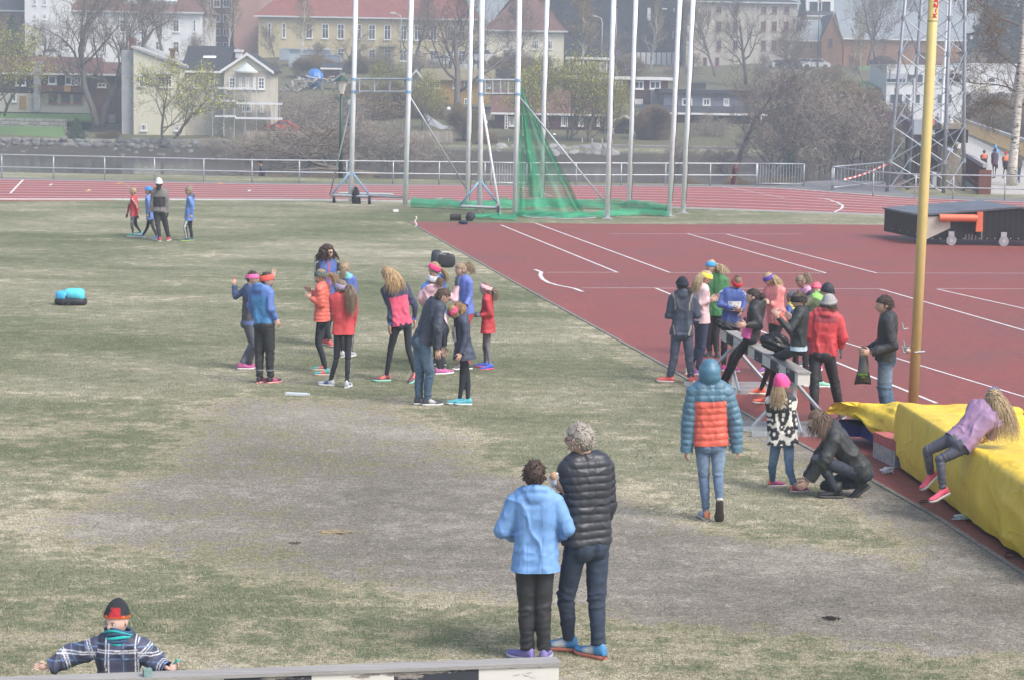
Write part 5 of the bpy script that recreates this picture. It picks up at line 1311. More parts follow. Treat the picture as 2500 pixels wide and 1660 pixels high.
# ================================================================ bridge, tower, flagpole, pillar
DZ = .04
def BL(y): return A([19.15 + (y - 91.5) * .142, y, DZ])
def BR(y): return A([23.9 + (y - 91.5) * .142, y, DZ])
r = thing('footbridge', BL(92), 'long wooden footbridge with dark red and ochre railings crossing the river', 'bridge')
b = MB(); b.hexa([BL(91.6) - A([0, 0, .4]), BR(91.6) - A([0, 0, .4]), BR(214) - A([0, 0, .4]), BL(214) - A([0, 0, .4]), BL(91.6), BR(91.6), BR(214), BL(214)], (.42, .41, .38)); b.build('deck', stone_like('worn_planks', (.34, .33, .31), (.48, .47, .44), 2, .9, .2), r)
def rail(fn, y0, y1, col, capc, side, nb, hgt=1.12):
    b = MB()
    for y in np.linspace(y0, y1, nb): p = fn(y) + A([side * .1, 0, 0]); b.box(p + A([0, 0, hgt / 2]), (.07, .1, hgt), None, col)
    rr = b.build('baluster', wood(), r); rr['kind'] = 'stuff'
    for z, h, cc in ((hgt, .16, capc), (.12, .2, col)):
        b = MB(); p, q = fn(y0) + A([side * .1, -.1, z]), fn(y1) + A([side * .1, .1, z]); b.hexa([p + A([-.1, 0, -h / 2]), p + A([.1, 0, -h / 2]), q + A([.1, 0, -h / 2]), q + A([-.1, 0, -h / 2]), p + A([-.1, 0, h / 2]), p + A([.1, 0, h / 2]), q + A([.1, 0, h / 2]), q + A([-.1, 0, h / 2])], cc)
        b.build('handrail' if z > 1 else 'toe_board', wood(), r)
rail(BL, 91.8, 213, (.13, .045, .04), (.36, .34, .36), -1, 420); rail(BR, 93, 213, (.50, .36, .17), (.40, .38, .38), 1, 260)
b = MB(); b.box(BL(91.7) + A([-.1, 0, .4]), (.5, .3, 1.1), None, (.15, .06, .05)); b.build('end_post', wood(), r)
for k in range(30):
    q = np.random.default_rng(900 + k); y0 = 93 + (k % 10) * 1.5; z0 = -2.6 + .55 * (k // 10) + q.normal() * .1; x0 = 13.6 + q.random() * 1.4 + (k // 10) * .7
    b = MB(); p = A([x0, y0, z0]); e = A([x0 + 4.2 + q.random(), y0 + 1.0, min(z0 + 2.6, -.25)]); e[0] = min(e[0], BL(y0)[0] - .3); b.tube([p, e], .13, 8, tuple(A([.17, .12, .095]) * (.7 + .6 * q.random()))); b.build('log', wood(), r)
for y in np.arange(100, 214, 9):
    b = MB(); p, q = BL(y), BR(y)
    for x in (p + A([.3, 0, -.4]), q + A([-.3, 0, -.4]), (p + q) / 2 + A([0, 0, -.4])): b.tube([x, x + A([0, 0, -5.5])], .16, 8, (.14, .09, .07))
    b.hexa([p + A([0, -.15, -.7]), q + A([0, -.15, -.7]), q + A([0, .15, -.7]), p + A([0, .15, -.7]), p + A([0, -.15, -.4]), q + A([0, -.15, -.4]), q + A([0, .15, -.4]), p + A([0, .15, -.4])], (.14, .09, .07)); b.build('pier', wood(), r)
# lattice floodlight tower
r = thing('lattice_tower', Gd(2120, 431), 'grey steel lattice tower with crossed braces standing before the bridge', 'tower'); TG = (.29, .325, .365)
legs = [((2045.7, 430, 92.3), (2087.7, 0, 92.6)), ((2176, 432, 92.3), (2191, 0, 92.6)), ((2222, 427, 94.4), (2225, 0, 94.1)), ((2093, 425, 94.4), (2125, 0, 94.1))]
LP = [(Vd(*a), Vd(*c_)) for a, c_ in legs]
for a, c_ in LP:
    a[2] = 0; b = MB(); b.tube([a, (a + c_) / 2, a + (c_ - a) * 1.4], [.08, .075, .065], 10, TG); b.build('leg', steel(), r, smooth=True)
lv = [0, .16, .34, .53, .72, .905, 1.09, 1.28, 1.4]
for i in range(4):
    a0, a1 = LP[i]; c0_, c1_ = LP[(i + 1) % 4]
    for l0, l1 in zip(lv[:-1], lv[1:]):
        for (s0, s1), (e0, e1) in (((a0, a1), (c0_, c1_)), ((c0_, c1_), (a0, a1))):
            b = MB(); rod(b, s0 + (s1 - s0) * l0, e0 + (e1 - e0) * l1, .024, 6, TG); b.build('brace', steel(), r)
for l in lv[1:-1]:
    for a, c_ in LP:
        b = MB(); p = a + (c_ - a) * l; b.tube([p - A([0, 0, .09]), p + A([0, 0, .09])], .10, 10, TG); b.build('joint', steel(), r)
b = MB(); p, q = Vd(2106, 276, 93.4), Vd(2129, 311, 93.4); b.box2((p[0], 93.2, q[2]), (q[0], 93.7, p[2]), (.42, .47, .53)); b.build('control_box', paint(), r)
b = MB(); p = Vd(2108, 215, 93.4); rod(b, Vd(2106, 300, 93.4), p - A([.02, 0, -.6]), .05, 6, (.6, .63, .66)); b.build('conduit', paint(), r)
r = thing('flagpole', Vd(2164, 428, 91.9), 'slim white flagpole on a pale base in front of the lattice tower', 'flagpole'); b = MB(); p = Gd(2164, 430); b.tube([p, Vd(2164, 400, p[1]), Vd(2184, 36, p[1]), Vd(2190, -60, p[1])], [.075, .07, .055, .045], 10, (.78, .82, .85)); b.build('pole', paint(), r, smooth=True)
b = MB(); b.box(p + A([-.05, 0, .3]), (.5, .4, .62), None, (.55, .58, .58)); b.build('base', paint(), r)
for k in range(3): b = MB(); b.sphere(p + A([.02, -.2, .55 - .16 * k]), (.1, .03, .06), 8, 6, (.12, .2, .42)); b.build('graffiti', paint(), r)
r = thing('concrete_pillar', Gd(2198, 431), 'stained concrete pillar with posters and black cover behind the lattice tower legs', 'pillar'); m_c = stone_like('stained_concrete', (.20, .175, .15), (.36, .32, .27), 1.2, .9, .3)
y_ = 95.2; b = MB(); p, q = Vd(2172, 330, y_), Vd(2222, 430, y_); b.box2((p[0], y_, 0), (q[0], y_ + .9, p[2])); b.build('shaft', m_c, r)
b = MB(); p, q = Vd(2167, 299, y_), Vd(2230, 330, y_); b.box2((p[0], y_ - .15, q[2]), (q[0], y_ + 1.05, p[2]), (.025, .03, .04)); b.build('cover', vc('plastic_sheet', .5, 5), r)
b = MB(); p, q = Vd(2170, 285, y_), Vd(2222, 299, y_); b.box2((p[0], y_ - .1, q[2]), (q[0], y_ + 1, p[2])); b.build('cap', m_c, r)
for u, v, w, h, a, c_ in ((2191, 346, .26, .14, .4, (.5, .6, .8)), (2212, 337, .14, .22, .1, (.75, .75, .72)), (2208, 331, .12, .1, 0, (.6, .6, .6))): b = MB(); b.box(Vd(u, v, y_ - .16), (w, .012, h), roty(a), c_); b.build('poster', paint(), r)

# ================================================================ yellow pole with letters
r = thing('yellow_pole', Gd(2104, 955), 'thick yellow pole with red letters rising from behind the yellow mats', 'pole')
g = Gd(2104, 955); y_ = g[1]; tp = Vd(2152.5, 0, y_); Rp = .5 * 23.5 * K * y_ / F
m_yp = vc('yellow_enamel', .35, 5, .06, .03, .002); b = MB(); top = g + (tp - g) * 1.5; b.tube([g, g + (tp - g) * .5, top], [Rp, Rp, Rp], 32, (.60, .48, .20)); b.build('pole_tube', m_yp, r, smooth=True)
b = MB(); s = g + (tp - g) * .949; b.tube([s - A([0, 0, .01]), s + A([0, 0, .01])], Rp * 1.012, 32, (.40, .32, .13)); b.build('seam', m_yp, r)
ax = norm(tp - g)
def on_pole(t, a): # t metres along, a angle round (0 = facing the camera)
    c_ = g + ax * t; return c_ + A([math.sin(a), -math.cos(a), 0]) * (Rp + .0035)
def tv(v): return np.linalg.norm(tp - g) * (955 - v) / 955
RED = (.55, .03, .04)
def letter(strokes, v0, v1, a0, a1, wd):
    b = MB()
    for (x0, z0), (x1, z1) in strokes:
        n = 6; L = []; Rr = []
        P = [on_pole(tv(v1) + (tv(v0) - tv(v1)) * (z0 + (z1 - z0) * t), a0 + (a1 - a0) * (x0 + (x1 - x0) * t)) for t in np.linspace(0, 1, n)]
        aa_ = [a0 + (a1 - a0) * (x0 + (x1 - x0) * t) for t in np.linspace(0, 1, n)]
        d = norm(P[-1] - P[0])
        for p, a in zip(P, aa_): s = norm(np.cross(d, A([math.sin(a), -math.cos(a), 0]))) * wd; L.append(p - s); Rr.append(p + s)
        b.grid(np.stack([L, Rr], 1), RED)
    o = b.build('letter', vc('red_lettering', .5, 5, .05, 0), r)
dv = .3776 / 1.0  # source px -> view px handled by tv in 2361 units
def vz(z): return z / 13.07 / K
letter([((0, .15), (.55, 1.3)), ((.55, 1.3), (1, -.15)), ((.2, .45), (.8, .3))], vz(-40), vz(110), .02, .78, .011)
letter([((.05, .15), (.02, 1)), ((.02, 1), (.95, 0)), ((.95, 0), (1, .95))], vz(130), vz(270), .02, .72, .011)
letter([((.5, .0), (.5, 1))], vz(290), vz(410), .1, .62, .010)
letter([((.05, 0), (.15, 1)), ((.1, .5), (1, 1)), ((.15, .55), (.9, 0))], vz(435), vz(575), -.02, .66, .010)
# winch fittings
for v, u0, u1 in ((758, 2083, 2090), (800, 2086, 2093), (812, 2083, 2093)):
    b = MB(); p = Vd(u1 + 3, v, y_ - .02); e = Vd(u0, v + (2 if v < 800 else 0), y_ - .12); b.tube([p, e], .012, 6, GALV); b.tube([e, e + A([-.02, 0, .09])], .01, 6, GALV); b.build('winch', steel(), r)
b = MB(); c_ = Vd(2092, 808, y_ - .06); b.sphere(c_, (.05, .05, .04), 10, 8, (.45, .4, .32)); b.tube([Vd(2086, 797, y_ - .1), Vd(2096, 797, y_ - .1)], .012, 6, (.1, .1, .1)); b.tube([c_ + A([.1, 0, -.02]), c_ + A([.24, 0, -.01])], .015, 6, GALV); b.build('winch', steel(), r)

# ================================================================ high jump mats under covers
m_tarp, nt, bs = new_mat('yellow_tarpaulin'); oc = objcoord(nt); n1 = noise(nt, 1.6, 4, .6, oc); n2 = noise(nt, 5, 5, .65, objcoord(nt, (1, 1, .35)))
nt.links.new(mix(nt, .6, ramp(nt, n1.outputs[0], [(.3, (.72, .50, .04)), (.7, (.86, .63, .06))]).outputs[0], ramp(nt, n2.outputs[0], [(.3, (.75, .75, .7)), (.7, (1.1, 1.1, 1.1))]).outputs[0], 'MULTIPLY'), bs.inputs['Base Color'])
bs.inputs['Roughness'].default_value = .45; n3 = noise(nt, 1.5, 3, .5, objcoord(nt, (1, .6, 1.4))); cr_ = ramp(nt, n3.outputs[0], [(.47, (0, 0, 0)), (.5, (1, 1, 1)), (.53, (0, 0, 0))]); bump(nt, bs, math_n(nt, 'ADD', n2.outputs[0], math_n(nt, 'MULTIPLY', cr_.outputs[0], .16)), .8, .045)
def cover(C, H, hem, name, label, seed, mat, slack=.06, nu=90, nv=70, tilt=0, hemw=.12, folds=1.0):
    """C: 4 ground corners (front-left, front-right, back-right, back-left); hem(s): gap between cover and ground along the perimeter"""
    C = [A([p[0], p[1], 0]) for p in C]; cen = sum(C) / 4
    per = []; cor = 10; rad = .3
    for i in range(4):
        a, b_, c_ = C[i], C[(i + 1) % 4], C[(i + 2) % 4]; d1 = norm(b_ - a); L = np.linalg.norm(b_ - a)
        n = max(8, int(L / .12))
        for t in np.linspace(rad / L, 1 - rad / L, n): per.append(a + (b_ - a) * t)
        d2 = norm(c_ - b_)
        for t in np.linspace(0, 1, cor + 2)[1:-1]:
            p = b_ - d1 * rad * (1 - t) ** 2 + d2 * rad * t ** 2; per.append(p)
    per = A(per); n = len(per); out = per - cen; out /= np.linalg.norm(out, axis=1)[:, None]
    rows = []; sides = 26; q = A(per)
    s_ = np.concatenate([[0], np.cumsum(np.linalg.norm(np.diff(per, axis=0), axis=1))])
    vert = sinnoise(np.stack([s_, s_ * 0, s_ * 0], 1), 5.5, seed, 2); vert2 = sinnoise(np.stack([s_, s_ * 0 + 3, s_ * 0], 1), 1.7, seed + 1, 2)
    hg = hem(per)
    for k in range(sides + 1):
        t = k / sides; z = hg + (H - hg - .10) * t
        sway = (slack * .8 * vert2 + folds * .035 * vert) * (1 - t) ** .8 + .02 * (1 - t) * hemw / .12
        nz = sinnoise(np.stack([s_, s_ * 0, np.full(n, t * H)], 1), 4.2, seed + 7) * .022 * folds + (ridges(np.stack([s_ * .8 + t * H * 1.3, s_ * 0, np.full(n, t * H * .7)], 1), 5.0, seed + 9) - .3) * .03 * folds
        rows.append(per + out * (sway + nz + .05 * math.sin(math.pi * t))[:, None] + A([0, 0, 1]) * np.broadcast_to(z, (n,))[:, None])
    for t in (.25, .5, .75, 1.0): rows.append(per - out * (.12 * (1 - math.cos(t * math.pi / 2))) + A([0, 0, 1]) * (H - .10 + .10 * math.sin(t * math.pi / 2)))
    for t in np.linspace(.03, .985, 40):
        p = (per - out * .12) * (1 - t) + cen * t; w = (ridges(p * A([1.2, .5, 1]), 2.6, seed + 5) - .3) * .022 * folds + sinnoise(p, 2.0, seed + 3) * .035 + sinnoise(p * A([1, .3, 1]), 5, seed + 4) * .014 * folds
        p = p + A([0, 0, 1]) * (H + w * min(1, t * 8) * (1 + slack * 6) - tilt * 0)[:, None]; rows.append(p)
    b = MB(); b.grid(np.stack(rows), (1, 1, 1), closed=True); k = b.n; b.v.append(A([rows[-1].mean(0)])); b.c.append(A([[1, 1, 1.]])); b.n += 1
    base = (len(rows) - 1) * n; b.f[3].append(A([[k, base + j, base + (j + 1) % n] for j in range(n)]))
    o = b.build(name, mat, label=None, cat=None, smooth=True, origin=C[0]); return o
H1 = .78
f1, f2 = Gd(2052, 1068), Gd(2420, 1340); bl = Gd(2119, 934, H1); bl[2] = 0
dirb = bl - f1; dirb = norm(dirb) * 4.3
e1 = norm(f2 - f1)
MC = [f1, f1 + e1 * 6.5, f1 + e1 * 6.5 + dirb, f1 + dirb]
rt = thing('landing_mat', f1, 'large high jump landing mat under a yellow tarpaulin cover', 'mat')
def hem1(p):
    s = (p - f1) @ e1; dback = np.abs((p - f1) @ norm(dirb)); return np.where(dback < .5, .015 + .05 * (1 + np.sin(s * 2.1 + .4)) * .5 + .10 * np.exp(-((s - .35) / .4) ** 2), .05)
o = cover(MC, H1, hem1, 'cover', '', 4, m_tarp); o.parent = rt; o.location = (0, 0, 0)
b = MB(); ins = [m_ + norm(sum(MC) / 4 - m_) * .16 for m_ in MC]; b.hexa([p * A([1, 1, 0]) + A([0, 0, .02]) for p in ins] + [p * A([1, 1, 0]) + A([0, 0, H1 - .16]) for p in ins], (.02, .035, .20)); b.build('mat_core', vc('blue_vinyl', .5, 4), rt)
H2 = .5
g1_, g2_ = Gd(1967, 1030), Gd(2150, 1085); d2_ = Gd(1921, 921, H2); 
P_A = Gd(1958, 1012); P_B = Gd(2075, 1062); P_D = Gd(1912, 925, H2) * A([1, 1, 0]); P_C = P_D + A([2.6, -.1, 0])
rt = thing('small_mat', P_A, 'smaller blue landing mat half covered by a loose yellow tarpaulin', 'mat')
MC2 = [P_A, P_B, P_C, P_D]
def hem2(p): s = (p - P_A) @ norm(P_B - P_A); return np.where((np.abs((p - P_A) @ A([-norm(P_B - P_A)[1], norm(P_B - P_A)[0], 0])) < .5), .34 - .22 * np.clip(s / 1.4, 0, 1), .2)
o = cover(MC2, H2, hem2, 'cover', '', 9, m_tarp, slack=.09, folds=1.7); o.parent = rt; o.location = A(rt.location) * 0 + (MC2[0] - A(rt.location)) * 0
b = MB(); cc_ = sum(MC2) / 4; ins = [m_ + norm(cc_ - m_) * .13 for m_ in MC2]; b.hexa([p * A([1, 1, 0]) + A([0, 0, .06]) for p in ins] + [p * A([1, 1, 0]) + A([0, 0, H2 - .22]) for p in ins], (.02, .035, .22)); b.build('mat_core', vc('blue_vinyl', .5, 4), rt)
# block between the mats
r = thing('foam_block', Gd(2030, 1068), 'grey concrete block with a pink red top between the two mats', 'block'); p = Gd(2012, 1054); e = norm(Gd(2051, 1073) - p); n_ = A([-e[1], e[0], 0])
c8 = [p, p + e * .75, p + e * .75 + n_ * 1.1, p + n_ * 1.1]; b = MB(); b.hexa([x * A([1, 1, 0]) + A([0, 0, .005]) for x in c8] + [x * A([1, 1, 0]) + A([0, 0, .2]) for x in c8], (.36, .34, .32)); b.build('block', vc('old_concrete', .9, 14, .35, .4, .01), r)
b = MB(); b.hexa([x * A([1, 1, 0]) + A([0, 0, .2]) for x in c8] + [x * A([1, 1, 0]) + A([0, 0, .32]) for x in c8], (.42, .12, .11)); b.build('top_layer', vc('rubber_top', .8, 14), r)
def coil(p, label, col, r_=.1, n=4, rad=.006, seed=0, name='rope'):
    q = np.random.default_rng(seed); t = np.linspace(0, n * 6.28, n * 16); b = MB()
    b.tube(np.stack([p[0] + np.cos(t) * r_ * (.6 + .4 * np.sin(t * .37 + seed)), p[1] + np.sin(t) * r_ * .7 * (.7 + .3 * np.cos(t * .29)), .01 + .012 * t / 6.28 + .008 * np.sin(t * 1.7)], 1), rad, 5, col); return b.build(name, vc('rope', .9, 30), label=label, cat='rope', smooth=True)
coil(Gd(2218, 1199), 'small coil of pale rope on the red surface beside the mat', (.5, .58, .55), .11, 4, .008, 1)
coil(Gd(2045, 1092), 'crumpled piece of white plastic by the corner of the mat', (.6, .64, .7), .08, 5, .012, 2, 'plastic_wrap')
coil(Gd(2128, 1160), 'thin black cord lying at the hem of the yellow cover', (.03, .03, .03), .12, 1, .006, 3); coil(Gd(2330, 1284), 'longer black cord at the hem near the right picture edge', (.03, .03, .03), .2, 1, .006, 4)

# ================================================================ big wheeled cover at the right
m_rib = striped('ribbed_black_sheet', (.008, .009, .014), (.022, .025, .036), 'x', .16, .55, .3, (.0, .3), .6)
m_riby = striped('ribbed_black_side', (.008, .009, .014), (.022, .025, .036), 'y', .16, .55, .3, (.0, .3), .6)
m_rroof = striped('ribbed_grey_roof', (.10, .115, .14), (.19, .21, .24), 'y', .2, .45, .35, (.0, .35), .6)
fl = Gd(2122, 565); fy = fl[1]; fr_ = A([Vd(2470, 565, fy)[0], fy, 0]); bk = Gd(2039, 546); dep = bk - fl
zl = Vd(2122, 499, fy)[2]; zp = Vd(2352, 481, fy)[2]; px_ = Vd(2352, 481, fy)[0]
r = thing('mat_shelter', fl, 'black ribbed wheeled shelter with sloping roof and orange cross bar standing on the red surface', 'shelter')
z0 = .16
def U(p, z): return A([p[0], p[1], z])
pk = A([px_, fy, 0])
b = MB(); b.prism([U(fl, z0), U(fr_, z0), U(fr_, zl + .02), U(pk, zp), U(fl, zl)], (0, .04, 0)); b.build('front_panel', m_rib, r)
b = MB(); b.hexa([U(fl, z0) + A([-.02, .02, 0]), U(fl, z0) + A([.03, .04, 0]), U(fl + dep, z0) + A([.03, .0, 0]), U(fl + dep, z0) + A([-.02, 0, 0]), U(fl, zl) + A([-.02, .02, -.01]), U(fl, zl) + A([.03, .04, -.01]), U(fl + dep, zl) + A([.03, .0, -.01]), U(fl + dep, zl) + A([-.02, 0, -.01])]); b.build('side_panel', m_riby, r)
b = MB(); b.hexa([U(fl, zl) + A([-.08, -.06, 0]), U(pk, zp) + A([0, -.06, 0]), U(pk + dep, zp), U(fl + dep, zl) + A([-.08, 0, 0])] + [x + A([0, 0, .05]) for x in (U(fl, zl) + A([-.08, -.06, 0]), U(pk, zp) + A([0, -.06, 0]), U(pk + dep, zp), U(fl + dep, zl) + A([-.08, 0, 0]))])
b.hexa([U(pk, zp) + A([.002, -.06, 0]), U(fr_, zl) + A([0, -.06, 0]), U(fr_ + dep, zl), U(pk + dep, zp) + A([.002, 0, 0])] + [x + A([0, 0, .05]) for x in (U(pk, zp) + A([.002, -.06, 0]), U(fr_, zl) + A([0, -.06, 0]), U(fr_ + dep, zl), U(pk + dep, zp) + A([.002, 0, 0]))]); b.build('roof', m_rroof, r)
def FP(u, v, out=.012): p = Vd(u, v, fy - out); return p
b = MB(); b.prism([FP(2122, 501), FP(2191, 498), FP(2191, 527), FP(2133, 554), FP(2122, 556)][::-1], (0, .008, 0), (.52, .50, .43)); b.build('beige_panel', paint(), r)
b = MB(); b.tube([FP(2166, 503, .12), FP(2254, 504, .12)], .105, 16, (.70, .17, .09)); ob = b.build('crossbar_tube', paint(), r, smooth=False)
b = MB(); b.prism([FP(2254, 490, .2), FP(2267, 490, .2), FP(2266, 535, .2), FP(2250, 535, .2)][::-1], (0, .14, 0), (.70, .17, .09)); b.build('crossbar_end', paint(), r)
for u, v in ((2193, 556), (2314, 556), (2430, 556)):
    b = MB(); c_ = FP(u, 559, .05); c_[2] = .14; b.tube([c_ - A([0, .03, 0]), c_ + A([0, .03, 0])], .14, 16, (.30, .31, .33)); w = b.build('wheel', vc('grey_rubber', .6, 10), r); b = MB(); b.tube([c_ - A([0, .04, 0]), c_ + A([0, .04, 0])], .05, 10, (.5, .5, .5)); b.build('hub', steel(), w); b = MB(); b.box(c_ + A([0, .02, .17]), (.16, .05, .16), None, GALV); b.build('bracket', steel(), r)
b = MB(); 
for u in np.arange(2060, 2440, 18): b.box(FP(u, 551, .01) if u > 2124 else U(fl + dep * (2122 - u) / 83, .28) + A([-.03, 0, 0]), (.03, .012, .03), None, (.4, .42, .45))
b.build('rivets', steel(), r)
for u, h in ((2225, 14), (2233, 16), (2240, 15), (2248, 12), (2262, 20)): b = MB(); p, q = FP(u, 556 - h), FP(u + 3, 554); b.box2((p[0], fy - .012, q[2]), (q[0], fy - .004, p[2]), (.16, .165, .175)); b.build('scuff_patch', paint(), r)

# ================================================================ steeplechase barriers
m_barr, nt, bs = new_mat('flaking_paint'); at = nd(nt, 'ShaderNodeVertexColor', layer_name='Col'); oc = objcoord(nt, (1, 1, 1)); n1 = noise(nt, 2.2, 8, .72, objcoord(nt, (1.2, 1.2, 5))); n2 = noise(nt, 14, 4, .6, oc)
fl_ = ramp(nt, n1.outputs[0], [(.575, (0, 0, 0)), (.6, (1, 1, 1))]); wd_ = ramp(nt, n2.outputs[0], [(.3, (.20, .18, .16)), (.7, (.34, .31, .28))])
nt.links.new(mix(nt, fl_.outputs[0], at.outputs[0], wd_.outputs[0]), bs.inputs['Base Color']); bs.inputs['Roughness'].default_value = .7; bump(nt, bs, fl_.outputs[0], .4, .004)
m_oldw = stone_like('grey_weathered_wood', (.24, .235, .23), (.36, .35, .34), 3, .85, .3, (.3, 6, 6))
def barrier(p0, p1, zt, blocks, label, th=.127, wdt=.127, top=None, legs=(), name='steeple_barrier'):
    r = thing(name, (p0 + p1) / 2 * A([1, 1, 0]), label, 'barrier'); e = norm((p1 - p0) * A([1, 1, 0])); n_ = A([-e[1], e[0], 0]); L = np.linalg.norm((p1 - p0)[:2]); s = 0; i = 0
    while s < L - 1e-3:
        l = blocks[min(i, len(blocks) - 1)][0]; c_ = blocks[i % len(blocks)][1]; l = min(l, L - s)
        a = p0 * A([1, 1, 0]) + e * (s + .001); q = p0 * A([1, 1, 0]) + e * (s + l - .001); b = MB()
        b.hexa([a - n_ * wdt / 2 + A([0, 0, zt - th]), q - n_ * wdt / 2 + A([0, 0, zt - th]), q + n_ * wdt / 2 + A([0, 0, zt - th]), a + n_ * wdt / 2 + A([0, 0, zt - th])] + [x for x in (a - n_ * wdt / 2 + A([0, 0, zt - .012]), q - n_ * wdt / 2 + A([0, 0, zt - .012]), q + n_ * wdt / 2 + A([0, 0, zt - .012]), a + n_ * wdt / 2 + A([0, 0, zt - .012]))], c_)
        b.build('beam_block', m_barr, r); s += l; i += 1
    a, q = p0 * A([1, 1, 0]), p0 * A([1, 1, 0]) + e * L; b = MB(); g_ = .012
    b.hexa([x + A([0, 0, z]) for z in (zt - .011, zt + .012) for x in (a - n_ * (wdt / 2 + g_) - e * g_, q - n_ * (wdt / 2 + g_) + e * g_, q + n_ * (wdt / 2 + g_) + e * g_, a + n_ * (wdt / 2 + g_) - e * g_)], (.30, .29, .28)); b.build('top_board', m_oldw if top is None else top, r)
    for f_ in legs:
        c_ = a + e * L * f_; S = .055
        b = MB(); b.box(c_ + A([0, 0, (zt - th + .06) / 2]), (S, S, zt - th - .06), rotz(math.atan2(e[1], e[0])), GALV); b.build('leg_post', steel(), r)
        for sg in (-1, 1):
            b = MB(); rod(b, c_ + n_ * sg * .0 + A([0, 0, zt * .72]) + n_ * sg * .05, c_ + n_ * sg * .55 + A([0, 0, .06]), .026, 4); b.build('leg_brace', steel(), r)
            b = MB(); rod(b, c_ + e * sg * .05 + A([0, 0, zt * .35]), c_ + e * sg * .42 + A([0, 0, .06]), .024, 4); b.build('leg_brace', steel(), r)
        b = MB(); b.box(c_ + A([0, 0, .035]), (.06, 1.35, .06), rotz(math.atan2(e[1], e[0])), GALV); b.build('foot_rail', steel(), r)
        for sg in (-.42, .42): b = MB(); b.box(c_ + e * sg + A([0, 0, .034]), (.06, 1.3, .06), rotz(math.atan2(e[1], e[0])), GALV); b.build('foot_rail', steel(), r)
        b = MB(); b.box(c_ + A([0, 0, .036]), (.9, .055, .055), rotz(math.atan2(e[1], e[0])), GALV); b.build('foot_rail', steel(), r)
    return r
WB, BB = (.62, .61, .58), (.03, .035, .05)
ZB = .84
pa, pb = Gd(1674, 758, ZB), Gd(1854, 859, ZB)
barrier(pa, pb, ZB, [(.42, WB), (.5, BB), (.5, WB), (.5, BB)] * 3, 'black and white wooden steeplechase barrier people lean on beside the mats', .16, .16, legs=(.12, .9))
ZF = .80
pf1 = Gd(1284, 1524, ZF); pf0 = Gd(-160, 1577, ZF); pf1 = pf1; 
barrier(pf1, pf0, ZF, [(.53, WB), (.55, BB)] * 5, 'weathered black and white barrier beam across the bottom foreground', .16, .13, legs=(.05,))
# little toy box on the foreground beam
pt = Gd(340, 1562, ZF); pt = A([pt[0], pt[1], ZF + .012]); tt = (pt - pf1 * A([1, 1, 0]))
m_tb = stone_like('green_grey_box', (.12, .22, .22), (.25, .38, .36), 60, .7, .1)
b = MB(); b.box(pt + A([0, 0, .024]), (.052, .052, .046), rotz(.35)); b.build('toy_block', m_tb, label='small green grey toy block standing on the foreground beam', cat='block')
# backpack, black bag, white plank, litter
r = thing('backpack', Gd(163, 704), 'bright turquoise backpack with black back panel lying on the grass', 'backpack'); g = Gd(163, 703); CY_ = (.10, .58, .72); BK = (.02, .022, .03)
def lump(c_, s, col, seed, par, name, mat=None, rot=None, amp=.12): b = MB(); b.sphere(A(c_), s, 22, 14, col, rot=rot, fn=lambda p: np.sign(p) * np.abs(p) ** .6 * (1 + amp * sinnoise(p, 2.2, seed))[:, None]); return b.build(name, mat or vc('nylon', .55, 14), par, smooth=True)
lump(g + A([0, 0, .07]), (.31, .2, .085), BK, 2, r, 'back_panel'); lump(g + A([.08, .0, .20]), (.20, .15, .12), CY_, 3, r, 'main_pocket'); lump(g + A([-.15, -.02, .17]), (.13, .15, .10), (.06, .42, .72), 4, r, 'front_pocket')
b = MB(); b.tube([g + A([-.05, -.18, .1]), g + A([-.06, -.1, .27]), g + A([-.05, .05, .29]), g + A([-.04, .15, .15])], .022, 6, BK); b.build('strap', vc('nylon', .55, 14), r); b = MB(); b.tube([g + A([-.1, -.2, .09]), g + A([-.12, -.26, .02]), g + A([-.02, -.27, .012]), g + A([.02, -.2, .06])], .012, 6, BK); b.build('strap', vc('nylon', .55, 14), r)
b = MB(); b.tube([g + A([-.17, -.14, .21]), g + A([-.24, -.05, .24])], .012, 6, (.4, .45, .5)); b.build('zip', vc('nylon', .55, 14), r)
r = thing('sports_bag', Gd(1022, 618), 'black sports bag with pale piping standing on the grass behind the girls', 'bag'); g = Gd(1024, 617)
lump(g + A([.02, 0, .17]), (.24, .17, .17), BK, 5, r, 'body', amp=.08); lump(g + A([-.19, -.02, .2]), (.12, .12, .2), (.025, .03, .045), 6, r, 'side_pocket')
for k in range(2): b = MB(); b.tube([g + A([-.12, -.1 + .1 * k, .30]), g + A([-.02, -.12 + .1 * k, .37]), g + A([.12, -.1 + .1 * k, .36]), g + A([.2, -.08 + .1 * k, .28])], .012, 6, (.55, .58, .5)); b.build('handle', vc('nylon', .55, 14), r)
for x in (-.02, .03): b = MB(); b.box(g + A([x, -.13, .3]), (.02, .01, .06), roty(-.3), (.7, .72, .75)); b.build('stripe', paint(), r)
b = MB(); p, q = Gd(659, 909), Gd(707, 911); e = norm(q - p); n_ = A([-e[1], e[0], 0]); b.hexa([x + A([0, 0, z]) for z in (.0, .03) for x in (p - n_ * .05, q - n_ * .05, q + n_ * .05, p + n_ * .05)], (.62, .68, .73)); b.box(q + A([.02, -.03, .02]), (.05, .05, .02), None, (.62, .68, .73)); b.build('marker_board', paint(), label='narrow white take-off marker board lying on the grass', cat='board')
b = MB(); p = Gd(1917, 1428); q = np.random.default_rng(2)
for k in range(12): a = q.random() * 6.28; b.tube([p + q.normal(size=3) * A([.03, .03, 0]) + A([0, 0, .01]), p + A([math.cos(a) * .09, math.sin(a) * .05, .02])], [.007, .002], 4, (.03, .028, .025))
b.build('twig_litter', m_twig, label='small dark twigs lying on the worn ground at lower right', cat='twigs')
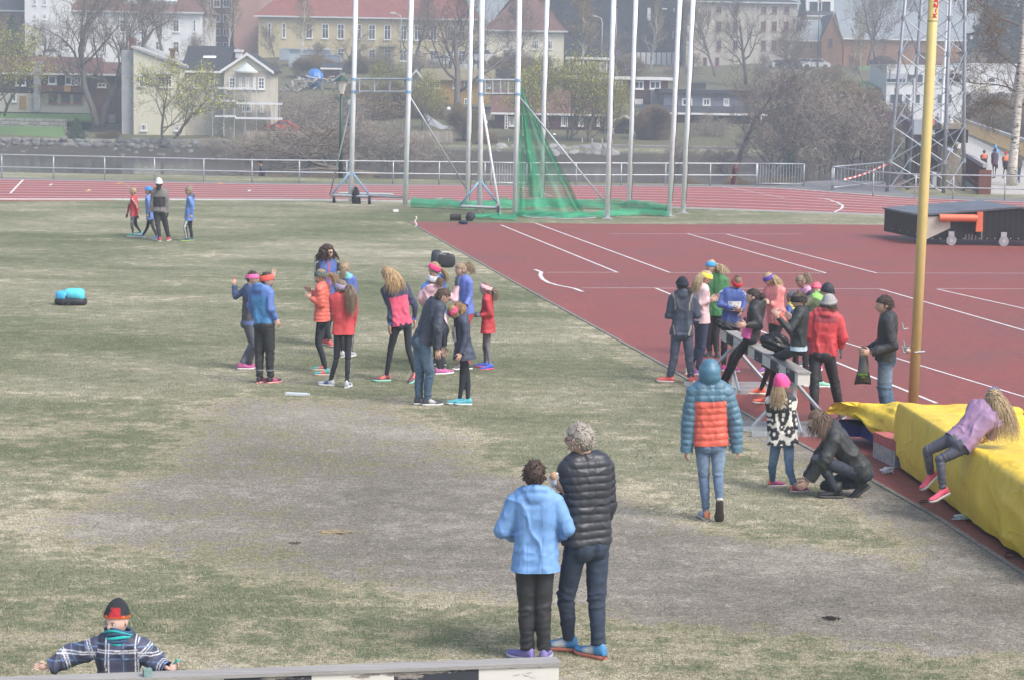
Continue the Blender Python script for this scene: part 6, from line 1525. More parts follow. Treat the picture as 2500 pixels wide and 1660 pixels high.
for (u, v, s, cl, lb) in ((680, 1253, .06, (.09, .07, .05), 'short dark stick on the worn ground'), (770, 1228, .09, (.3, .25, .16), 'tuft of pulled straw on the worn ground')):
    b = MB(); p = Gd(u, v)
    for k in range(3 if s < .08 else 26): a = q.normal() * .5; o_ = q.normal(size=3) * A([.06, .04, .004]) * (s > .08); b.tube([p + o_ + A([-s * math.cos(a), -s * math.sin(a), .008]), p + o_ + A([s * math.cos(a), s * math.sin(a), .014])], .005, 4, cl)
    b.build('stick' if s < .08 else 'straw_tuft', m_twig, label=lb, cat='stick' if s < .08 else 'straw')
# ================================================================ people
def seg_param(P, a, b):
    e = b - a; L2 = max(e @ e, 1e-9); t = np.clip(((P - a) @ e) / L2, 0, 1); return t, np.linalg.norm(P - a - t[:, None] * e, axis=1)
def polyline_pts(J, n=6):
    """smooth curve through joints"""
    J = [A(j, dtype=float) for j in J]; out = []
    for i in range(len(J) - 1):
        p0 = J[max(i - 1, 0)]; p1 = J[i]; p2 = J[i + 1]; p3 = J[min(i + 2, len(J) - 1)]
        for t in np.linspace(0, 1, n, endpoint=False):
            out.append(.5 * (2 * p1 + (p2 - p0) * t + (2 * p0 - 5 * p1 + 4 * p2 - p3) * t * t + (3 * p1 - p0 - 3 * p2 + p3) * t ** 3))
    out.append(J[-1]); return A(out)
SKIN = (.56, .36, .28); SKIN2 = (.60, .40, .33)
def head_fn(p):
    q = p.copy(); x, y, z = p[:, 0], p[:, 1], p[:, 2]
    jaw = np.clip(-z, 0, 1)
    q[:, 0] *= 1 - .30 * jaw ** 1.4
    q[:, 1] = np.where(y < 0, y * (1 - .38 * jaw ** 1.1), y * (1 - .10 * jaw ** 2))
    f = np.clip(y, 0, 1) ** 2
    g = lambda cx, cz, sx, sz: np.exp(-((x - cx) / sx) ** 2 - ((z - cz) / sz) ** 2) * f
    q[:, 1] += .20 * g(0, -.17, .12, .14) + .10 * g(0, .0, .09, .16) - .10 * g(.3, .06, .17, .12) - .10 * g(-.3, .06, .17, .12) + .06 * g(0, .24, .5, .10)
    q[:, 1] += .07 * g(0, -.50, .22, .06) + .05 * g(0, -.60, .2, .05) + .09 * g(0, -.82, .22, .14) + .03 * g(.35, -.25, .2, .2) + .03 * g(-.35, -.25, .2, .2)
    return q
def add_head(b, c, Rm, s, skin, eyes=True, fine=False):
    """c: centre, s: half height"""
    n, m = (40, 30) if fine else (26, 20)
    k0 = b.n; b.sphere(c, A([.70, .84, 1.0]) * s, n, m, skin, Rm, head_fn)
    L = lambda x, y, z: A(c) + Rm @ (A([x, y, z]) * s)
    for sg in (-1, 1):
        b.sphere(L(sg * .71, -.04, -.02), A([.07, .15, .22]) * s, 10, 8, vary(skin, -.05), Rm @ rotz(sg * -.35))
        if eyes:
            b.sphere(L(sg * .27, .70, .05), A([.095, .075, .055]) * s, 8, 6, (.62, .6, .58), Rm); b.sphere(L(sg * .27, .755, .05), A([.045, .03, .045]) * s, 8, 6, (.06, .05, .045), Rm)
            b.sphere(L(sg * .28, .765, .21), A([.17, .05, .03]) * s, 8, 5, vary(skin, -.62), Rm @ roty(sg * .1))
    b.sphere(L(0, .80, -.52), A([.20, .06, .045]) * s, 10, 6, (skin[0] * .82, skin[1] * .55, skin[2] * .58), Rm)
def add_hand(b, w, d, nrm, s, skin, curl=.5, side=1, fing=None, spread=.12):
    """w wrist, d hand direction, nrm palm normal, s = body scale; five separate fingers"""
    d = norm(d); nrm = norm(nrm - d * (nrm @ d)); lat = np.cross(d, nrm) * side
    sz = .0105 * s * 10; pl = .085 * s
    R3 = np.stack([lat, d, nrm], 1)
    b.sphere(w + d * pl * .55, A([.041 * s, pl * .62, .017 * s]), 12, 8, skin, R3)
    fs = 6
    for i, (off, L, r) in enumerate(((-.030, .068, .0088), (-.010, .077, .0092), (.010, .072, .0088), (.028, .057, .0078))):
        p = w + d * pl * .98 + lat * off * s; P = [p]; a = 0; dd = norm(d + lat * off * spread / .03)
        for k, f in enumerate((.45, .32, .23)):
            a += curl * (.55 if k == 0 else .75); v = dd * math.cos(a) + nrm * math.sin(a); P.append(P[-1] + v * L * s * f)
        b.tube([P[0] - dd * .014 * s] + P, A([r, r, r * .95, r * .85, r * .55]) * s, fs, skin)
    p = w + d * pl * .35 - lat * .036 * s; v1 = norm(d * .75 - lat * .8 + nrm * .35); v2 = norm(d * 1.0 - lat * .25 + nrm * (.3 + curl * .5))
    b.tube([w + d * pl * .15 - lat * .015 * s, p, p + v1 * .03 * s, p + v1 * .03 * s + v2 * .032 * s], A([.014, .0125, .0105, .007]) * s, fs, skin)
def add_shoe(o, ank, yaw, s, up, sole, stripe=None, pitch=0, par=None, boot=False, heel=None, z0=None):
    """shoe mesh under the ankle; upward tilt with pitch (toe down positive)"""
    L = .272 * s; f = A([math.sin(yaw), math.cos(yaw), 0]); lat = A([math.cos(yaw), -math.sin(yaw), 0]); upv = A([0, 0, 1.])
    if pitch: f2 = f * math.cos(pitch) - upv * math.sin(pitch); upv = upv * math.cos(pitch) + f * math.sin(pitch); f = f2
    h0 = ank - upv * .085 * s - f * .062 * s
    secs = [(-.02, .022, .045, .0), (.0, .032, .088, 0), (.10, .036, .108, 0), (.24, .038, .112, 0), (.38, .037, .088, 0), (.52, .042, .066, .0), (.70, .048, .052, 0), (.86, .044, .043, .004), (.97, .030, .034, .010), (1.01, .012, .026, .014)]
    b = MB(); n = 14; rows = []; cols = []
    for t, w, h, lift in secs:
        row = []; cr = []
        for j in range(n):
            a = j * 2 * math.pi / n; x = math.sin(a); z = math.cos(a)
            xx = w * s * np.sign(x) * abs(x) ** .8 * (1 if z < .2 else (1 - .42 * z)); zz = (h * s * (z * .5 + .5)) + lift * s + .020 * s
            row.append(h0 + f * L * t + lat * xx + upv * zz); c_ = up
            if stripe is not None and .3 < t < .6 and abs(x) > .5: c_ = stripe
            if heel is not None and t < .1: c_ = heel
            cr.append(c_)
        rows.append(row); cols.append(cr)
    b.grid(rows, A(cols), closed=True)
    for ring, rev in ((rows[0], 0), (rows[-1], 1)):
        k = b.n; b.v.append(A([np.mean(ring, 0)])); b.c.append(A([up])); b.n += 1; base = 0 if not rev else (len(rows) - 1) * n
        b.f[3].append(A([[k, base + (j if rev else (j + 1) % n), base + ((j + 1) % n if rev else j)] for j in range(n)]))
    so = [(-.03, .026, .0), (.0, .036, 0), (.2, .039, 0), (.45, .040, 0), (.7, .052, 0), (.88, .048, .004), (1.0, .030, .010), (1.03, .012, .013)]
    rows = []
    for t, w, lift in so:
        c_ = h0 + f * L * t; th = .026 * s
        rows.append([c_ + lat * x * w * s + upv * (z * th + lift * s) for x, z in ((-1, .05), (-1.04, .6), (-.95, 1.05), (0, 1.1), (.95, 1.05), (1.04, .6), (1, .05), (0, 0))])
    b.grid(rows, sole, closed=True); k = b.n - 8 * len(so); b.more([[k, k + 1, k + 6, k + 7], [k + 1, k + 2, k + 3, k + 6], [k + 3, k + 4, k + 5, k + 6]], 0); k = b.n - 8; b.more([[k + 7, k + 6, k + 1, k], [k + 6, k + 3, k + 2, k + 1], [k + 6, k + 5, k + 4, k + 3]], 0)
    if boot: b.tube([ank - upv * .03 * s, ank + upv * .10 * s], [.052 * s, .058 * s], 12, up)
    elif s > .6:
        for k in range(3): c_ = h0 + f * L * (.36 + .09 * k) + upv * (.098 - .016 * k) * s; b.tube([c_ - lat * .022 * s, c_ + upv * .006 * s, c_ + lat * .022 * s], .0045 * s, 4, sole)
    b.build('boot' if boot else 'shoe', vc('shoe', .6, 20, .12, .1, .002), par, smooth=True)
def hair_strands(b, starts, dirs, L, r, col, q, droop=1.0, wav=.02, n=6):
    for p, d in zip(starts, dirs):
        P = [p]; l = L * (.75 + .4 * q.random()); ph = q.random() * 6.28; d = norm(d)
        for k in range(n):
            t = (k + 1) / n; dd = norm(d * (1 - min(1, t * droop)) + A([0, 0, -1]) * min(1, t * droop) + q.normal(size=3) * .13); P.append(P[-1] + dd * l / n + A([math.sin(ph + 3 * t), math.cos(ph + 2 * t), 0]) * wav * .25)
        c_ = tuple(A(col) * (.9 + .2 * q.random())); b.tube(P, [r, r * 1.1, r * 1.1, r, r * .8, r * .6, r * .25][:n + 1], 3, c_, caps=False)
def cap_mesh(b, c, Rm, s, col, keep, infl=1.08, n=36, m=26, amp=.03, seed=0, shape=None):
    th = np.linspace(0.001, math.pi - .001, m + 1); ph = np.arange(n) * 2 * math.pi / n
    p = A([[math.sin(t) * math.cos(f), math.sin(t) * math.sin(f), math.cos(t)] for t in th for f in ph]); k = keep(p)
    h = head_fn(p); pp = h.copy(); pp *= infl * (1 + amp * sinnoise(p, 5, seed))[:, None]
    if shape is not None: pp = shape(pp, p)
    pp = pp * (A([.72, .86, 1.0]) * s); W = pp @ Rm.T + A(c)
    inner = (h * .93 * (A([.70, .84, 1.0]) * s)) @ Rm.T + A(c)
    q = []
    for i in range(m):
        for j in range(n):
            f = [i * n + j, (i + 1) * n + j, (i + 1) * n + (j + 1) % n, i * n + (j + 1) % n]
            if k[f].all(): q.append(f)
    q = A(q)
    cc = A(col) if A(col).ndim == 2 else A(col)
    if callable(col): pass
    e = {}
    for f in q:
        for a, b_ in zip(f, np.roll(f, -1)):
            if (b_, a) in e: del e[(b_, a)]
            else: e[(a, b_)] = 1
    colr = col(p) if callable(col) else np.repeat(A([col], dtype=float), len(p), 0)
    b.add(np.vstack([W, inner]), q, np.vstack([colr, colr])); base = b.n - 2 * len(p)
    N = len(p)
    if e: b.more([[b_, a, a + N, b_ + N] for a, b_ in e], base)
def cut(v, q, p, n, mask=None):
    """trim everything behind the plane (p, n), leaving a clean straight edge"""
    d = (v - p) @ n; neg = d < 0
    if mask is not None: neg &= mask
    keep = ~neg[q].all(1); q = q[keep]; u = np.unique(q); e = np.zeros(len(v), bool); e[u] = True; e &= neg
    v = v.copy(); v[e] -= n * d[e][:, None]; return v, q
def build_np(v, q, col, name, mat, par, smooth=True):
    b = MB(); col = col * .86 + col.mean(1, keepdims=True) * .14 + .004; b.add(v, q, col); return b.build(name, mat, par, smooth=smooth)  # greys and lifts garment colours: the veil of haze is put into the colour
m_skin = vc('skin', .6, 30, .06, .05, .001); m_hair = vc('hair', .7, 30, .2, .1, .002); m_fleece = vc('woven_cloth', .9, 26, .12, .25, .003); m_shell = vc('shell_fabric', .62, 12, .10, .3, .006); m_down = vc('down_fabric', .45, 14, .10, .25, .005); m_denim = vc('denim', .9, 22, .22, .2, .003); m_knit = vc('knit', .95, 60, .3, .5, .004)
MATS = dict(shell=m_shell, down=m_down, fleece=m_fleece, denim=m_denim, knit=m_knit)
def person(label, C, yaw, feet, hd, nk, pv, aL, aR, kL=None, kR=None, H=1.65, hyaw=None, hpitch=0, hroll=0, jk=None, pants=None, shoes=None, hair=None, hat=None, skin=SKIN, hands=None,
           girth=1.0, fyaw=None, fpitch=(0, 0), face=True, vox=None, depth=None, kdy=(0, 0), child=False, hs=None, hdy=0, pdy=0, nkdy=0, extra=None, glasses=None, footlift=(0, 0), hcurl=.5, smf=1.0, shw=1.0):
    """C maps crop pixels to photograph pixels. feet: [(left foot), (right foot)] ground contact under the ankle (3rd value = height above ground, 4th = depth)
    hd head centre, nk base of neck, pv pelvis; aL/aR: [(elbow u,v,dy), (wrist u,v,dy)] of the person's own left/right arm; kL/kR knees"""
    yr = math.radians(yaw); fw = A([math.sin(yr), math.cos(yr), 0]); rt = A([math.cos(yr), -math.sin(yr), 0]); s = H / 1.72
    fp = []
    for i, f in enumerate(feet):
        if len(f) > 3: p = V(*C(f[0], f[1]), f[3])
        elif len(f) > 2: p = G(*C(f[0], f[1]), f[2])
        else: p = G(*C(f[0], f[1]))
        fp.append(p)
    base = (fp[0] + fp[1]) / 2 * A([1, 1, 0]); Y = depth if depth is not None else base[1]
    base[1] = Y if depth is not None else base[1]
    J = lambda t, dy=0.0: V(*C(t[0], t[1]), Y + dy + (t[2] if len(t) > 2 else 0))
    pel = J(pv, pdy); nck = J(nk, nkdy); hc = J(hd, hdy)
    px = F / Y
    root = None
    hw, sw = .088 * s * girth ** .3, .182 * s * (girth ** .4) * shw
    spine = norm(nck - pel)
    rt_ = norm(rt - spine * (rt @ spine)); fr_ = np.cross(spine, rt_)
    fr_ = fr_ if fr_ @ fw > 0 else -fr_
    sh = [nck - spine * .082 * s - rt_ * sw * .93, nck - spine * .082 * s + rt_ * sw * .93]   # left, right
    hips = [pel - rt_ * hw, pel + rt_ * hw]
    def arm(sp, a):
        if a is None: e = sp + A([0, 0, -.27 * s]) ; w = e + A([0, 0, -.24 * s]) + fw * .03 * s; return e, w
        e = V(*C(a[0][0], a[0][1]), sp[1] + (a[0][2] if len(a[0]) > 2 else 0)); w = V(*C(a[1][0], a[1][1]), sp[1] + (a[1][2] if len(a[1]) > 2 else 0)); return e, w
    arms = [arm(sh[0], aL), arm(sh[1], aR)]
    ankles = [p + A([0, 0, .085 * s]) for p in fp]
    kn = []
    for i, k in enumerate((kL, kR)):
        if k is None: m_ = (hips[i] * .5 + ankles[i] * .5); kn.append(m_ + fw * .035 * s)
        else: kn.append(V(*C(k[0], k[1]), (hips[i][1] + ankles[i][1]) / 2 + kdy[i] + (k[2] if len(k) > 2 else 0)))
    vox = vox or max(.0085, Y * .00042) * (1.0)
    hs_ = hs or (.118 * (s if not child else s * 1.0 + (1 - s) * .55))
    hy = math.radians(hyaw if hyaw is not None else yaw)
    # head frame: local y = facing
    fy_ = A([math.sin(hy), math.cos(hy), 0]); rx_ = A([math.cos(hy), -math.sin(hy), 0]); hp = math.radians(hpitch)
    fwd = fy_ * math.cos(hp) + A([0, 0, -1]) * math.sin(hp); up_ = A([0, 0, 1]) * math.cos(hp) + fy_ * math.sin(hp)
    Rh = np.stack([rx_, fwd, up_], 1)
    if hroll: Rh = Rh @ roty(math.radians(hroll))
    # ---- body
    b = MB()
    P = [pel - spine * .03 * s, pel + spine * .12 * s, pel + spine * .22 * s, nck - spine * .22 * s, nck - spine * .09 * s, nck - spine * .03 * s]
    for p0, p1, r0, r1 in zip(P[:-1], P[1:], (.07, .07, .085, .10, .08), (.07, .085, .10, .09, .05)):
        for sg in (-1, 1): b.capsule(p0 + rt_ * sg * .05 * s, p1 + rt_ * sg * .05 * s, r0 * s * .8, r1 * s * .8, 10)
    b.capsule(nck - spine * .05 * s, hc - Rh[:, 2] * hs_ * .25 - Rh[:, 1] * hs_ * .2, .052 * s, .05 * s, 12)
    for i in (0, 1):
        e, w = arms[i]; b.capsule(nck - spine * .06 * s, sh[i], .05 * s, .048 * s); b.capsule(sh[i], e, .042 * s, .032 * s); b.capsule(e, w, .030 * s, .024 * s)
        b.capsule(pel, hips[i], .06 * s, .058 * s); b.capsule(hips[i], kn[i], .052 * s, .036 * s); b.capsule(kn[i], ankles[i], .036 * s, .030 * s)
    v, q = remesh(b, vox * 1.25, 2)
    b = MB(); b.add(v, q, skin)
    fine = Y < 30
    add_head(b, hc, Rh, hs_, skin, face, fine)
    hd_ = hands or {}
    for i, nm in ((0, 'L'), (1, 'R')):
        e, w = arms[i]; h = hd_.get(nm, {}); d = A(h['d'], dtype=float) if 'd' in h else (w - e)
        nrm = A(h['n'], dtype=float) if 'n' in h else (fw * .3 - (rt_ if i else -rt_)); col = h.get('col', skin)
        add_hand(b, w, d, nrm, s * (1.0 if not child else .95), col, h.get('curl', hcurl), 1 if i == 0 else -1, spread=h.get('spread', .12))
    body = b.build('person', m_skin, None, smooth=True, origin=(fp[0] + fp[1]) / 2 if depth is None else base, label=label, cat='person')
    root = body
    info = dict(body=body, sh=sh, arms=arms, kn=kn, ank=ankles, pel=pel, nck=nck, hc=hc, Rh=Rh, hs=hs_, s=s, Y=Y, rt=rt_, fw=fw, fr=fr_, sp=spine, hips=hips)
    # ---- trousers
    pt = dict(col=(.02, .022, .03), mat='shell', loose=1.0, ank=1.0, side=None, upto=1.0, cut=.0)
    pt.update(pants or {}); lo = pt['loose']
    b = MB(); top = pel + spine * .12 * s
    for sg in (-1, 1): b.capsule(pel + rt_ * sg * .05 * s, top + rt_ * sg * .045 * s, .098 * s * lo * girth ** .5, .088 * s * girth ** .6, 12)
    b.capsule(pel - fr_ * .035 * s - spine * .01 * s + rt_ * .05 * s, pel - fr_ * .035 * s + rt_ * .05 * s, .092 * s * lo, .092 * s * lo); b.capsule(pel - fr_ * .035 * s - rt_ * .05 * s, pel - fr_ * .035 * s - spine * .01 * s - rt_ * .05 * s, .092 * s * lo, .092 * s * lo)
    for i in (0, 1):
        a_end = ankles[i] + (kn[i] - ankles[i]) * pt['cut']
        mid = kn[i] * .6 + a_end * .4 - fw * .012 * s
        b.capsule(hips[i], kn[i], (.086 + .006 * (lo - 1)) * s * lo ** .6, .060 * s * lo, 14); b.capsule(kn[i], mid, .060 * s * lo, .056 * s * lo, 14); b.capsule(mid, a_end, .056 * s * lo, .043 * s * lo * pt['ank'], 14)
    v, q = remesh(b, vox, 4); nrm = vnormals(v, q); D = []; T = []
    for i in (0, 1):
        for a_, c_, t0, t1 in ((hips[i], kn[i], 0, .5), (kn[i], ankles[i], .5, 1)):
            t, d = seg_param(v, a_, c_); D.append(d); T.append(t0 + (t1 - t0) * t)
    D = A(D); k = D.argmin(0); T = A(T)[k, np.arange(len(v))]; leg = (k >= 2).astype(int)
    axis_s = T * .85 * s
    wr = np.sin(axis_s * 95 / s + 3 * sinnoise(v, 9, 3)) * np.clip(np.abs(sinnoise(v, 5, 8)) * 1.8, 0, 1) * (np.exp(-((T - .5) / .09) ** 2) + 1.3 * np.clip((T - .78) / .2, 0, 1) + .6 * np.exp(-((T - .05) / .07) ** 2) + .2)
    lowk = .35 + 1.1 * np.exp(-((T - .5) / .10) ** 2) + 1.2 * np.clip((T - .72) / .25, 0, 1)
    v = v + nrm * ((wr * .005 + (ridges(v * A([1, 1, 1.7]), 15, 21) - .3) * .017 * lowk * np.clip(lo - .55, .12, 1)) * s * pt.get('wr', 1.0) + sinnoise(v, 7, 5) * .008 * s * (lo - .4))[:, None]
    al = (v - pel) @ spine; ax_ = pel + al[:, None] * spine; hj = -(((jk or {}).get('hem', 0)) - .02) * s + .035 * s; m_ = np.clip((al - hj) / (.03 * s), 0, 1) * .30 * (T < .09); v = v + (ax_ - v) * m_[:, None]
    v[:, 2] = np.maximum(v[:, 2], .018) if depth is None else v[:, 2]
    col = np.repeat(A([pt['col']], dtype=float), len(v), 0)
    lc = np.where(leg[:, None] == 1, (v - A(hips[1])) @ rt_[:, None], -((v - A(hips[0])) @ rt_[:, None]))[:, 0] if len(v) else 0
    col[:] = pt['col']
    for i in (0, 1):
        ce = ankles[i] + norm(kn[i] - ankles[i]) * (.012 + pt['cut']) * s; v, q = cut(v, q, ce, norm(kn[i] - ankles[i]), (leg == i) & (T > .8))
    if pt['side'] is not None:
        Ln = np.where(leg == 1, nrm @ rt_, -(nrm @ rt_)); m_ = (Ln > .86) & (np.abs(nrm @ fw) < .42); col[m_] = pt['side']
    if pt.get('fade'): kf = np.clip(1.2 * np.exp(-((T - .28) / .16) ** 2), 0, 1)[:, None] * .8; col = col * (1 - kf) + A(pt['fade']) * kf
    if pt.get('band'): m_ = np.abs(T - .83) < .006 + .004; col[m_] = pt['band']
    build_np(v, q, col, 'trousers', MATS[pt['mat']], root); info['pants_end'] = ankles
    # ---- jacket
    j = dict(col=(.1, .1, .1), sleeve=None, mat='shell', bulk=.02, hem=.0, puff=0, sbulk=None, coll=True, yoke=None, yt=.72, pattern=None, sl_end=.97, flare=0.0, hood=False, hoodc=None, cuff=None, hemc=None, zipc=None, wr=1.0)
    j.update(jk or {}); bk = j['bulk']; sb = bk * .8 if j['sbulk'] is None else j['sbulk']; g = girth
    hem = pel - spine * (j['hem'] - .02) * s
    b = MB()
    lv = [(0, .104 + j['flare'], .068), (.30, .090 + j['flare'] * .4, .062), (.55, .092, .066), (.78, .10, .076), (.92, .082, .085)]
    Ht = nck - hem; pr = None; lv = [(-.14, .106 + j['flare'] * 1.3, .068)] + lv
    for t, r, off in lv:
        c_ = hem + Ht * t; r = (r * g + bk * .75) * s; off = off * s * (.75 + .25 * g)
        if pr is not None:
            for sg in (-1, 0, 1): b.capsule(pr[0] + rt_ * sg * pr[2], c_ + rt_ * sg * off, pr[1], r, 14)
        pr = (c_, r, off)
    b.capsule(sh[0] + rt_ * .02, sh[1] - rt_ * .02, (.056 + bk * .7) * s, (.056 + bk * .7) * s, 12)
    for i in (0, 1): b.capsule(nck - spine * .03 * s, sh[i], (.050 + bk * .5) * s, (.055 + bk * .7) * s, 12)
    for i in (0, 1):
        e, w = arms[i]; we = e + (w - e) * j['sl_end']; b.capsule(sh[i], e, (.052 + sb) * s, (.043 + sb) * s, 14); b.capsule(e, we + norm(w - e) * .02 * s, (.043 + sb) * s, (.030 + sb * .8) * s, 14)
    if j['coll']: b.tube([nck - spine * .01 * s, nck + (hc - nck) * .28], [(.066 + bk * .3) * s, (.062 + bk * .3) * s], 16)
    if j['hood']:
        hb = nck - fr_ * (.06) * s + spine * .015 * s
        b.sphere(hb - spine * .035 * s, A([.115, .075, .075]) * s, 16, 10, rot=np.stack([rt_, fr_, spine], 1)); b.tube([hb - rt_ * .10 * s + spine * .02 * s, hb - fr_ * .03 * s + spine * .035 * s, hb + rt_ * .10 * s + spine * .02 * s], [.035 * s, .042 * s, .035 * s], 10)
    v, q = remesh(b, vox, 4); nrm = vnormals(v, q)
    tb, db = seg_param(v, hem, nck); segs = [(tb, db / (.17 * g + bk))]
    for i in (0, 1):
        e, w = arms[i]; L1 = np.linalg.norm(e - sh[i]); L2 = np.linalg.norm(w - e)
        for a_, c_, l0, l1 in ((sh[i], e, 0, L1), (e, w, L1, L1 + L2)):
            t, d = seg_param(v, a_, c_); segs.append((l0 + (l1 - l0) * t, d / (.066 + sb) * s ** -1 * s))
    D = A([x[1] for x in segs]); k = D.argmin(0); k = np.where((k > 0) & (D[k, np.arange(len(v))] > 1.25 * s), 0, k)
    slv = k > 0; T = A([x[0] for x in segs])[k, np.arange(len(v))]; Lj = np.linalg.norm(Ht)
    axs = np.where(slv, T, tb * Lj)
    lat = (v - pel) @ rt_; frn = (v - pel) @ fr_
    if j['puff']:
        pz = j['puff']; ph = axs / pz + .22 * sinnoise(v, 4, 2) + .13 * sinnoise(v, 13, 7) + .5 * slv; d = (np.abs(np.sin(math.pi * ph)) ** .45 - .6) * .0125
        v = v + nrm * (d + sinnoise(v, 16, 4) * .005 + (ridges(v, 20, 31) - .3) * .006)[:, None]
    else:
        el = np.zeros(len(v))
        for i in (0, 1): el = np.maximum(el, np.exp(-(np.linalg.norm(v - arms[i][0], axis=1) / (.11 * s)) ** 2))
        w_ = np.sin(axs * 70 / s ** .5 + 4 * sinnoise(v, 6, 11)) * (.25 + 1.1 * el + .55 * np.exp(-((tb - .3) / .12) ** 2) * (~slv)) * np.clip(np.abs(sinnoise(v, 4, 13)) * 2, 0, 1)
        q3 = v @ np.stack([rt_, fr_, spine], 1) * A([1, 1, .8]); fold = (ridges(q3 + .35 * q3[:, [2, 0, 1]], 9, 41, 4) - .25) * .022 + (ridges(q3, 19, 43) - .3) * .009
        v = v + nrm * ((w_ * .003 + fold * (.55 + .7 * el + .5 * np.exp(-((tb - .25) / .2) ** 2) * (~slv))) * s ** .5 * j['wr'] + sinnoise(v, 6, 6) * .008 * s * j['wr'])[:, None]
    col = np.repeat(A([j['col']], dtype=float), len(v), 0)
    if j['sleeve'] is not None: col[slv] = j['sleeve']
    if j['yoke'] is not None: col[(tb > j['yt']) & ~slv] = j['yoke']
    if j['hemc'] is not None: col[(tb < .10) & ~slv] = j['hemc']
    if j['cuff'] is not None: col[slv & (T > np.where(k <= 2, np.linalg.norm(arms[0][0] - sh[0]) + np.linalg.norm(arms[0][1] - arms[0][0]), np.linalg.norm(arms[1][0] - sh[1]) + np.linalg.norm(arms[1][1] - arms[1][0])) * .93)] = j['cuff']
    if j['hoodc'] is not None: col[(tb > .93) & ~slv] = j['hoodc']
    if j['zipc'] is not None: col[(np.abs(lat) < .012) & (nrm @ fr_ > .3) & ~slv] = j['zipc']
    v, q = cut(v, q, hem, norm(spine + .12 * fw * 0), ~slv)
    for i in (0, 1): e, w = arms[i]; v, q = cut(v, q, e + (w - e) * j['sl_end'], norm(e - w), slv & ((k == 2 + 2 * i)))
    if j['pattern'] is not None: col = j['pattern'](dict(v=v, col=col, slv=slv, T=T, tb=tb, lat=lat, frn=frn, n=nrm, nf=nrm @ fr_, nr=nrm @ rt_, k=k, axs=axs, s=s, i=info))
    build_np(v, q, col, 'jacket', MATS[j['mat']], root)
    # ---- shoes
    sc_ = [dict(up=(.5, .1, .1), sole=(.7, .7, .7))] * 2 if shoes is None else ([shoes] * 2 if isinstance(shoes, dict) else shoes)
    fy2 = fyaw if isinstance(fyaw, (tuple, list)) else (fyaw, fyaw)
    for i in (0, 1):
        if sc_[i] is None: continue
        shd = dict(sc_[i]); yw = math.radians(fy2[i] if fy2[i] is not None else yaw + (-9 if i == 0 else 9))
        add_shoe(norm(kn[i] - ankles[i]), ankles[i], yw, s, shd.pop('up'), shd.pop('sole'), pitch=math.radians(fpitch[i]), par=root, **shd)
    # ---- hair and hat
    Lh = lambda x, y, z: hc + Rh @ (A([x, y, z]) * hs_)
    if hair is not None:
        hr = dict(kind='short', col=(.2, .15, .1), L=.3, tail=None, n=90, vol=1.08, seed=int(hc[0] * 100) % 1000, face=.30, wav=.02, droop=1.0); hr.update(hair); q = np.random.default_rng(hr['seed']); hcv = hr['col']
        b = MB(); fl = hr['face']
        low = -.45 if hr['kind'] != 'short' else -.38
        def keep(p): return ((p[:, 2] > .48 - .2 * np.abs(p[:, 0])) | (p[:, 1] < fl - .55 * np.clip(.35 - p[:, 2], 0, 1) * (1 if hr['kind'] == 'short' else .3))) & (p[:, 2] > low - .25 * (p[:, 1] < -.3)) & ~((np.abs(p[:, 0]) > .8) & (p[:, 2] < .12) & (p[:, 1] > -.25) & (hr['kind'] == 'short'))
        cap_mesh(b, hc, Rh, hs_, lambda p: A(hcv) * (.8 + .35 * sinnoise(p * A([4, 1, 1]), 6, 3)[:, None]), keep, hr['vol'], amp=.035, seed=hr['seed'])
        # surface tufts
        nt_ = 420 if fine else 120
        u = q.normal(size=(nt_, 3)); u /= np.linalg.norm(u, axis=1)[:, None]; u = u[(u[:, 2] > -.3) & ((u[:, 1] < .3) | (u[:, 2] > .6))]
        for d in u:
            p = Lh(d[0] * .74, d[1] * .88, d[2] * 1.03); t_ = norm(A([d[0] * .3, -.5 * (1 if hr['kind'] == 'short' else 1.6), -.6 + .5 * d[2]]) + q.normal(size=3) * .45); e1_ = p + Rh @ (t_ * hs_ * .18) + Rh @ (d * hs_ * .02); e2_ = e1_ + Rh @ (t_ * hs_ * .10) + Rh @ (d * hs_ * .01 * hr.get('wild', 1))
            b.tube([p, e1_, e2_], [.006 * s, .005 * s, .001], 3, tuple(A(hcv) * (.9 + .2 * q.random())), caps=False)
        if hr['kind'] == 'pony':
            o_ = Lh(*hr.get('base', (0, -.88, .42))); td = A(hr.get('dir', tuple(-Rh[:, 1] * .8)), dtype=float); nn = int(hr['n'] * 2.2)
            b.tube([o_ - Rh @ (A([0, -.0, .06]) * hs_), o_ + norm(td) * .02], [.022 * s, .020 * s], 8, hr.get('tie', (.05, .05, .05)))
            hair_strands(b, [o_ + q.normal(size=3) * .010 for _ in range(nn)], [norm(td + q.normal(size=3) * hr.get('spread', .22)) for _ in range(nn)], hr['L'], .0040 * s, hcv, q, hr['droop'], hr['wav'], 6)
        elif hr['kind'] in ('long', 'curly', 'wind'):
            nn = int(hr['n'] * (4.2 if fine else 2.6)); S = []; Dd = []
            for k_ in range(nn):
                a = math.pi + (q.random() - .5) * hr.get('arc', 4.0); z_ = hr.get('z0', .5) * (1.1 - 1.3 * q.random()); d = A([math.sin(a), math.cos(a), 0]); rr = math.sqrt(max(0.05, 1 - z_ * z_)); S.append(Lh(d[0] * .78 * rr, d[1] * .93 * rr, z_)); Dd.append(Rh @ (d * .45 + A([0, 0, -.75])) + A(hr.get('wind', (0, 0, 0))))
            hair_strands(b, S, Dd, hr['L'], (.0030 if fine else .0044) * s, hcv, q, hr['droop'], hr['wav'], 6)
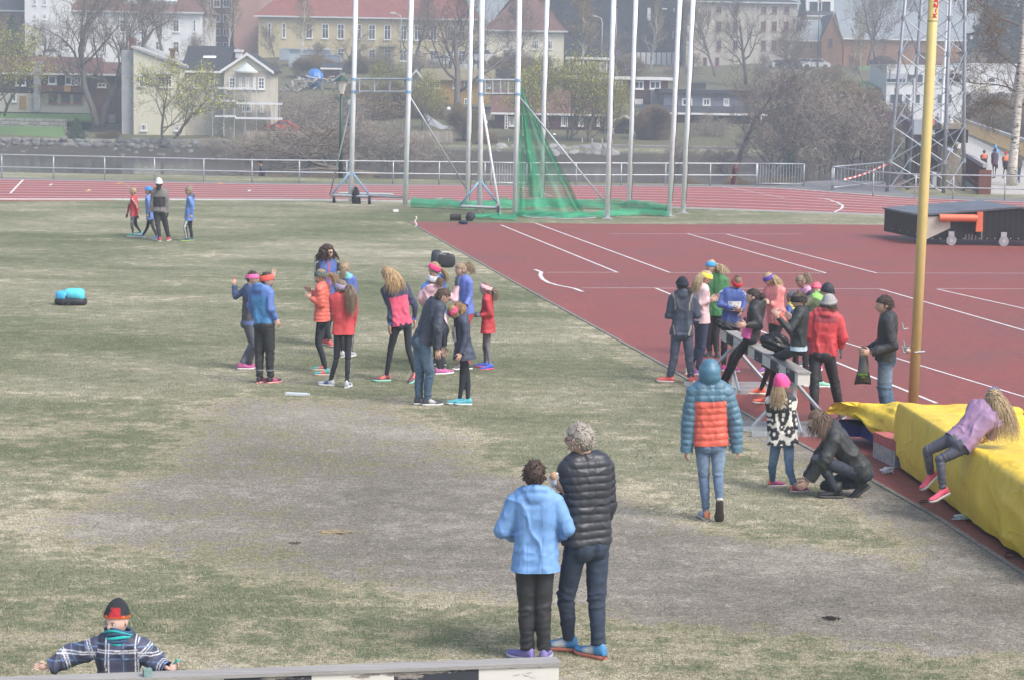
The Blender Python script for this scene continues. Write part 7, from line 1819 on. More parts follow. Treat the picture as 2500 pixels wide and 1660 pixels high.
            if hr['kind'] == 'curly':
                for k_ in range(110):
                    d = q.normal(size=3); d /= np.linalg.norm(d)
                    if (d[1] > .35 and d[2] < .45) or d[2] < -.75: continue
                    p = Lh(d[0] * .98, d[1] * .98 - .1, d[2] * 1.02); b.sphere(p, A([.026, .026, .024]) * s * (.8 + .8 * q.random()), 7, 5, tuple(A(hcv) * (.6 + .8 * q.random())))
        b.build('hair', m_hair, root, smooth=True)
    if hat is not None:
        ht = dict(kind='beanie', col=(.1, .1, .1), infl=1.2, slouch=0, fold=True, z=.18, h=.5, tilt=12, patt=None); ht.update(hat); tl = rotx(math.radians(ht['tilt'])); b = MB(); hcol = A(ht['col'], dtype=float)
        Rt = Rh @ tl
        if ht['kind'] == 'beanie':
            def shape(pp, p): pp = pp.copy(); pp[:, 1] -= ht['slouch'] * np.clip(p[:, 2], 0, 1) ** 2; pp[:, 2] *= 1 + ht.get('tall', .06) * np.clip(p[:, 2], 0, 1); return pp
            cap_mesh(b, hc, Rt, hs_, (lambda p: ht['patt'](p, hcol)) if ht['patt'] else (lambda p: np.repeat(hcol[None], len(p), 0)), lambda p: p[:, 2] > ht['z'], ht['infl'], amp=.03, seed=5, shape=shape, m=40, n=48)
            if ht['fold']:
                ring = []; 
                for z_ in (ht['z'] - .06, ht['z'] + .22):
                    rr = math.sqrt(1 - z_ * z_) if abs(z_) < 1 else .2; ring.append([hc + Rt @ (A([math.cos(a) * .72 * rr, math.sin(a) * .86 * rr, z_]) * hs_ * (ht['infl'] + .05)) for a in np.linspace(0, 2 * math.pi, 40, endpoint=False)])
                mid = [(a + c_) / 2 + (((a + c_) / 2) - hc) * .05 for a, c_ in zip(ring[0], ring[1])]
                inn = [[p - (p - hc) * .08 for p in r_] for r_ in ring]
                b.grid([inn[0], ring[0], mid, ring[1], inn[1]], vary(ht['col'], ht.get('foldv', -.1)), closed=True)
            b.build('hat', m_knit if ht.get('knit', True) else m_shell, root, smooth=True)
        elif ht['kind'] == 'band':
            z0_, h_ = ht['z'], ht['h']; rows = []; cols = []; nn = 44
            for ii, z_ in enumerate(np.linspace(z0_, z0_ + h_, 7)):
                row = []; cr = []
                for a in np.linspace(0, 2 * math.pi, nn, endpoint=False):
                    zz = z_ - .10 * math.sin(a) * 0; cz = min(.95, abs(zz)); rr = math.sqrt(1 - cz * cz); inf = ht.get('infl2', 1.13) + .02 * math.sin(ii * math.pi / 6)
                    row.append(hc + Rt @ (A([math.cos(a) * .72 * rr, math.sin(a) * .86 * rr - .0, zz]) * hs_ * inf)); c_ = hcol
                    if ht['patt'] is not None: c_ = ht['patt'](a, ii / 6, hcol)
                    cr.append(c_)
                rows.append(row); cols.append(cr)
            rin = [[p - (p - hc) * .1 for p in r_] for r_ in (rows[0], rows[-1])]
            b.grid([rin[0]] + rows + [rin[1]], A([cols[0]] + cols + [cols[-1]]), closed=True); b.build('headband', m_fleece, root, smooth=True)
        elif ht['kind'] == 'hood':
            def keep(p): return ~((p[:, 1] > .45) & (np.abs(p[:, 0]) < .72) & (p[:, 2] < .72)) & (p[:, 2] > -.93)
            def shape(pp, p):
                pp = pp.copy(); pf = p[:, 2] / .28; 
                if ht.get('puff', True): pp *= (1 + .035 * (np.abs(np.sin(pf * math.pi * .5)) - .5))[:, None]
                pp[:, 0] *= 1 + .28 * np.clip(-p[:, 2], 0, 1); pp[:, 1] *= 1 + .2 * np.clip(-p[:, 2], 0, 1); return pp
            cap_mesh(b, hc - Rh[:, 2] * hs_ * .12, Rh, hs_ * 1.12, ht['col'], keep, 1.22, amp=.02, seed=2, shape=shape, n=48, m=40); b.build('hood', MATS['down'], root, smooth=True)
    if glasses is not None:
        b = MB(); gc = glasses.get('col', (.03, .03, .03)); z_ = .06
        for sg in (-1, 1):
            c_ = Lh(sg * .28, .86, z_); rr = A([math.cos(t) for t in np.linspace(0, 6.28, 13)]); pts = [c_ + Rh @ (A([.19 * math.cos(t), 0, .13 * math.sin(t)]) * hs_) for t in np.linspace(0, 2 * math.pi, 13)]
            b.tube(pts, .0028, 4, gc); b.tube([Lh(sg * .46, .84, z_ + .03), Lh(sg * .72, .3, z_ + .03), Lh(sg * .76, -.05, z_)], .003, 4, gc)
            if glasses.get('dark'): b.sphere(c_, A([.2, .03, .15]) * hs_, 10, 8, (.015, .015, .02), Rh)
        b.tube([Lh(-.1, .9, z_ + .03), Lh(.1, .9, z_ + .03)], .003, 4, gc); b.build('glasses', paint(), root)
    if extra: extra(info)
    return info
CA = crop(280, 400, 7.129); CB = crop(540, 580, 4.125); CC = crop(900, 600, 3.825); CD = crop(1580, 600, 4.125); CE = crop(1840, 640, 3.92)
CF = crop(1620, 850, 3.409); CGc = crop(1150, 1000, 2.3756); CH = crop(60, 1420, 3.9367); CI = crop(2000, 900, 3.266); CJ = crop(2180, 230, 6.272); C1 = crop(0, 0, 1.0)
BLK = (.018, .02, .028); NAVY = (.035, .05, .105); WHT = (.7, .7, .7)
PB = dict(col=BLK)
TIGHT = dict(col=(.02, .024, .035), loose=.84, wr=.5, mat='fleece')
def text_mesh(txt, size, M3, pos, col, par, name='lettering', depth=.0015):
    cu = bpy.data.curves.new('t', 'FONT'); cu.body = txt; cu.size = size; cu.extrude = depth; cu.align_x = 'CENTER'; cu.align_y = 'CENTER'
    ob = bpy.data.objects.new('t', cu); COL.objects.link(ob); dg = bpy.context.evaluated_depsgraph_get(); me = bpy.data.meshes.new_from_object(ob.evaluated_get(dg)); bpy.data.objects.remove(ob)
    v = A([list(x.co) for x in me.vertices]); me2 = MB(); tri = []
    me.calc_loop_triangles(); tri = A([list(t.vertices) for t in me.loop_triangles])
    me2.add(v @ np.asarray(M3).T + A(pos), tri, col); o = me2.build(name, paint(), par); bpy.data.meshes.remove(me); return o
def bib(i, w, h, num, lat=0, up=.30, small='', out=.128, curve=.05):
    """number bib pinned on the chest"""
    s = i['s']; c_ = i['pel'] + i['sp'] * up * s + i['rt'] * lat + i['fr'] * out * s; b = MB(); rows = []
    for z in np.linspace(-h / 2, h / 2, 5): rows.append([c_ + i['rt'] * x + i['sp'] * z + i['fr'] * (.006 - curve * (x / w * 2) ** 2 * .5) for x in np.linspace(-w / 2, w / 2, 9)])
    b.grid(rows, (.72, .73, .72)); o = b.build('number_bib', m_fleece, i['body']); md = o.modifiers.new('s', 'SOLIDIFY'); md.thickness = .003
    M3 = np.stack([-i['rt'] * 1.0, i['sp'], i['fr']], 1)
    text_mesh(num, h * .62, M3, c_ + i['fr'] * .010 - i['sp'] * h * .12, (.02, .02, .02), o, 'number')
    if small: text_mesh(small, h * .17, M3, c_ + i['fr'] * .004 + i['sp'] * h * .36, (.05, .05, .07), o, 'bib_text'); text_mesh('1', h * .2, M3, c_ + i['fr'] * .0 - i['sp'] * h * .3 - i['rt'] * w * .38, (.05, .05, .07), o, 'bib_text')
def side_stripes(i): pass
def pat_panel(col, lo=.05, hi=.72, w=.13):
    def f(d): c = d['col'].copy(); m = (~d['slv']) & (d['tb'] > lo) & (d['tb'] < hi) & (np.abs(d['lat']) < w); c[m] = col; return c
    return f
def pat_front(col, w=.07, lo=.0, hi=.95, off=0.0):
    def f(d): c = d['col'].copy(); m = (~d['slv']) & (d['nf'] > .35) & (np.abs(d['lat'] - off) < w) & (d['tb'] > lo) & (d['tb'] < hi); c[m] = col; return c
    return f
def pat_stripes(col, n=3, gap=.022, wd=.006):
    def f(d):
        c = d['col'].copy(); m = d['slv']; sd = np.where(d['k'] <= 2, -1, 1); x = d['n'] @ d['i']['fw']; q_ = np.zeros(len(c), bool)
        for k in range(n): q_ |= np.abs(x - (k - 1) * .34) < .10
        c[m & q_ & (d['nr'] * sd > .1)] = col; return c
    return f
def ppat_none(p, c): return np.repeat(A(c)[None], len(p), 0)

# ------------------------------------------------ far left group
person('boy with short blond hair in red zip jacket, leftmost of the far group', CA, -80, [(320, 1275), (452, 1235)], (322, 490), (338, 572), (330, 905), [(395, 745), (400, 900)], [(255, 740), (222, 880)], (300, 1090), (370, 1080), H=1.34, child=True, hyaw=-95,
       jk=dict(col=(.55, .02, .04), sleeve=(.5, .02, .04), bulk=.018, hem=.06, pattern=pat_stripes(WHT, 1)), pants=dict(col=BLK, side=(.3, .32, .35)), shoes=dict(up=(.05, .35, .33), sole=(.6, .6, .6)), hair=dict(col=(.42, .33, .2), n=40), fyaw=-90, hands=dict(L=dict(col=BLK), R=dict(col=BLK)))
person('child in blue hat and blue jacket striding left behind the woman in the white hat', CA, -85, [(495, 1285), (740, 1325)], (585, 480), (592, 565), (620, 940), [(600, 760), (580, 880)], [(640, 740), (640, 860)], (570, 1110), (672, 1130), H=1.4, child=True, hyaw=-95,
       jk=dict(col=(.10, .22, .62), bulk=.02, hem=.08, hemc=(.1, .2, .5)), pants=dict(col=BLK, side=(.35, .36, .38)), shoes=dict(up=(.10, .22, .42), sole=(.65, .65, .65)), hair=dict(col=(.1, .07, .05), n=30), hat=dict(col=(.05, .25, .72), tall=.05, fold=False), fyaw=-85)
person('woman in white beanie with grey and black jacket seen from behind in the far group', CA, -8, [(785, 1355), (935, 1345)], (770, 352), (775, 440), (775, 832), [(655, 640), (612, 845)], [(925, 640), (925, 850)], (755, 1090), (893, 1090), H=1.70,
       jk=dict(col=(.17, .16, .16), bulk=.02, hem=.05, pattern=lambda d: np.where(((~d['slv']) & (d['tb'] > .22) & (d['tb'] < .68))[:, None], A([.02, .02, .025]), d['col'])), pants=dict(col=BLK, loose=1.22), shoes=dict(up=(.6, .05, .07), sole=(.7, .7, .7)),
       hair=dict(kind='pony', col=(.04, .03, .025), L=.2, base=(0, -.85, -.2), n=30), hat=dict(col=(.75, .76, .78), tall=.22), hands=dict(L=dict(col=BLK), R=dict(col=BLK)))
person('child in long blue jacket with olive beanie standing at the right of the far group', CA, -80, [(1255, 1350), (1345, 1340)], (1290, 490), (1325, 560), (1295, 955), [(1365, 750), (1335, 890)], [(1270, 750), (1240, 880)], (1222, 1110), (1315, 1120), H=1.42, child=True, hyaw=-95, hpitch=10,
       jk=dict(col=(.10, .23, .62), bulk=.026, hem=.08, hood=True, hoodc=(.05, .08, .16)), pants=dict(col=BLK, side=(.6, .62, .66), loose=1.1), shoes=dict(up=(.06, .1, .16), sole=(.35, .6, .15)), hair=dict(col=(.4, .3, .2), n=30), hat=dict(col=(.24, .21, .16), tall=.3, slouch=.2, fold=False), fyaw=-95)
b = MB(); p = V(*CA(250, 412), 60); b.tube([p, V(*CA(112, 318), 60.5)], [.012, .008], 6, (.45, .4, .22)); b.build('stick', wood(), label='thin pale stick raised over the blond boy in the far group', cat='stick')

# ------------------------------------------------ middle group
person('girl with pink headband and navy jacket raising both hands, leftmost of the middle group', CB, 65, [(205, 1325), (285, 1318)], (312, 412), (292, 490), (275, 868), [(150, 590), (135, 480)], [(450, 540), (520, 410)], (315, 1075), (335, 1080), H=1.55, hyaw=95, hpitch=12, kdy=(.1, -.1),
       jk=dict(col=(.065, .065, .078), sleeve=(.055, .095, .22), yoke=(.055, .095, .22), yt=.7, hemc=(.07, .13, .36), bulk=.016, hem=.03), pants=dict(col=(.085, .095, .13), loose=1.06), shoes=dict(up=(.45, .10, .27), sole=(.72, .7, .7)), hair=dict(col=(.05, .035, .03), n=30), hat=dict(kind='band', col=(.80, .15, .38), z=.0, h=.55, tilt=14), fyaw=85, hands=dict(L=dict(d=(-.1, 0, 1), curl=.35), R=dict(d=(.2, 0, 1), curl=.3)))
person('girl with coral headband in a bright blue hooded jacket turned to the right', CB, 35, [(392, 1462), (498, 1465)], (460, 428), (405, 505), (435, 880), [(300, 690, .05), (335, 815, .15)], [(495, 720, -.05), (552, 828, 0)], (385, 1170), (490, 1170), H=1.62, hyaw=85, hpitch=5,
       jk=dict(col=(.045, .27, .60), sleeve=(.07, .17, .50), yoke=(.07, .17, .50), yt=.8, bulk=.022, hem=.03, hood=True, hoodc=(.07, .2, .55)), pants=dict(col=(.025, .028, .034), loose=1.25, band=(.3, .32, .34)), shoes=dict(up=(.04, .03, .05), sole=(.7, .3, .3), stripe=(.5, .1, .2)), hair=dict(col=(.07, .05, .04), n=30), hat=dict(kind='band', col=(.82, .12, .09), z=-.05, h=.62, tilt=16))
person('girl in coral puffer jacket with camouflage headband and loose ponytail facing left', CB, -78, [(1035, 1335), (1060, 1385)], (1002, 392), (1020, 470), (1015, 850), [(1010, 680), (905, 612)], [(960, 600), (900, 545)], (968, 1060), (985, 1070), H=1.52, hyaw=-88,
       jk=dict(col=(.80, .13, .085), bulk=.03, hem=.0, puff=.062, mat='down'), pants=TIGHT | dict(side=(.06, .065, .07)), shoes=dict(up=(.06, .42, .38), sole=(.7, .5, .45), stripe=(.7, .15, .12), heel=(.7, .15, .12)), hair=dict(kind='pony', col=(.38, .26, .15), L=.30, n=70, dir=(.9, 0, .1), base=(0, -.9, .2), droop=.9, spread=.2),
       hat=dict(kind='band', col=(.08, .10, .09), z=-.05, h=.75, tilt=10, patt=lambda a, t, c: A(c) * (1.9 if math.sin(a * 9 + t * 6) * math.sin(a * 5 - t * 9) > .1 else .8)), hands=dict(L=dict(d=(-.8, 0, .5), curl=.6), R=dict(d=(-.7, 0, .6), curl=.6)), fyaw=-100)
person('woman with curly dark hair and sunglasses in blue and black tracksuit, hand raised', CB, 150, [(1050, 1082), (1092, 1092)], (1070, 152), (1062, 232), (1065, 620), [(1140, 430), (1188, 345)], [(968, 430), (1010, 480)], (1085, 850), (1060, 850), H=1.68, hyaw=125,
       jk=dict(col=(.045, .11, .38), sleeve=(.02, .025, .04), bulk=.02, hem=.05, zipc=(.5, .03, .05), pattern=pat_stripes(WHT)), pants=PB, shoes=dict(up=(.75, .12, .1), sole=(.7, .5, .45)), hair=dict(kind='curly', col=(.05, .03, .025), L=.16, n=160, arc=4.6, wav=.08, vol=1.25), glasses=dict(dark=True), hands=dict(L=dict(d=(.15, -.1, 1), col=(.02, .02, .025), curl=.1, spread=.3, n=(0, -1, 0)), R=dict(col=(.02, .02, .025))))
person('fair haired girl in violet blue jacket seen from behind next to the red jacket', CB, 12, [(1225, 1200), (1300, 1200)], (1240, 312), (1238, 385), (1265, 750), [(1180, 540), (1195, 650)], [(1352, 560), (1345, 640, .12)], None, None, H=1.47, hyaw=5, child=True,
       jk=dict(col=(.07, .13, .46), bulk=.026, hem=.03, hood=True, hoodc=(.1, .5, .62)), pants=PB, shoes=dict(up=(.5, .52, .55), sole=WHT), hair=dict(kind='pony', col=(.40, .30, .20), L=.16, n=60, tie=(.1, .5, .6), base=(0, -.86, -.25)))
person('girl in red jacket with very long ponytail and lavender headband seen from behind', CB, -8, [(1098, 1492), (1268, 1508)], (1208, 505), (1232, 572), (1230, 950), [(1140, 770), (1165, 900, .12)], [(1345, 780), (1330, 890, .08)], (1160, 1210), (1278, 1225), H=1.55, hyaw=-45,
       jk=dict(col=(.62, .035, .045), bulk=.026, hem=.06), pants=dict(col=(.018, .022, .03), loose=.9, side=(.55, .57, .6)), shoes=dict(up=(.5, .53, .58), sole=WHT, stripe=(.05, .09, .2)), hair=dict(kind='pony', col=(.27, .21, .15), L=.46, n=110, dir=(.35, -.4, .1), base=(.25, -.8, .2), spread=.10, droop=1.6, wav=.01), hat=dict(kind='band', col=(.42, .36, .55), z=-.1, h=.6, tilt=14, patt=lambda a, t, c: A(c) * (1.15 if int(t * 6) % 2 else .75)), fyaw=(-70, 10))
person('tall girl with long loose blond hair in navy and pink top looking down', CC, -18, [(165, 1262), (430, 1235, .06)], (182, 272), (232, 348), (310, 740), [(205, 580), (197, 745)], [(430, 570), (432, 690, .05)], (205, 965), (372, 960), H=1.66, hyaw=-60, hpitch=28,
       jk=dict(col=(.78, .07, .17), sleeve=(.045, .055, .12), yoke=(.045, .055, .12), yt=.68, bulk=.010, hem=.02, cuff=(.08, .15, .5), mat='fleece', pattern=lambda d: np.where(((~d['slv']) & (np.abs(d['lat']) > .15) & (d['tb'] > .3))[:, None], A([.045, .055, .12]), d['col'])), pants=TIGHT,
       shoes=dict(up=(.14, .05, .07), sole=(.25, .6, .5), stripe=(.7, .15, .12), heel=(.8, .15, .15)), hair=dict(kind='long', col=(.47, .33, .18), L=.34, n=120, arc=2.4, wav=.05), fyaw=(-110, -150), fpitch=(0, 25))
person('girl in pale pink jacket with white headband and a raised black glove', CC, 5, [(652, 1200), (690, 1196)], (600, 318), (595, 400), (635, 720), [(478, 495), (520, 570, .1)], [(800, 500), (825, 375)], (650, 960), (668, 960), H=1.52, hyaw=-35,
       jk=dict(col=(.76, .46, .53), bulk=.026, hem=.04, hood=True), pants=TIGHT, shoes=dict(up=(.45, .12, .3), sole=WHT), hair=dict(kind='pony', col=(.22, .14, .09), L=.16, n=60, base=(.3, -.8, .2)), hat=dict(kind='band', col=(.75, .75, .82), z=-.15, h=.75, tilt=14), hands=dict(R=dict(d=(0, 0, 1), col=(.03, .04, .04), curl=.15)), fyaw=60)
person('girl with bright pink headband and braid in a blue jacket behind the pale pink one', CC, -60, [(630, 1112), (690, 1112)], (612, 218), (632, 285), (650, 640), [(520, 405), (560, 480)], [(690, 400), (690, 500)], None, None, H=1.56, hyaw=-75, hpitch=-8,
       jk=dict(col=(.045, .20, .60), bulk=.022, hem=.04), pants=PB, shoes=dict(up=(.1, .1, .1), sole=WHT), hair=dict(kind='pony', col=(.38, .27, .16), L=.24, n=40, base=(.2, -.8, .1), dir=(.6, 0, -.2), spread=.08), hat=dict(kind='band', col=(.95, .08, .27), z=-.05, h=.62, tilt=18))
person('girl with high ponytail in violet blue sports jacket and red shorts facing left', CC, -125, [(870, 1152), (930, 1152)], (862, 232), (885, 300), (900, 645), [(945, 480), (905, 560, -.1)], [(840, 470), (845, 560)], None, None, H=1.60, hyaw=-120, hpitch=8,
       jk=dict(col=(.10, .17, .60), bulk=.018, hem=.0, zipc=(.4, .45, .6)), pants=dict(col=(.55, .03, .05)), shoes=dict(up=(.1, .1, .1), sole=WHT), hair=dict(kind='pony', col=(.36, .27, .18), L=.22, n=70, base=(0, -.75, .65), dir=(.8, .2, .3)))
person('small girl in long red jacket and grey leggings with patterned pink headband', CC, -82, [(1090, 1130), (1130, 1152)], (1092, 405), (1108, 465), (1112, 770), [(1135, 640), (1045, 652)], [(1080, 620), (1035, 655)], (1082, 935), (1108, 945), H=1.33, child=True, hyaw=-90,
       jk=dict(col=(.52, .018, .03), bulk=.026, hem=.11, flare=.03), pants=dict(col=(.15, .14, .16), loose=.85, wr=.5, mat='fleece'), shoes=dict(up=(.07, .15, .65), sole=(.85, .12, .25)), hair=dict(kind='pony', col=(.25, .19, .14), L=.2, n=60, base=(0, -.8, -.05), dir=(.6, 0, -.3)), hat=dict(kind='band', col=(.85, .45, .5), z=.0, h=.5, tilt=20, patt=lambda a, t, c: A(c) if math.sin(a * 11) * math.sin(t * 9 + a * 3) < .2 else A([.8, .75, .75])), hands=dict(L=dict(d=(-1, 0, 0), col=(.2, .23, .28), curl=.8), R=dict(d=(-1, 0, 0), col=(.2, .23, .28), curl=.8)), fyaw=-95, fpitch=(0, 8))
person('man in dark navy jacket and jeans bending forward over the girl with the bib', CC, 62, [(470, 1482), (548, 1490)], (692, 478), (640, 530), (495, 905), [(700, 760), (700, 940)], [(655, 775, -.1), (648, 965, -.1)], (478, 1190), (572, 1190), H=1.74, hyaw=68, hpitch=32,
       jk=dict(col=(.033, .045, .075), bulk=.03, hem=.0, wr=1.3), pants=dict(col=(.055, .115, .19), mat='denim', loose=1.14, fade=(.12, .2, .3)), shoes=dict(up=(.05, .06, .08), sole=(.6, .6, .6), stripe=(.5, .5, .5)), hair=dict(col=(.085, .055, .04), n=60), glasses={}, fyaw=80)
person('girl in long open navy coat with a race bib and pink headband looking down', CC, -105, [(848, 1478), (925, 1484)], (800, 622), (862, 672), (890, 975), [(905, 860), (858, 1000, -.05)], [(840, 850), (830, 1000)], (872, 1215), (922, 1215), H=1.46, hyaw=-100, hpitch=48,
       jk=dict(col=(.04, .055, .10), bulk=.03, hem=.16, flare=.06, hood=True, pattern=pat_front((.16, .03, .07), .035)), pants=TIGHT, shoes=dict(up=(.10, .42, .50), sole=(.6, .7, .72)), hair=dict(kind='pony', col=(.42, .28, .14), L=.2, n=80, base=(0, -.75, .5), dir=(.7, 0, .3)), hat=dict(kind='band', col=(.75, .14, .32), z=-.1, h=.6, tilt=8, patt=lambda a, t, c: A(c) if math.sin(a * 8) * math.sin(t * 7 + a) < .35 else A([.6, .03, .05])),
       fyaw=-95, extra=lambda i: bib(i, .13, .2, '75', 0, .28, out=.150))

# ------------------------------------------------ group round the barrier
person('person in navy jacket with beige trims and dark beanie, turned away by the barrier', CD, 5, [(225, 1372), (440, 1382)], (352, 402), (360, 482), (350, 880), [(218, 700), (265, 660, .22)], [(505, 700), (450, 680, .22)], (268, 1135), (425, 1135), H=1.60, hyaw=-15,
       jk=dict(col=(.048, .065, .105), bulk=.03, hem=.05, hood=True, pattern=lambda d: np.where(((~d['slv']) & (np.abs(np.abs(d['lat']) - .125 + .02 * np.cos(d['tb'] * 9)) < .010) & ((d['tb'] > .62) | (d['tb'] < .25)))[:, None], A([.34, .30, .24]), d['col'])), pants=dict(col=(.06, .08, .13), loose=1.15), shoes=dict(up=(.85, .14, .12), sole=(.7, .6, .6)), hair=dict(kind='pony', col=(.09, .065, .05), L=.14, base=(.4, -.7, -.4), dir=(.8, 0, 0), n=50), hat=dict(col=(.02, .025, .04), tall=.1), fyaw=(-75, 10))
person('girl in pale pink hooded jacket with yellow headband looking at her hands', CD, 70, [(415, 1290), (512, 1298)], (592, 322), (545, 405), (548, 770), [(580, 570), (648, 535)], [(548, 580), (635, 555)], (520, 1020), (555, 1030), H=1.56, hyaw=85, hpitch=25,
       jk=dict(col=(.72, .50, .53), bulk=.03, hem=.03, hood=True), pants=dict(col=(.03, .045, .10), loose=1.12), shoes=[dict(up=(.5, .5, .35), sole=WHT), dict(up=(.35, .16, .42), sole=(.6, .5, .6))], hair=dict(kind='long', col=(.55, .43, .26), L=.3, n=90, arc=2.2), hat=dict(kind='band', col=(.80, .70, .09), z=-.05, h=.6, tilt=10))
person('woman in green jacket with blue headband and windblown blond hair', CD, 190, [(700, 1115), (625, 1108)], (645, 215), (685, 302), (675, 700), [(790, 480), (780, 600)], [(590, 510), (625, 590)], (690, 900), (620, 900), H=1.62, hyaw=215,
       jk=dict(col=(.035, .21, .06), bulk=.024, hem=.02, coll=True, zipc=(.02, .1, .04)), pants=PB | dict(loose=1.1), shoes=dict(up=(.03, .03, .03), sole=(.1, .1, .1)), hair=dict(kind='wind', col=(.52, .42, .27), L=.2, n=110, arc=3.4, wind=(.9, .1, .5), droop=.6, wav=.08), hat=dict(kind='band', col=(.06, .33, .66), z=.05, h=.6, tilt=8))
def bib6(i): bib(i, .205, .15, '6', -.03, .345, 'Minnestafetten', out=.150)
person('young athlete with red headband and race bib number 6 in a blue jacket, head bowed', CD, 178, [(880, 1258), (770, 1250)], (905, 372), (858, 445), (842, 800), [(985, 570, -.05), (950, 660, -.2)], [(722, 600, -.05), (880, 640, -.22)], (880, 1020), (775, 1020), H=1.55, hyaw=172, hpitch=48,
       jk=dict(col=(.04, .095, .36), bulk=.02, hem=.03, pattern=pat_stripes(WHT)), pants=PB, shoes=dict(up=(.4, .04, .2), sole=WHT), hair=dict(kind='pony', col=(.22, .17, .12), L=.07, n=30, base=(0, -.3, .95)), hat=dict(kind='band', col=(.78, .06, .07), z=-.1, h=.65, tilt=4), extra=bib6)
def open_pink(d): c = d['col'].copy(); m = (~d['slv']) & (((d['nf'] > .15) & (d['tb'] < .78) & (np.abs(d['lat']) < .13)) | ((d['tb'] < .3) & (d['nf'] > -.35))); c[m] = (.85, .07, .36); return c
person('dark haired woman in black jacket over a pink top leaning back against the barrier', CD, -70, [(785, 1425), (760, 1405)], (1065, 520), (1115, 585), (1035, 930), [(1125, 800, -.05), (1000, 800, -.1)], [(1040, 740), (985, 770)], (900, 1130), (860, 1110), H=1.70, hyaw=-85, depth=31.6, pdy=0,
       jk=dict(col=(.022, .025, .03), bulk=.032, hem=.02, hood=True, pattern=open_pink), pants=TIGHT, shoes=dict(up=(.05, .05, .06), sole=(.5, .5, .5)), hair=dict(kind='short', col=(.035, .022, .02), n=60), fyaw=-80,
       extra=lambda i: (lambda b: (b.sphere(i['hc'] + i['Rh'] @ (A([0, -1.05, .1]) * i['hs']), A([.05, .055, .05]), 12, 9, (.03, .02, .018), fn=lambda p: p * (1 + .2 * sinnoise(p, 4, 1))[:, None]), b.build('hair_bun', m_hair, i['body'], smooth=True)))(MB()))
person('girl in salmon jacket with purple headband behind the barrier', CE, -140, [(90, 1055), (215, 1060)], (150, 165), (190, 232), (220, 580), [(200, 420), (150, 395, -.05)], [(140, 380), (150, 420)], None, None, H=1.50, hyaw=-100, hpitch=30,
       jk=dict(col=(.80, .24, .23), bulk=.024, hem=.02), pants=PB, shoes=dict(up=(.3, .12, .35), sole=WHT), hair=dict(kind='long', col=(.50, .38, .22), L=.3, n=80, arc=2.4), hat=dict(kind='band', col=(.13, .07, .42), z=.0, h=.55, tilt=6))
person('girl with high ponytail and white and pink collar looking down behind the barrier', CE, -110, [(480, 993), (530, 993)], (458, 188), (505, 258), (505, 540), [(540, 400), (480, 470)], [(470, 400), (440, 450)], None, None, H=1.50, hyaw=-105, hpitch=28,
       jk=dict(col=(.03, .04, .08), yoke=(.8, .35, .6), yt=.86, bulk=.02, hem=.0), pants=PB, shoes=dict(up=(.1, .1, .1), sole=WHT), hair=dict(kind='pony', col=(.33, .25, .18), L=.2, n=70, base=(0, -.7, .7), dir=(.7, 0, .3)))
person('small child in a pink hat with only the face showing behind the olive jacket', CE, 190, [(590, 1030), (640, 1030)], (600, 272), (608, 330), (610, 640), [(650, 460), (640, 560)], [(560, 460), (570, 560)], None, None, H=1.3, child=True, hyaw=200,
       jk=dict(col=(.04, .05, .1), bulk=.02), pants=PB, shoes=dict(up=(.7, .1, .3), sole=WHT), hair=dict(col=(.3, .2, .1), n=20), hat=dict(col=(.85, .12, .2), fold=False, knit=False, tall=.08))
person('child in yellow and blue with grey hat bending between the girls behind the barrier', CE, 150, [(370, 1115), (420, 1115)], (372, 352), (400, 400), (400, 640), [(420, 500, -.1), (350, 540, -.2)], [(340, 470, -.1), (320, 540, -.2)], None, None, H=1.28, child=True, hyaw=110, hpitch=35,
       jk=dict(col=(.85, .72, .03), sleeve=(.04, .08, .35), bulk=.02), pants=PB, shoes=dict(up=(.7, .1, .3), sole=WHT), hair=dict(col=(.25, .17, .1), n=20), hat=dict(col=(.12, .14, .18), fold=False))
person('woman in black sitting on the barrier with legs stretched left and orange shoes', CE, -75, [(70, 1262), (130, 1352)], (432, 372), (455, 440), (430, 830), [(345, 660, -.1), (235, 530, -.1)], [(400, 640, .1), (350, 560, .2)], (170, 915), (205, 935), H=1.66, hyaw=-110, hpitch=10, depth=28.95,
       jk=dict(col=(.02, .027, .035), bulk=.014, hem=.03, hemc=(.45, .60, .72)), pants=TIGHT, shoes=dict(up=(.85, .16, .10), sole=(.75, .7, .6)), hair=dict(col=(.13, .09, .07), n=60), hat=dict(kind='band', col=(.02, .02, .025), z=-.1, h=.62, tilt=8), hands=dict(L=dict(d=(-.5, 0, .8), curl=.7)), fyaw=-88)
person('boy in olive green jacket with black padded cap stretching his arm to the left', CE, 160, [(640, 1195), (515, 1188)], (705, 278), (640, 340), (520, 635), [(640, 500, .1), (600, 590, .1)], [(470, 430, -.1), (370, 505, -.15)], (590, 900), (490, 900), H=1.52, hyaw=110, hpitch=20,
       jk=dict(col=(.085, .12, .06), bulk=.03, hem=.0, hood=True, hoodc=(.25, .6, .1)), pants=dict(col=BLK, side=(.6, .62, .65)), shoes=[dict(up=(.25, .6, .45), sole=WHT), dict(up=(.4, .65, .08), sole=WHT)], hair=None, hat=dict(col=(.02, .025, .04), z=-.2, infl=1.17, fold=False, knit=False), fyaw=80)
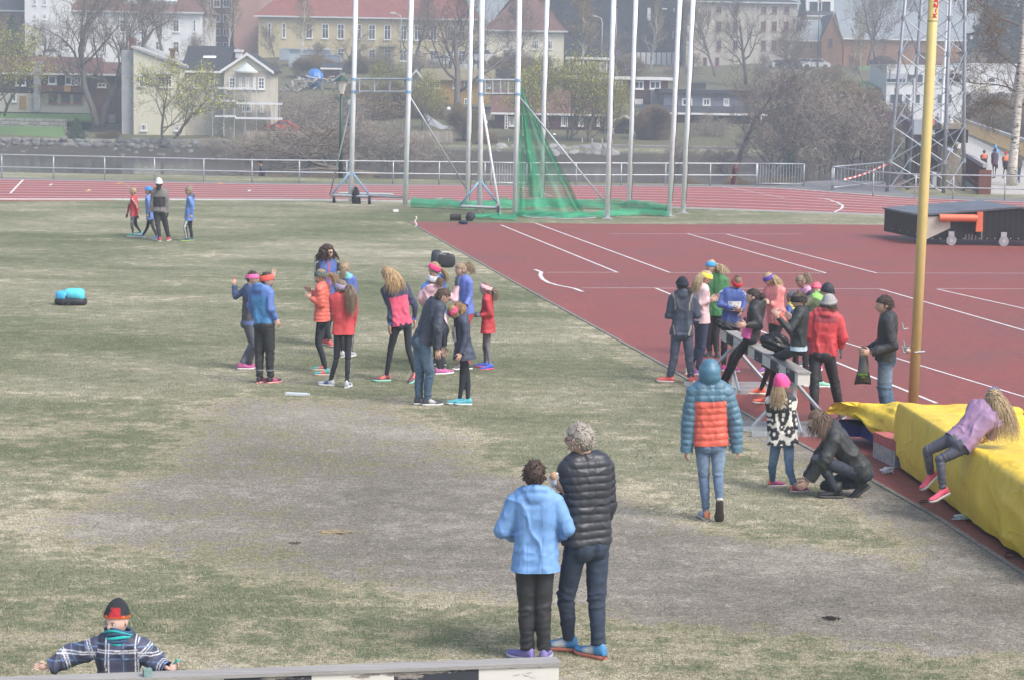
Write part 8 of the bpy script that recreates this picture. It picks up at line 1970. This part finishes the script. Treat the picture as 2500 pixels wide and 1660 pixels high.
person('woman in red jacket with chunky grey knit hat seen from behind', CE, 8, [(578, 1540), (835, 1505)], (722, 408), (690, 482), (655, 880), [(538, 700), (580, 760, .2)], [(848, 725), (830, 815, .05)], (582, 1150), (772, 1150), H=1.68, hyaw=25,
       jk=dict(col=(.62, .03, .042), yoke=(.33, .03, .05), yt=.76, bulk=.036, hem=.02, hood=True, hoodc=(.55, .04, .05), sbulk=.032), pants=dict(col=(.022, .024, .03), loose=1.22), shoes=dict(up=(.1, .1, .1), sole=(.3, .3, .3)), hair=dict(kind='long', col=(.10, .07, .055), L=.1, n=50, arc=3.), hat=dict(col=(.33, .33, .33), infl=1.27, tall=.04, foldv=.0, h=.6), hands=dict(R=dict(col=(.12, .12, .13), d=(.2, 0, -1), curl=.3)))
person('man in black jacket and blue jeans holding a plastic bag, facing left', CE, -82, [(1275, 1655), (1330, 1665)], (1252, 418), (1290, 505), (1262, 925), [(1330, 800, -.05), (1120, 862, -.05)], [(1250, 780), (1080, 838)], (1232, 1200), (1275, 1205), H=1.80, hyaw=-92, hpitch=12,
       jk=dict(col=(.022, .027, .036), bulk=.032, hem=.03, wr=1.2), pants=dict(col=(.06, .12, .21), mat='denim', loose=1.12, fade=(.15, .23, .34)), shoes=dict(up=(.1, .07, .05), sole=(.3, .3, .3)), hair=dict(col=(.055, .04, .035), n=60, face=.42), hands=dict(L=dict(d=(-.9, 0, .0), curl=.9), R=dict(d=(-.9, 0, -.1), curl=.9)))
# plastic bag in his hands
r = thing('plastic_bag', V(*CE(1050, 1165), 28.85), 'black and grey plastic bag with green lettering held by the man in black', 'bag'); rows = []; cols = []
for t in np.linspace(0, 1, 16):
    y = 862 + t * 300; x0 = np.interp(t, [0, .3, 1], [1020, 1010, 966]); x1 = np.interp(t, [0, .3, 1], [1082, 1095, 1122]); th = .02 + .05 * math.sin(t * 2.8); row = []; cr = []
    for a in np.linspace(0, 2 * math.pi, 20, endpoint=False):
        p = V(*CE((x0 + x1) / 2 + (x1 - x0) / 2 * math.cos(a) + 5 * math.sin(3 * a + 9 * t), y + 6 * math.sin(a * 2 + t * 8)), 28.85); p[1] += th * math.sin(a); row.append(p); cr.append((.025, .03, .028) if t > .62 else (.10, .105, .105))
    rows.append(row); cols.append(cr)
b = MB(); b.grid(rows, A(cols), closed=True); k = b.n - 20; b.v.append(A([np.mean(rows[-1], 0)])); b.c.append(A([[.02, .02, .02]])); b.n += 1; b.f[3].append(A([[b.n - 1, k + j, k + (j + 1) % 20] for j in range(20)])); b.build('bag_body', vc('plastic_film', .28, 9, .2, .5, .01), r, smooth=True)
e_ = norm(V(*CE(1095, 1070), 28.8) - V(*CE(1000, 1070), 28.8)); text_mesh('Centrum', .036, np.stack([e_, A([0, 0, 1]), A([0, -1, 0])], 1), V(*CE(1046, 1070), 28.775), (.25, .60, .05), r, 'lettering')
b = MB(); b.box(V(*CE(1046, 1096), 28.772), (.05, .002, .005), None, (.25, .55, .05)); b.build('lettering', paint(), r)
# salmon rucksack and black gear on the barrier
r = thing('rucksack', V(*CE(255, 560), 30.2), 'small salmon pink rucksack with grey straps held up behind the seated woman in black', 'bag'); g_ = V(*CE(252, 520), 30.2)
lump(g_, (.09, .07, .13), (.78, .22, .2), 3, r, 'body'); b = MB(); b.tube([V(*CE(200, 560), 30.05), V(*CE(200, 490), 30.05), V(*CE(250, 455), 30.05), V(*CE(290, 480), 30.05)], .009, 5, (.2, .15, .17)); b.build('strap', vc('nylon', .55, 14), r)
r = thing('gear_bag', V(*CE(210, 850), 30.3), 'shiny black bag lying on the barrier between the two seated women', 'bag'); b = MB(); b.sphere(V(*CE(215, 770), 30.3), (.19, .12, .12), 40, 30, (.02, .024, .028), roty(.35), fn=lambda p: p * (.85 + .35 * sinnoise(p, 3.2, 8) + .35 * ridges(p, 4, 3))[:, None]); b.build('bag_body', vc('shiny_nylon', .3, 14, .2, .3, .004), r, smooth=True)
r = thing('jacket_heap', V(*CD(800, 850), 33.4), 'dark jacket laid over the far end of the barrier under the bib', 'jacket'); b = MB(); b.sphere(V(*CD(800, 805), 33.3), (.17, .12, .07), 36, 24, (.02, .022, .028), roty(.3), fn=lambda p: p * (.9 + .3 * sinnoise(p, 3.0, 5) + .3 * ridges(p, 4, 9))[:, None]); b.build('cloth', m_shell, r, smooth=True)

# ------------------------------------------------ right foreground
person('person in hooded blue and orange down jacket walking away in jeans', CF, 0, [(352, 1428), (465, 1345, .13)], (385, 200), (385, 300), (390, 800), [(205, 610), (190, 820)], [(595, 610), (610, 820)], (335, 1060), (452, 1060), H=1.70, fyaw=(-10, 5), fpitch=(0, 62),
       jk=dict(col=(.78, .10, .05), sleeve=(.075, .19, .28), yoke=(.075, .19, .28), yt=.74, bulk=.034, sbulk=.034, hem=.02, puff=.066, mat='down', sl_end=1.2, pattern=lambda d: np.where(((~d['slv']) & (np.abs(d['lat']) > .19))[:, None], A([.075, .19, .28]), d['col'])), pants=dict(col=(.12, .20, .33), mat='denim', loose=.98, ank=.95, fade=(.20, .30, .44)), shoes=[dict(up=(.22, .28, .36), sole=(.55, .5, .45), heel=(.8, .25, .1), stripe=(.5, .55, .6)), dict(up=(.22, .28, .36), sole=(.07, .06, .06), heel=(.5, .45, .4))], hair=None, hat=dict(kind='hood', col=(.075, .19, .28)))
FL = [(-.10, .10, .055), (.03, .30, .06), (.09, .12, .05), (-.06, .47, .045), (.12, .44, .04), (-.14, .30, .05), (-.01, -.02, .05), (.06, .56, .035), (-.15, -.03, .04), (.16, -.02, .05), (0, .17, .03)]
def floral(d):
    c = np.repeat(A([[.72, .70, .62]]), len(d['v']), 0); h = d['tb'] * .52 - .02
    x = d['lat'] * 1.15; x = np.where(d['slv'], (d['v'] @ A([0, 1., 0])) % .4 - .2 + d['lat'] * .6, x); h = np.where(d['slv'], d['T'] + .03, h); blk = np.zeros(len(c), bool); wh = np.zeros(len(c), bool)
    for cx, cz, r in FL:
        for fl_ in ((0, 0), (.03, .27)) if True else ():
            dx, dz = x - cx - fl_[0], h - cz - fl_[1]
            for k in range(6):
                a = k * math.pi / 3 + cx * 9; blk |= (dx - r * .8 * math.cos(a)) ** 2 + (dz - r * .8 * math.sin(a)) ** 2 < (r * .5) ** 2
            wh |= dx ** 2 + dz ** 2 < (r * .36) ** 2
            if fl_[0] == 0 and not d['slv'].any(): break
    c[blk] = (.02, .022, .03); c[wh] = (.72, .70, .62); c[(d['tb'] > .95) & ~d['slv']] = (.02, .022, .03); return c
person('small girl in black and white flower patterned coat with slouchy pink hat', CF, 8, [(905, 1150), (1090, 1196)], (985, 300), (975, 385), (990, 770), [(892, 560), (888, 690)], [(1075, 560), (1095, 700)], (905, 990), (1045, 1000), H=1.30, child=True, hyaw=30, hpitch=-15,
       jk=dict(col=(.7, .68, .6), bulk=.03, hem=.06, flare=.05, hood=True, pattern=floral, wr=.7), pants=dict(col=(.07, .14, .26), mat='denim', loose=1.05, fade=(.16, .25, .38)), shoes=dict(up=(.42, .07, .20), sole=(.65, .6, .6), heel=(.9, .25, .1)), hair=dict(kind='long', col=(.50, .38, .24), L=.24, n=70, arc=1.2, wav=.03), hat=dict(col=(.88, .10, .33), tall=.2, slouch=.28, fold=False, z=-.05, infl=1.22), fyaw=(75, 80))
def watch(i): b = MB(); w = i['arms'][0][1]; d = norm(w - i['arms'][0][0]); b.tube([w - d * .03, w - d * .008], .034, 12, (.4, .4, .42)); b.build('wristwatch', paint(), i['body'])
person('woman in black crouching to tie the small girl\'s shoe', CF, -84, [(1440, 1245), (1640, 1195, .06)], (1285, 600), (1385, 680), (1655, 1040), [(1345, 930, -.05), (1205, 1105, 0)], [(1290, 930), (1180, 1090, -.05)], (1275, 925), (1345, 1140), H=1.70, hyaw=-95, hpitch=22, depth=24.6, kdy=(-.08, .1),
       jk=dict(col=(.028, .034, .036), bulk=.04, hem=.02, hood=True, wr=1.3, sl_end=.92, cuff=(.06, .03, .045)), pants=dict(col=(.03, .042, .065), mat='denim', loose=1.06), shoes=dict(up=(.03, .036, .04), sole=(.06, .06, .06), boot=True), hair=dict(kind='long', col=(.16, .11, .08), L=.20, n=170, arc=4.2, wav=.05, vol=1.1), hands=dict(L=dict(d=(-.8, 0, -.7), curl=.5), R=dict(d=(-.8, 0, -.7), curl=.5)), fyaw=(-90, -85), fpitch=(0, 40), extra=watch)
person('girl in lilac jacket with long blond hair leaning over the yellow mat edge', CI, 12, [(885, 895, 0, 23.5), (985, 1020, 0, 23.25)], (1395, 235), (1365, 320), (1105, 590), [(1158, 455, -.16), (1100, 568, -.14)], [(1432, 480, .0), (1350, 545, .05)], (865, 650), (965, 720), H=1.52, hyaw=12, depth=23.3, nkdy=.15, hdy=.2,
       jk=dict(col=(.27, .155, .30), bulk=.026, hem=.03, wr=1.2), pants=dict(col=(.085, .09, .13), loose=1.0), shoes=dict(up=(.85, .12, .20), sole=(.6, .58, .55)), hair=dict(kind='long', col=(.43, .33, .21), L=.44, n=150, arc=3.2, wav=.03, droop=.8, wind=(.45, 0, -.2)), hands=dict(L=dict(d=(-.6, 0, -.6))), fyaw=(-115, -110), fpitch=(38, 22),
       extra=lambda i: (lambda b: (b.tube([i['hc'] + i['Rh'] @ (A([math.cos(a) * .78, .1, math.sin(a) * 1.1]) * i['hs']) for a in np.linspace(0, math.pi, 14)], .011, 6, (.12, .2, .42)), b.build('hairband', m_fleece, i['body'], smooth=True)))(MB()))
# ------------------------------------------------ foreground
def jstr(d):
    c = d['col'].copy(); m = (~d['slv']) & (np.abs(np.abs(d['lat']) - .06) < .0035) & (d['tb'] < .75); c[m] = (.09, .23, .5); return c
person('short haired woman in light blue jacket and black trousers seen from behind in front', CGc, 2, [(325, 1452), (425, 1456)], (368, 378), (372, 482), (372, 830), [(190, 690), (255, 735, .24)], [(560, 690), (500, 735, .24)], (322, 1150), (412, 1140), H=1.60, hyaw=5,
       jk=dict(col=(.13, .33, .70), bulk=.034, hem=.165, flare=.02, hood=True, sbulk=.03, pattern=jstr, wr=1.1), pants=dict(col=(.022, .024, .03), loose=1.22), shoes=dict(up=(.20, .17, .42), sole=(.4, .4, .48)), hair=dict(kind='short', col=(.06, .038, .03), n=90, vol=1.13, wild=2), fyaw=(-50, 10))
person('tall grey haired man with glasses in black down jacket and dark jeans, seen from behind', CGc, -22, [(565, 1398), (735, 1440)], (632, 175), (665, 278), (672, 790), [(590, 565, .02), (540, 475, .0)], [(790, 560, .05), (735, 690, .28)], (548, 1085), (725, 1100), H=1.86, hyaw=-68, hpitch=5,
       jk=dict(col=(.028, .033, .047), bulk=.034, sbulk=.03, hem=.0, puff=.062, mat='down', girth=1), girth=1.0, shw=.84, pants=dict(col=(.022, .04, .075), mat='denim', loose=1.12), shoes=dict(up=(.06, .24, .48), sole=(.42, .14, .10), stripe=(.6, .62, .62)), hair=dict(kind='short', col=(.36, .33, .29), n=120, vol=1.12, wild=2), glasses=dict(col=(.15, .08, .1)), fyaw=(-75, -50), hands=dict(L=dict(d=(-.5, -.1, .5), curl=.9)))
r = thing('paper_napkin', V(*CGc(495, 410), 17.7), 'white paper napkin with a half eaten waffle held by the grey haired man', 'food'); q_ = np.random.default_rng(4); rows = []
for t in np.linspace(0, 1, 8): rows.append([V(*CGc(492 + (42 - 16 * t) * math.cos(a), 392 + 50 * t + 30 * math.sin(a) * (1 - t * .7)), 17.5 + .05 * math.sin(a) * (1 - .4 * t)) for a in np.linspace(0, 2 * math.pi, 16, endpoint=False)])
b = MB(); b.grid(rows, (.78, .78, .78), closed=True); k = b.n - 16; b.more([[k, k + j, k + j + 1] for j in range(1, 15)], 0); b.more([[0, j + 1, j] for j in range(1, 15)], 0); b.build('napkin', vc('paper', .9, 20), r, smooth=True)
b = MB(); b.sphere(V(*CGc(478, 384), 17.42), (.026, .018, .036), 14, 10, (.45, .27, .16), fn=lambda p: p * (1 + .3 * sinnoise(p, 3, 3))[:, None]); b.build('waffle', vc('pastry', .8, 30, .3), r, smooth=True)
def plaid(d):
    v = d['v']; base = np.repeat(A([[.055, .065, .125]]), len(v), 0); u_ = np.where(d['slv'], d['T'] * 1.0, v @ d['i']['rt']); w_ = np.where(d['slv'], v[:, 2] * 1.0 + .02, v[:, 2])
    def lines(x, p, o, wd): f = (x / p + o) % 1.0; return np.abs(f - .5) * p < wd
    base[lines(u_, .19, .2, .032)] = (.035, .04, .075)
    for x in (u_, w_):
        base[lines(x, .098, .0, .003)] = (.12, .22, .42)
        base[lines(x, .19, .32, .0038) | lines(x, .19, .41, .0038)] = (.55, .56, .62)
    return base
def flames(p, c): a = np.arctan2(p[:, 0], p[:, 1]); out = np.repeat(A([c]), len(p), 0); lim = .27 + .10 * np.abs(np.sin(a * 9)); out[p[:, 2] < lim] = (.75, .16, .03); out[(np.abs(a + .55) < .5 + .1 * np.sin(p[:, 2] * 9)) & (p[:, 2] > .26) & (p[:, 2] < .68)] = (.36, .02, .03); return out
def scarf(i):
    b = MB(); c0 = i['nck'] + (i['hc'] - i['nck']) * .10
    for k in range(7):
        z = -.045 + .0165 * k; rr = .098 - .0035 * abs(k - 2); P = [c0 + A([0, 0, z]) + A([math.cos(a) * rr, math.sin(a) * rr * .95, .012 * math.sin(a * 2 + k) - .018 * math.cos(a - 1.2)]) for a in np.linspace(0, 2 * math.pi, 26)]
        b.tube(P, .0125, 7, (.03, .42, .42) if k % 2 else (.04, .08, .16), caps=False)
    b.build('neck_warmer', m_fleece, i['body'], smooth=True)
person('small boy in navy plaid padded jacket with striped neck warmer at the bottom edge', CH, 178, [(960, 1744), (840, 1744)], (885, 375), (905, 555), (905, 1090), [(1255, 760, 0), (1385, 835, -.08)], [(440, 735, 0), (215, 815, -.05)], None, None, H=1.10, child=True, hs=.104, hyaw=207, hpitch=8,
       jk=dict(col=(.055, .065, .125), bulk=.06, sbulk=.058, hem=.05, pattern=plaid, wr=2.0, sl_end=.93, cuff=(.02, .022, .03)), shw=1.25, girth=1.2, pants=dict(col=(.03, .035, .06), loose=1.3), shoes=dict(up=(.1, .1, .1), sole=(.3, .3, .3)), hair=None, hat=dict(col=(.02, .023, .03), tall=.3, z=.17, infl=1.15, fold=False, patt=flames, tilt=14), skin=(.66, .45, .38), hands=dict(L=dict(d=(.9, 0, .25), curl=.9), R=dict(d=(-1, 0, 0), curl=.8)), vox=.0068, extra=scarf)
r = thing('toy_block', V(*CH(1430, 790), 14.72), 'small turquoise plastic toy gripped in the plaid boy\'s hand', 'toy'); b = MB(); p, q_ = V(*CH(1392, 828), 14.74), V(*CH(1468, 758), 14.72); e = norm(q_ - p)
Rt = np.stack([e, A([0, 1., 0]), np.cross(e, A([0, 1., 0]))], 1)
b.box((p + q_) / 2, (np.linalg.norm(q_ - p), .012, .014), Rt, (.08, .62, .56)); b.box(q_, (.022, .02, .026), Rt, (.08, .62, .56)); b.box(p, (.014, .018, .022), Rt, (.08, .62, .56)); b.build('toy_body', vc('toy_plastic', .35, 5), r)

# ------------------------------------------------ far away
person('man in dark jacket and cap on the riverside path behind the long fence', C1, -85, [(628, 486, 0, 98.6), (645, 486, 0, 98.6)], (635, 399), (640, 408), (640, 438), [(646, 425), (640, 436)], [(634, 424), (632, 436)], None, None, H=1.7, depth=98.6, jk=dict(col=(.025, .03, .05), bulk=.03), pants=PB, hair=None, hat=dict(col=(.02, .02, .03)))
person('person in wine red jacket leaning by the waterside tree behind the fence', C1, -70, [(1790, 480, 0, 97.2), (1800, 480, 0, 97.2)], (1799, 397), (1797, 407), (1790, 437), [(1797, 424), (1788, 432)], [(1790, 422), (1783, 432)], None, None, H=1.65, depth=97.2, jk=dict(col=(.13, .03, .04), bulk=.03), pants=dict(col=(.12, .03, .04)), hair=dict(col=(.1, .06, .04), n=10))
for lb, f_, hd, nk_, pv_, H_, jk_, ps, ht, hr in (
    ('walker in black with orange shoulders nearest the bridge railing', [(1392, 1292), (1412, 1292)], (1398, 888), (1396, 925), (1400, 1095), 1.28, dict(col=(.02, .02, .03), yoke=(.85, .17, .06), yt=.62), PB, None, dict(col=(.1, .08, .06), n=10)),
    ('woman in purple jacket with ponytail walking on the bridge landing', [(1538, 1296), (1562, 1290)], (1565, 862), (1562, 900), (1556, 1080), 1.33, dict(col=(.09, .05, .10)), TIGHT, None, dict(kind='pony', col=(.12, .06, .04), L=.2, n=20)),
    ('walker in red cap and black jacket with orange shoulders on the bridge landing', [(1690, 1290), (1745, 1296)], (1728, 920), (1728, 955), (1730, 1115), 1.24, dict(col=(.02, .02, .03), yoke=(.85, .17, .06), yt=.6), PB, dict(col=(.6, .02, .03), fold=False), None),
    ('person in bright blue hooded jacket ahead of the purple one on the bridge', [(1585, 1148), (1605, 1148)], (1572, 812), (1572, 845), (1580, 985), 1.2, dict(col=(.07, .35, .70), bulk=.05), PB, dict(kind='hood', col=(.07, .35, .70)), None),
    ('person in grey brown jacket and jeans half hidden by the birch trunk', [(1895, 1362), (1932, 1362)], (1925, 885), (1925, 930), (1920, 1125), 1.5, dict(col=(.09, .085, .08)), dict(col=(.05, .09, .17), mat='denim'), None, dict(col=(.2, .16, .12), n=10)),
    ('person in slate blue jacket far along the bridge', None, (688, 322), (680, 350), (655, 470), 1.6, dict(col=(.06, .10, .14)), PB, dict(col=(.25, .08, .07), fold=False), None),
    ('person in orange jacket far along the bridge', None, (610, 345), (612, 370), (612, 480), 1.5, dict(col=(.6, .14, .08)), PB, None, dict(col=(.1, .08, .06), n=10)),
    ('person in green jacket far along the bridge by the pillar', None, (868, 420), (868, 445), (866, 540), 1.4, dict(col=(.15, .35, .12)), PB, None, dict(col=(.2, .15, .1), n=10))):
    if f_ is None:
        Yd = 190. if hd[0] < 800 else 185.; kw = dict(depth=Yd); x_, z_ = pv_[0], None; vf = 194 + 4.56 * 5500 / Yd; f_ = [(pv_[0] - 12, (vf - 230) * 6.272, 0, Yd), (pv_[0] + 12, (vf - 230) * 6.272, 0, Yd)]
    else: kw = {}; f_ = [(a, c_, .05) for a, c_ in f_]
    person(lb, CJ, 5, f_, hd, nk_, pv_, None, None, None, None, H=H_, jk=jk_ | dict(hem=.03), pants=ps, shoes=dict(up=(.1, .1, .1), sole=(.4, .4, .4)), hair=hr, hat=ht, vox=.035, **kw)
# ================================================================ haze
hz = MB(); hz.box2((-460, -60, -7.5), (460, 1020, 62))
mh = bpy.data.materials.new('haze'); mh.use_nodes = True; nt = mh.node_tree
nt.nodes.remove(nt.nodes['Principled BSDF'])
pv = nd(nt, 'ShaderNodeVolumePrincipled'); pv.inputs['Color'].default_value = (.76, .86, .98, 1); pv.inputs['Density'].default_value = HAZE_DENSITY
nt.links.new(pv.outputs[0], nt.nodes['Material Output'].inputs['Volume'])
o = hz.build('haze', mh, origin=(0, 0, 0), kind='stuff', label='thin pale haze over the river and the hillside', cat='haze')
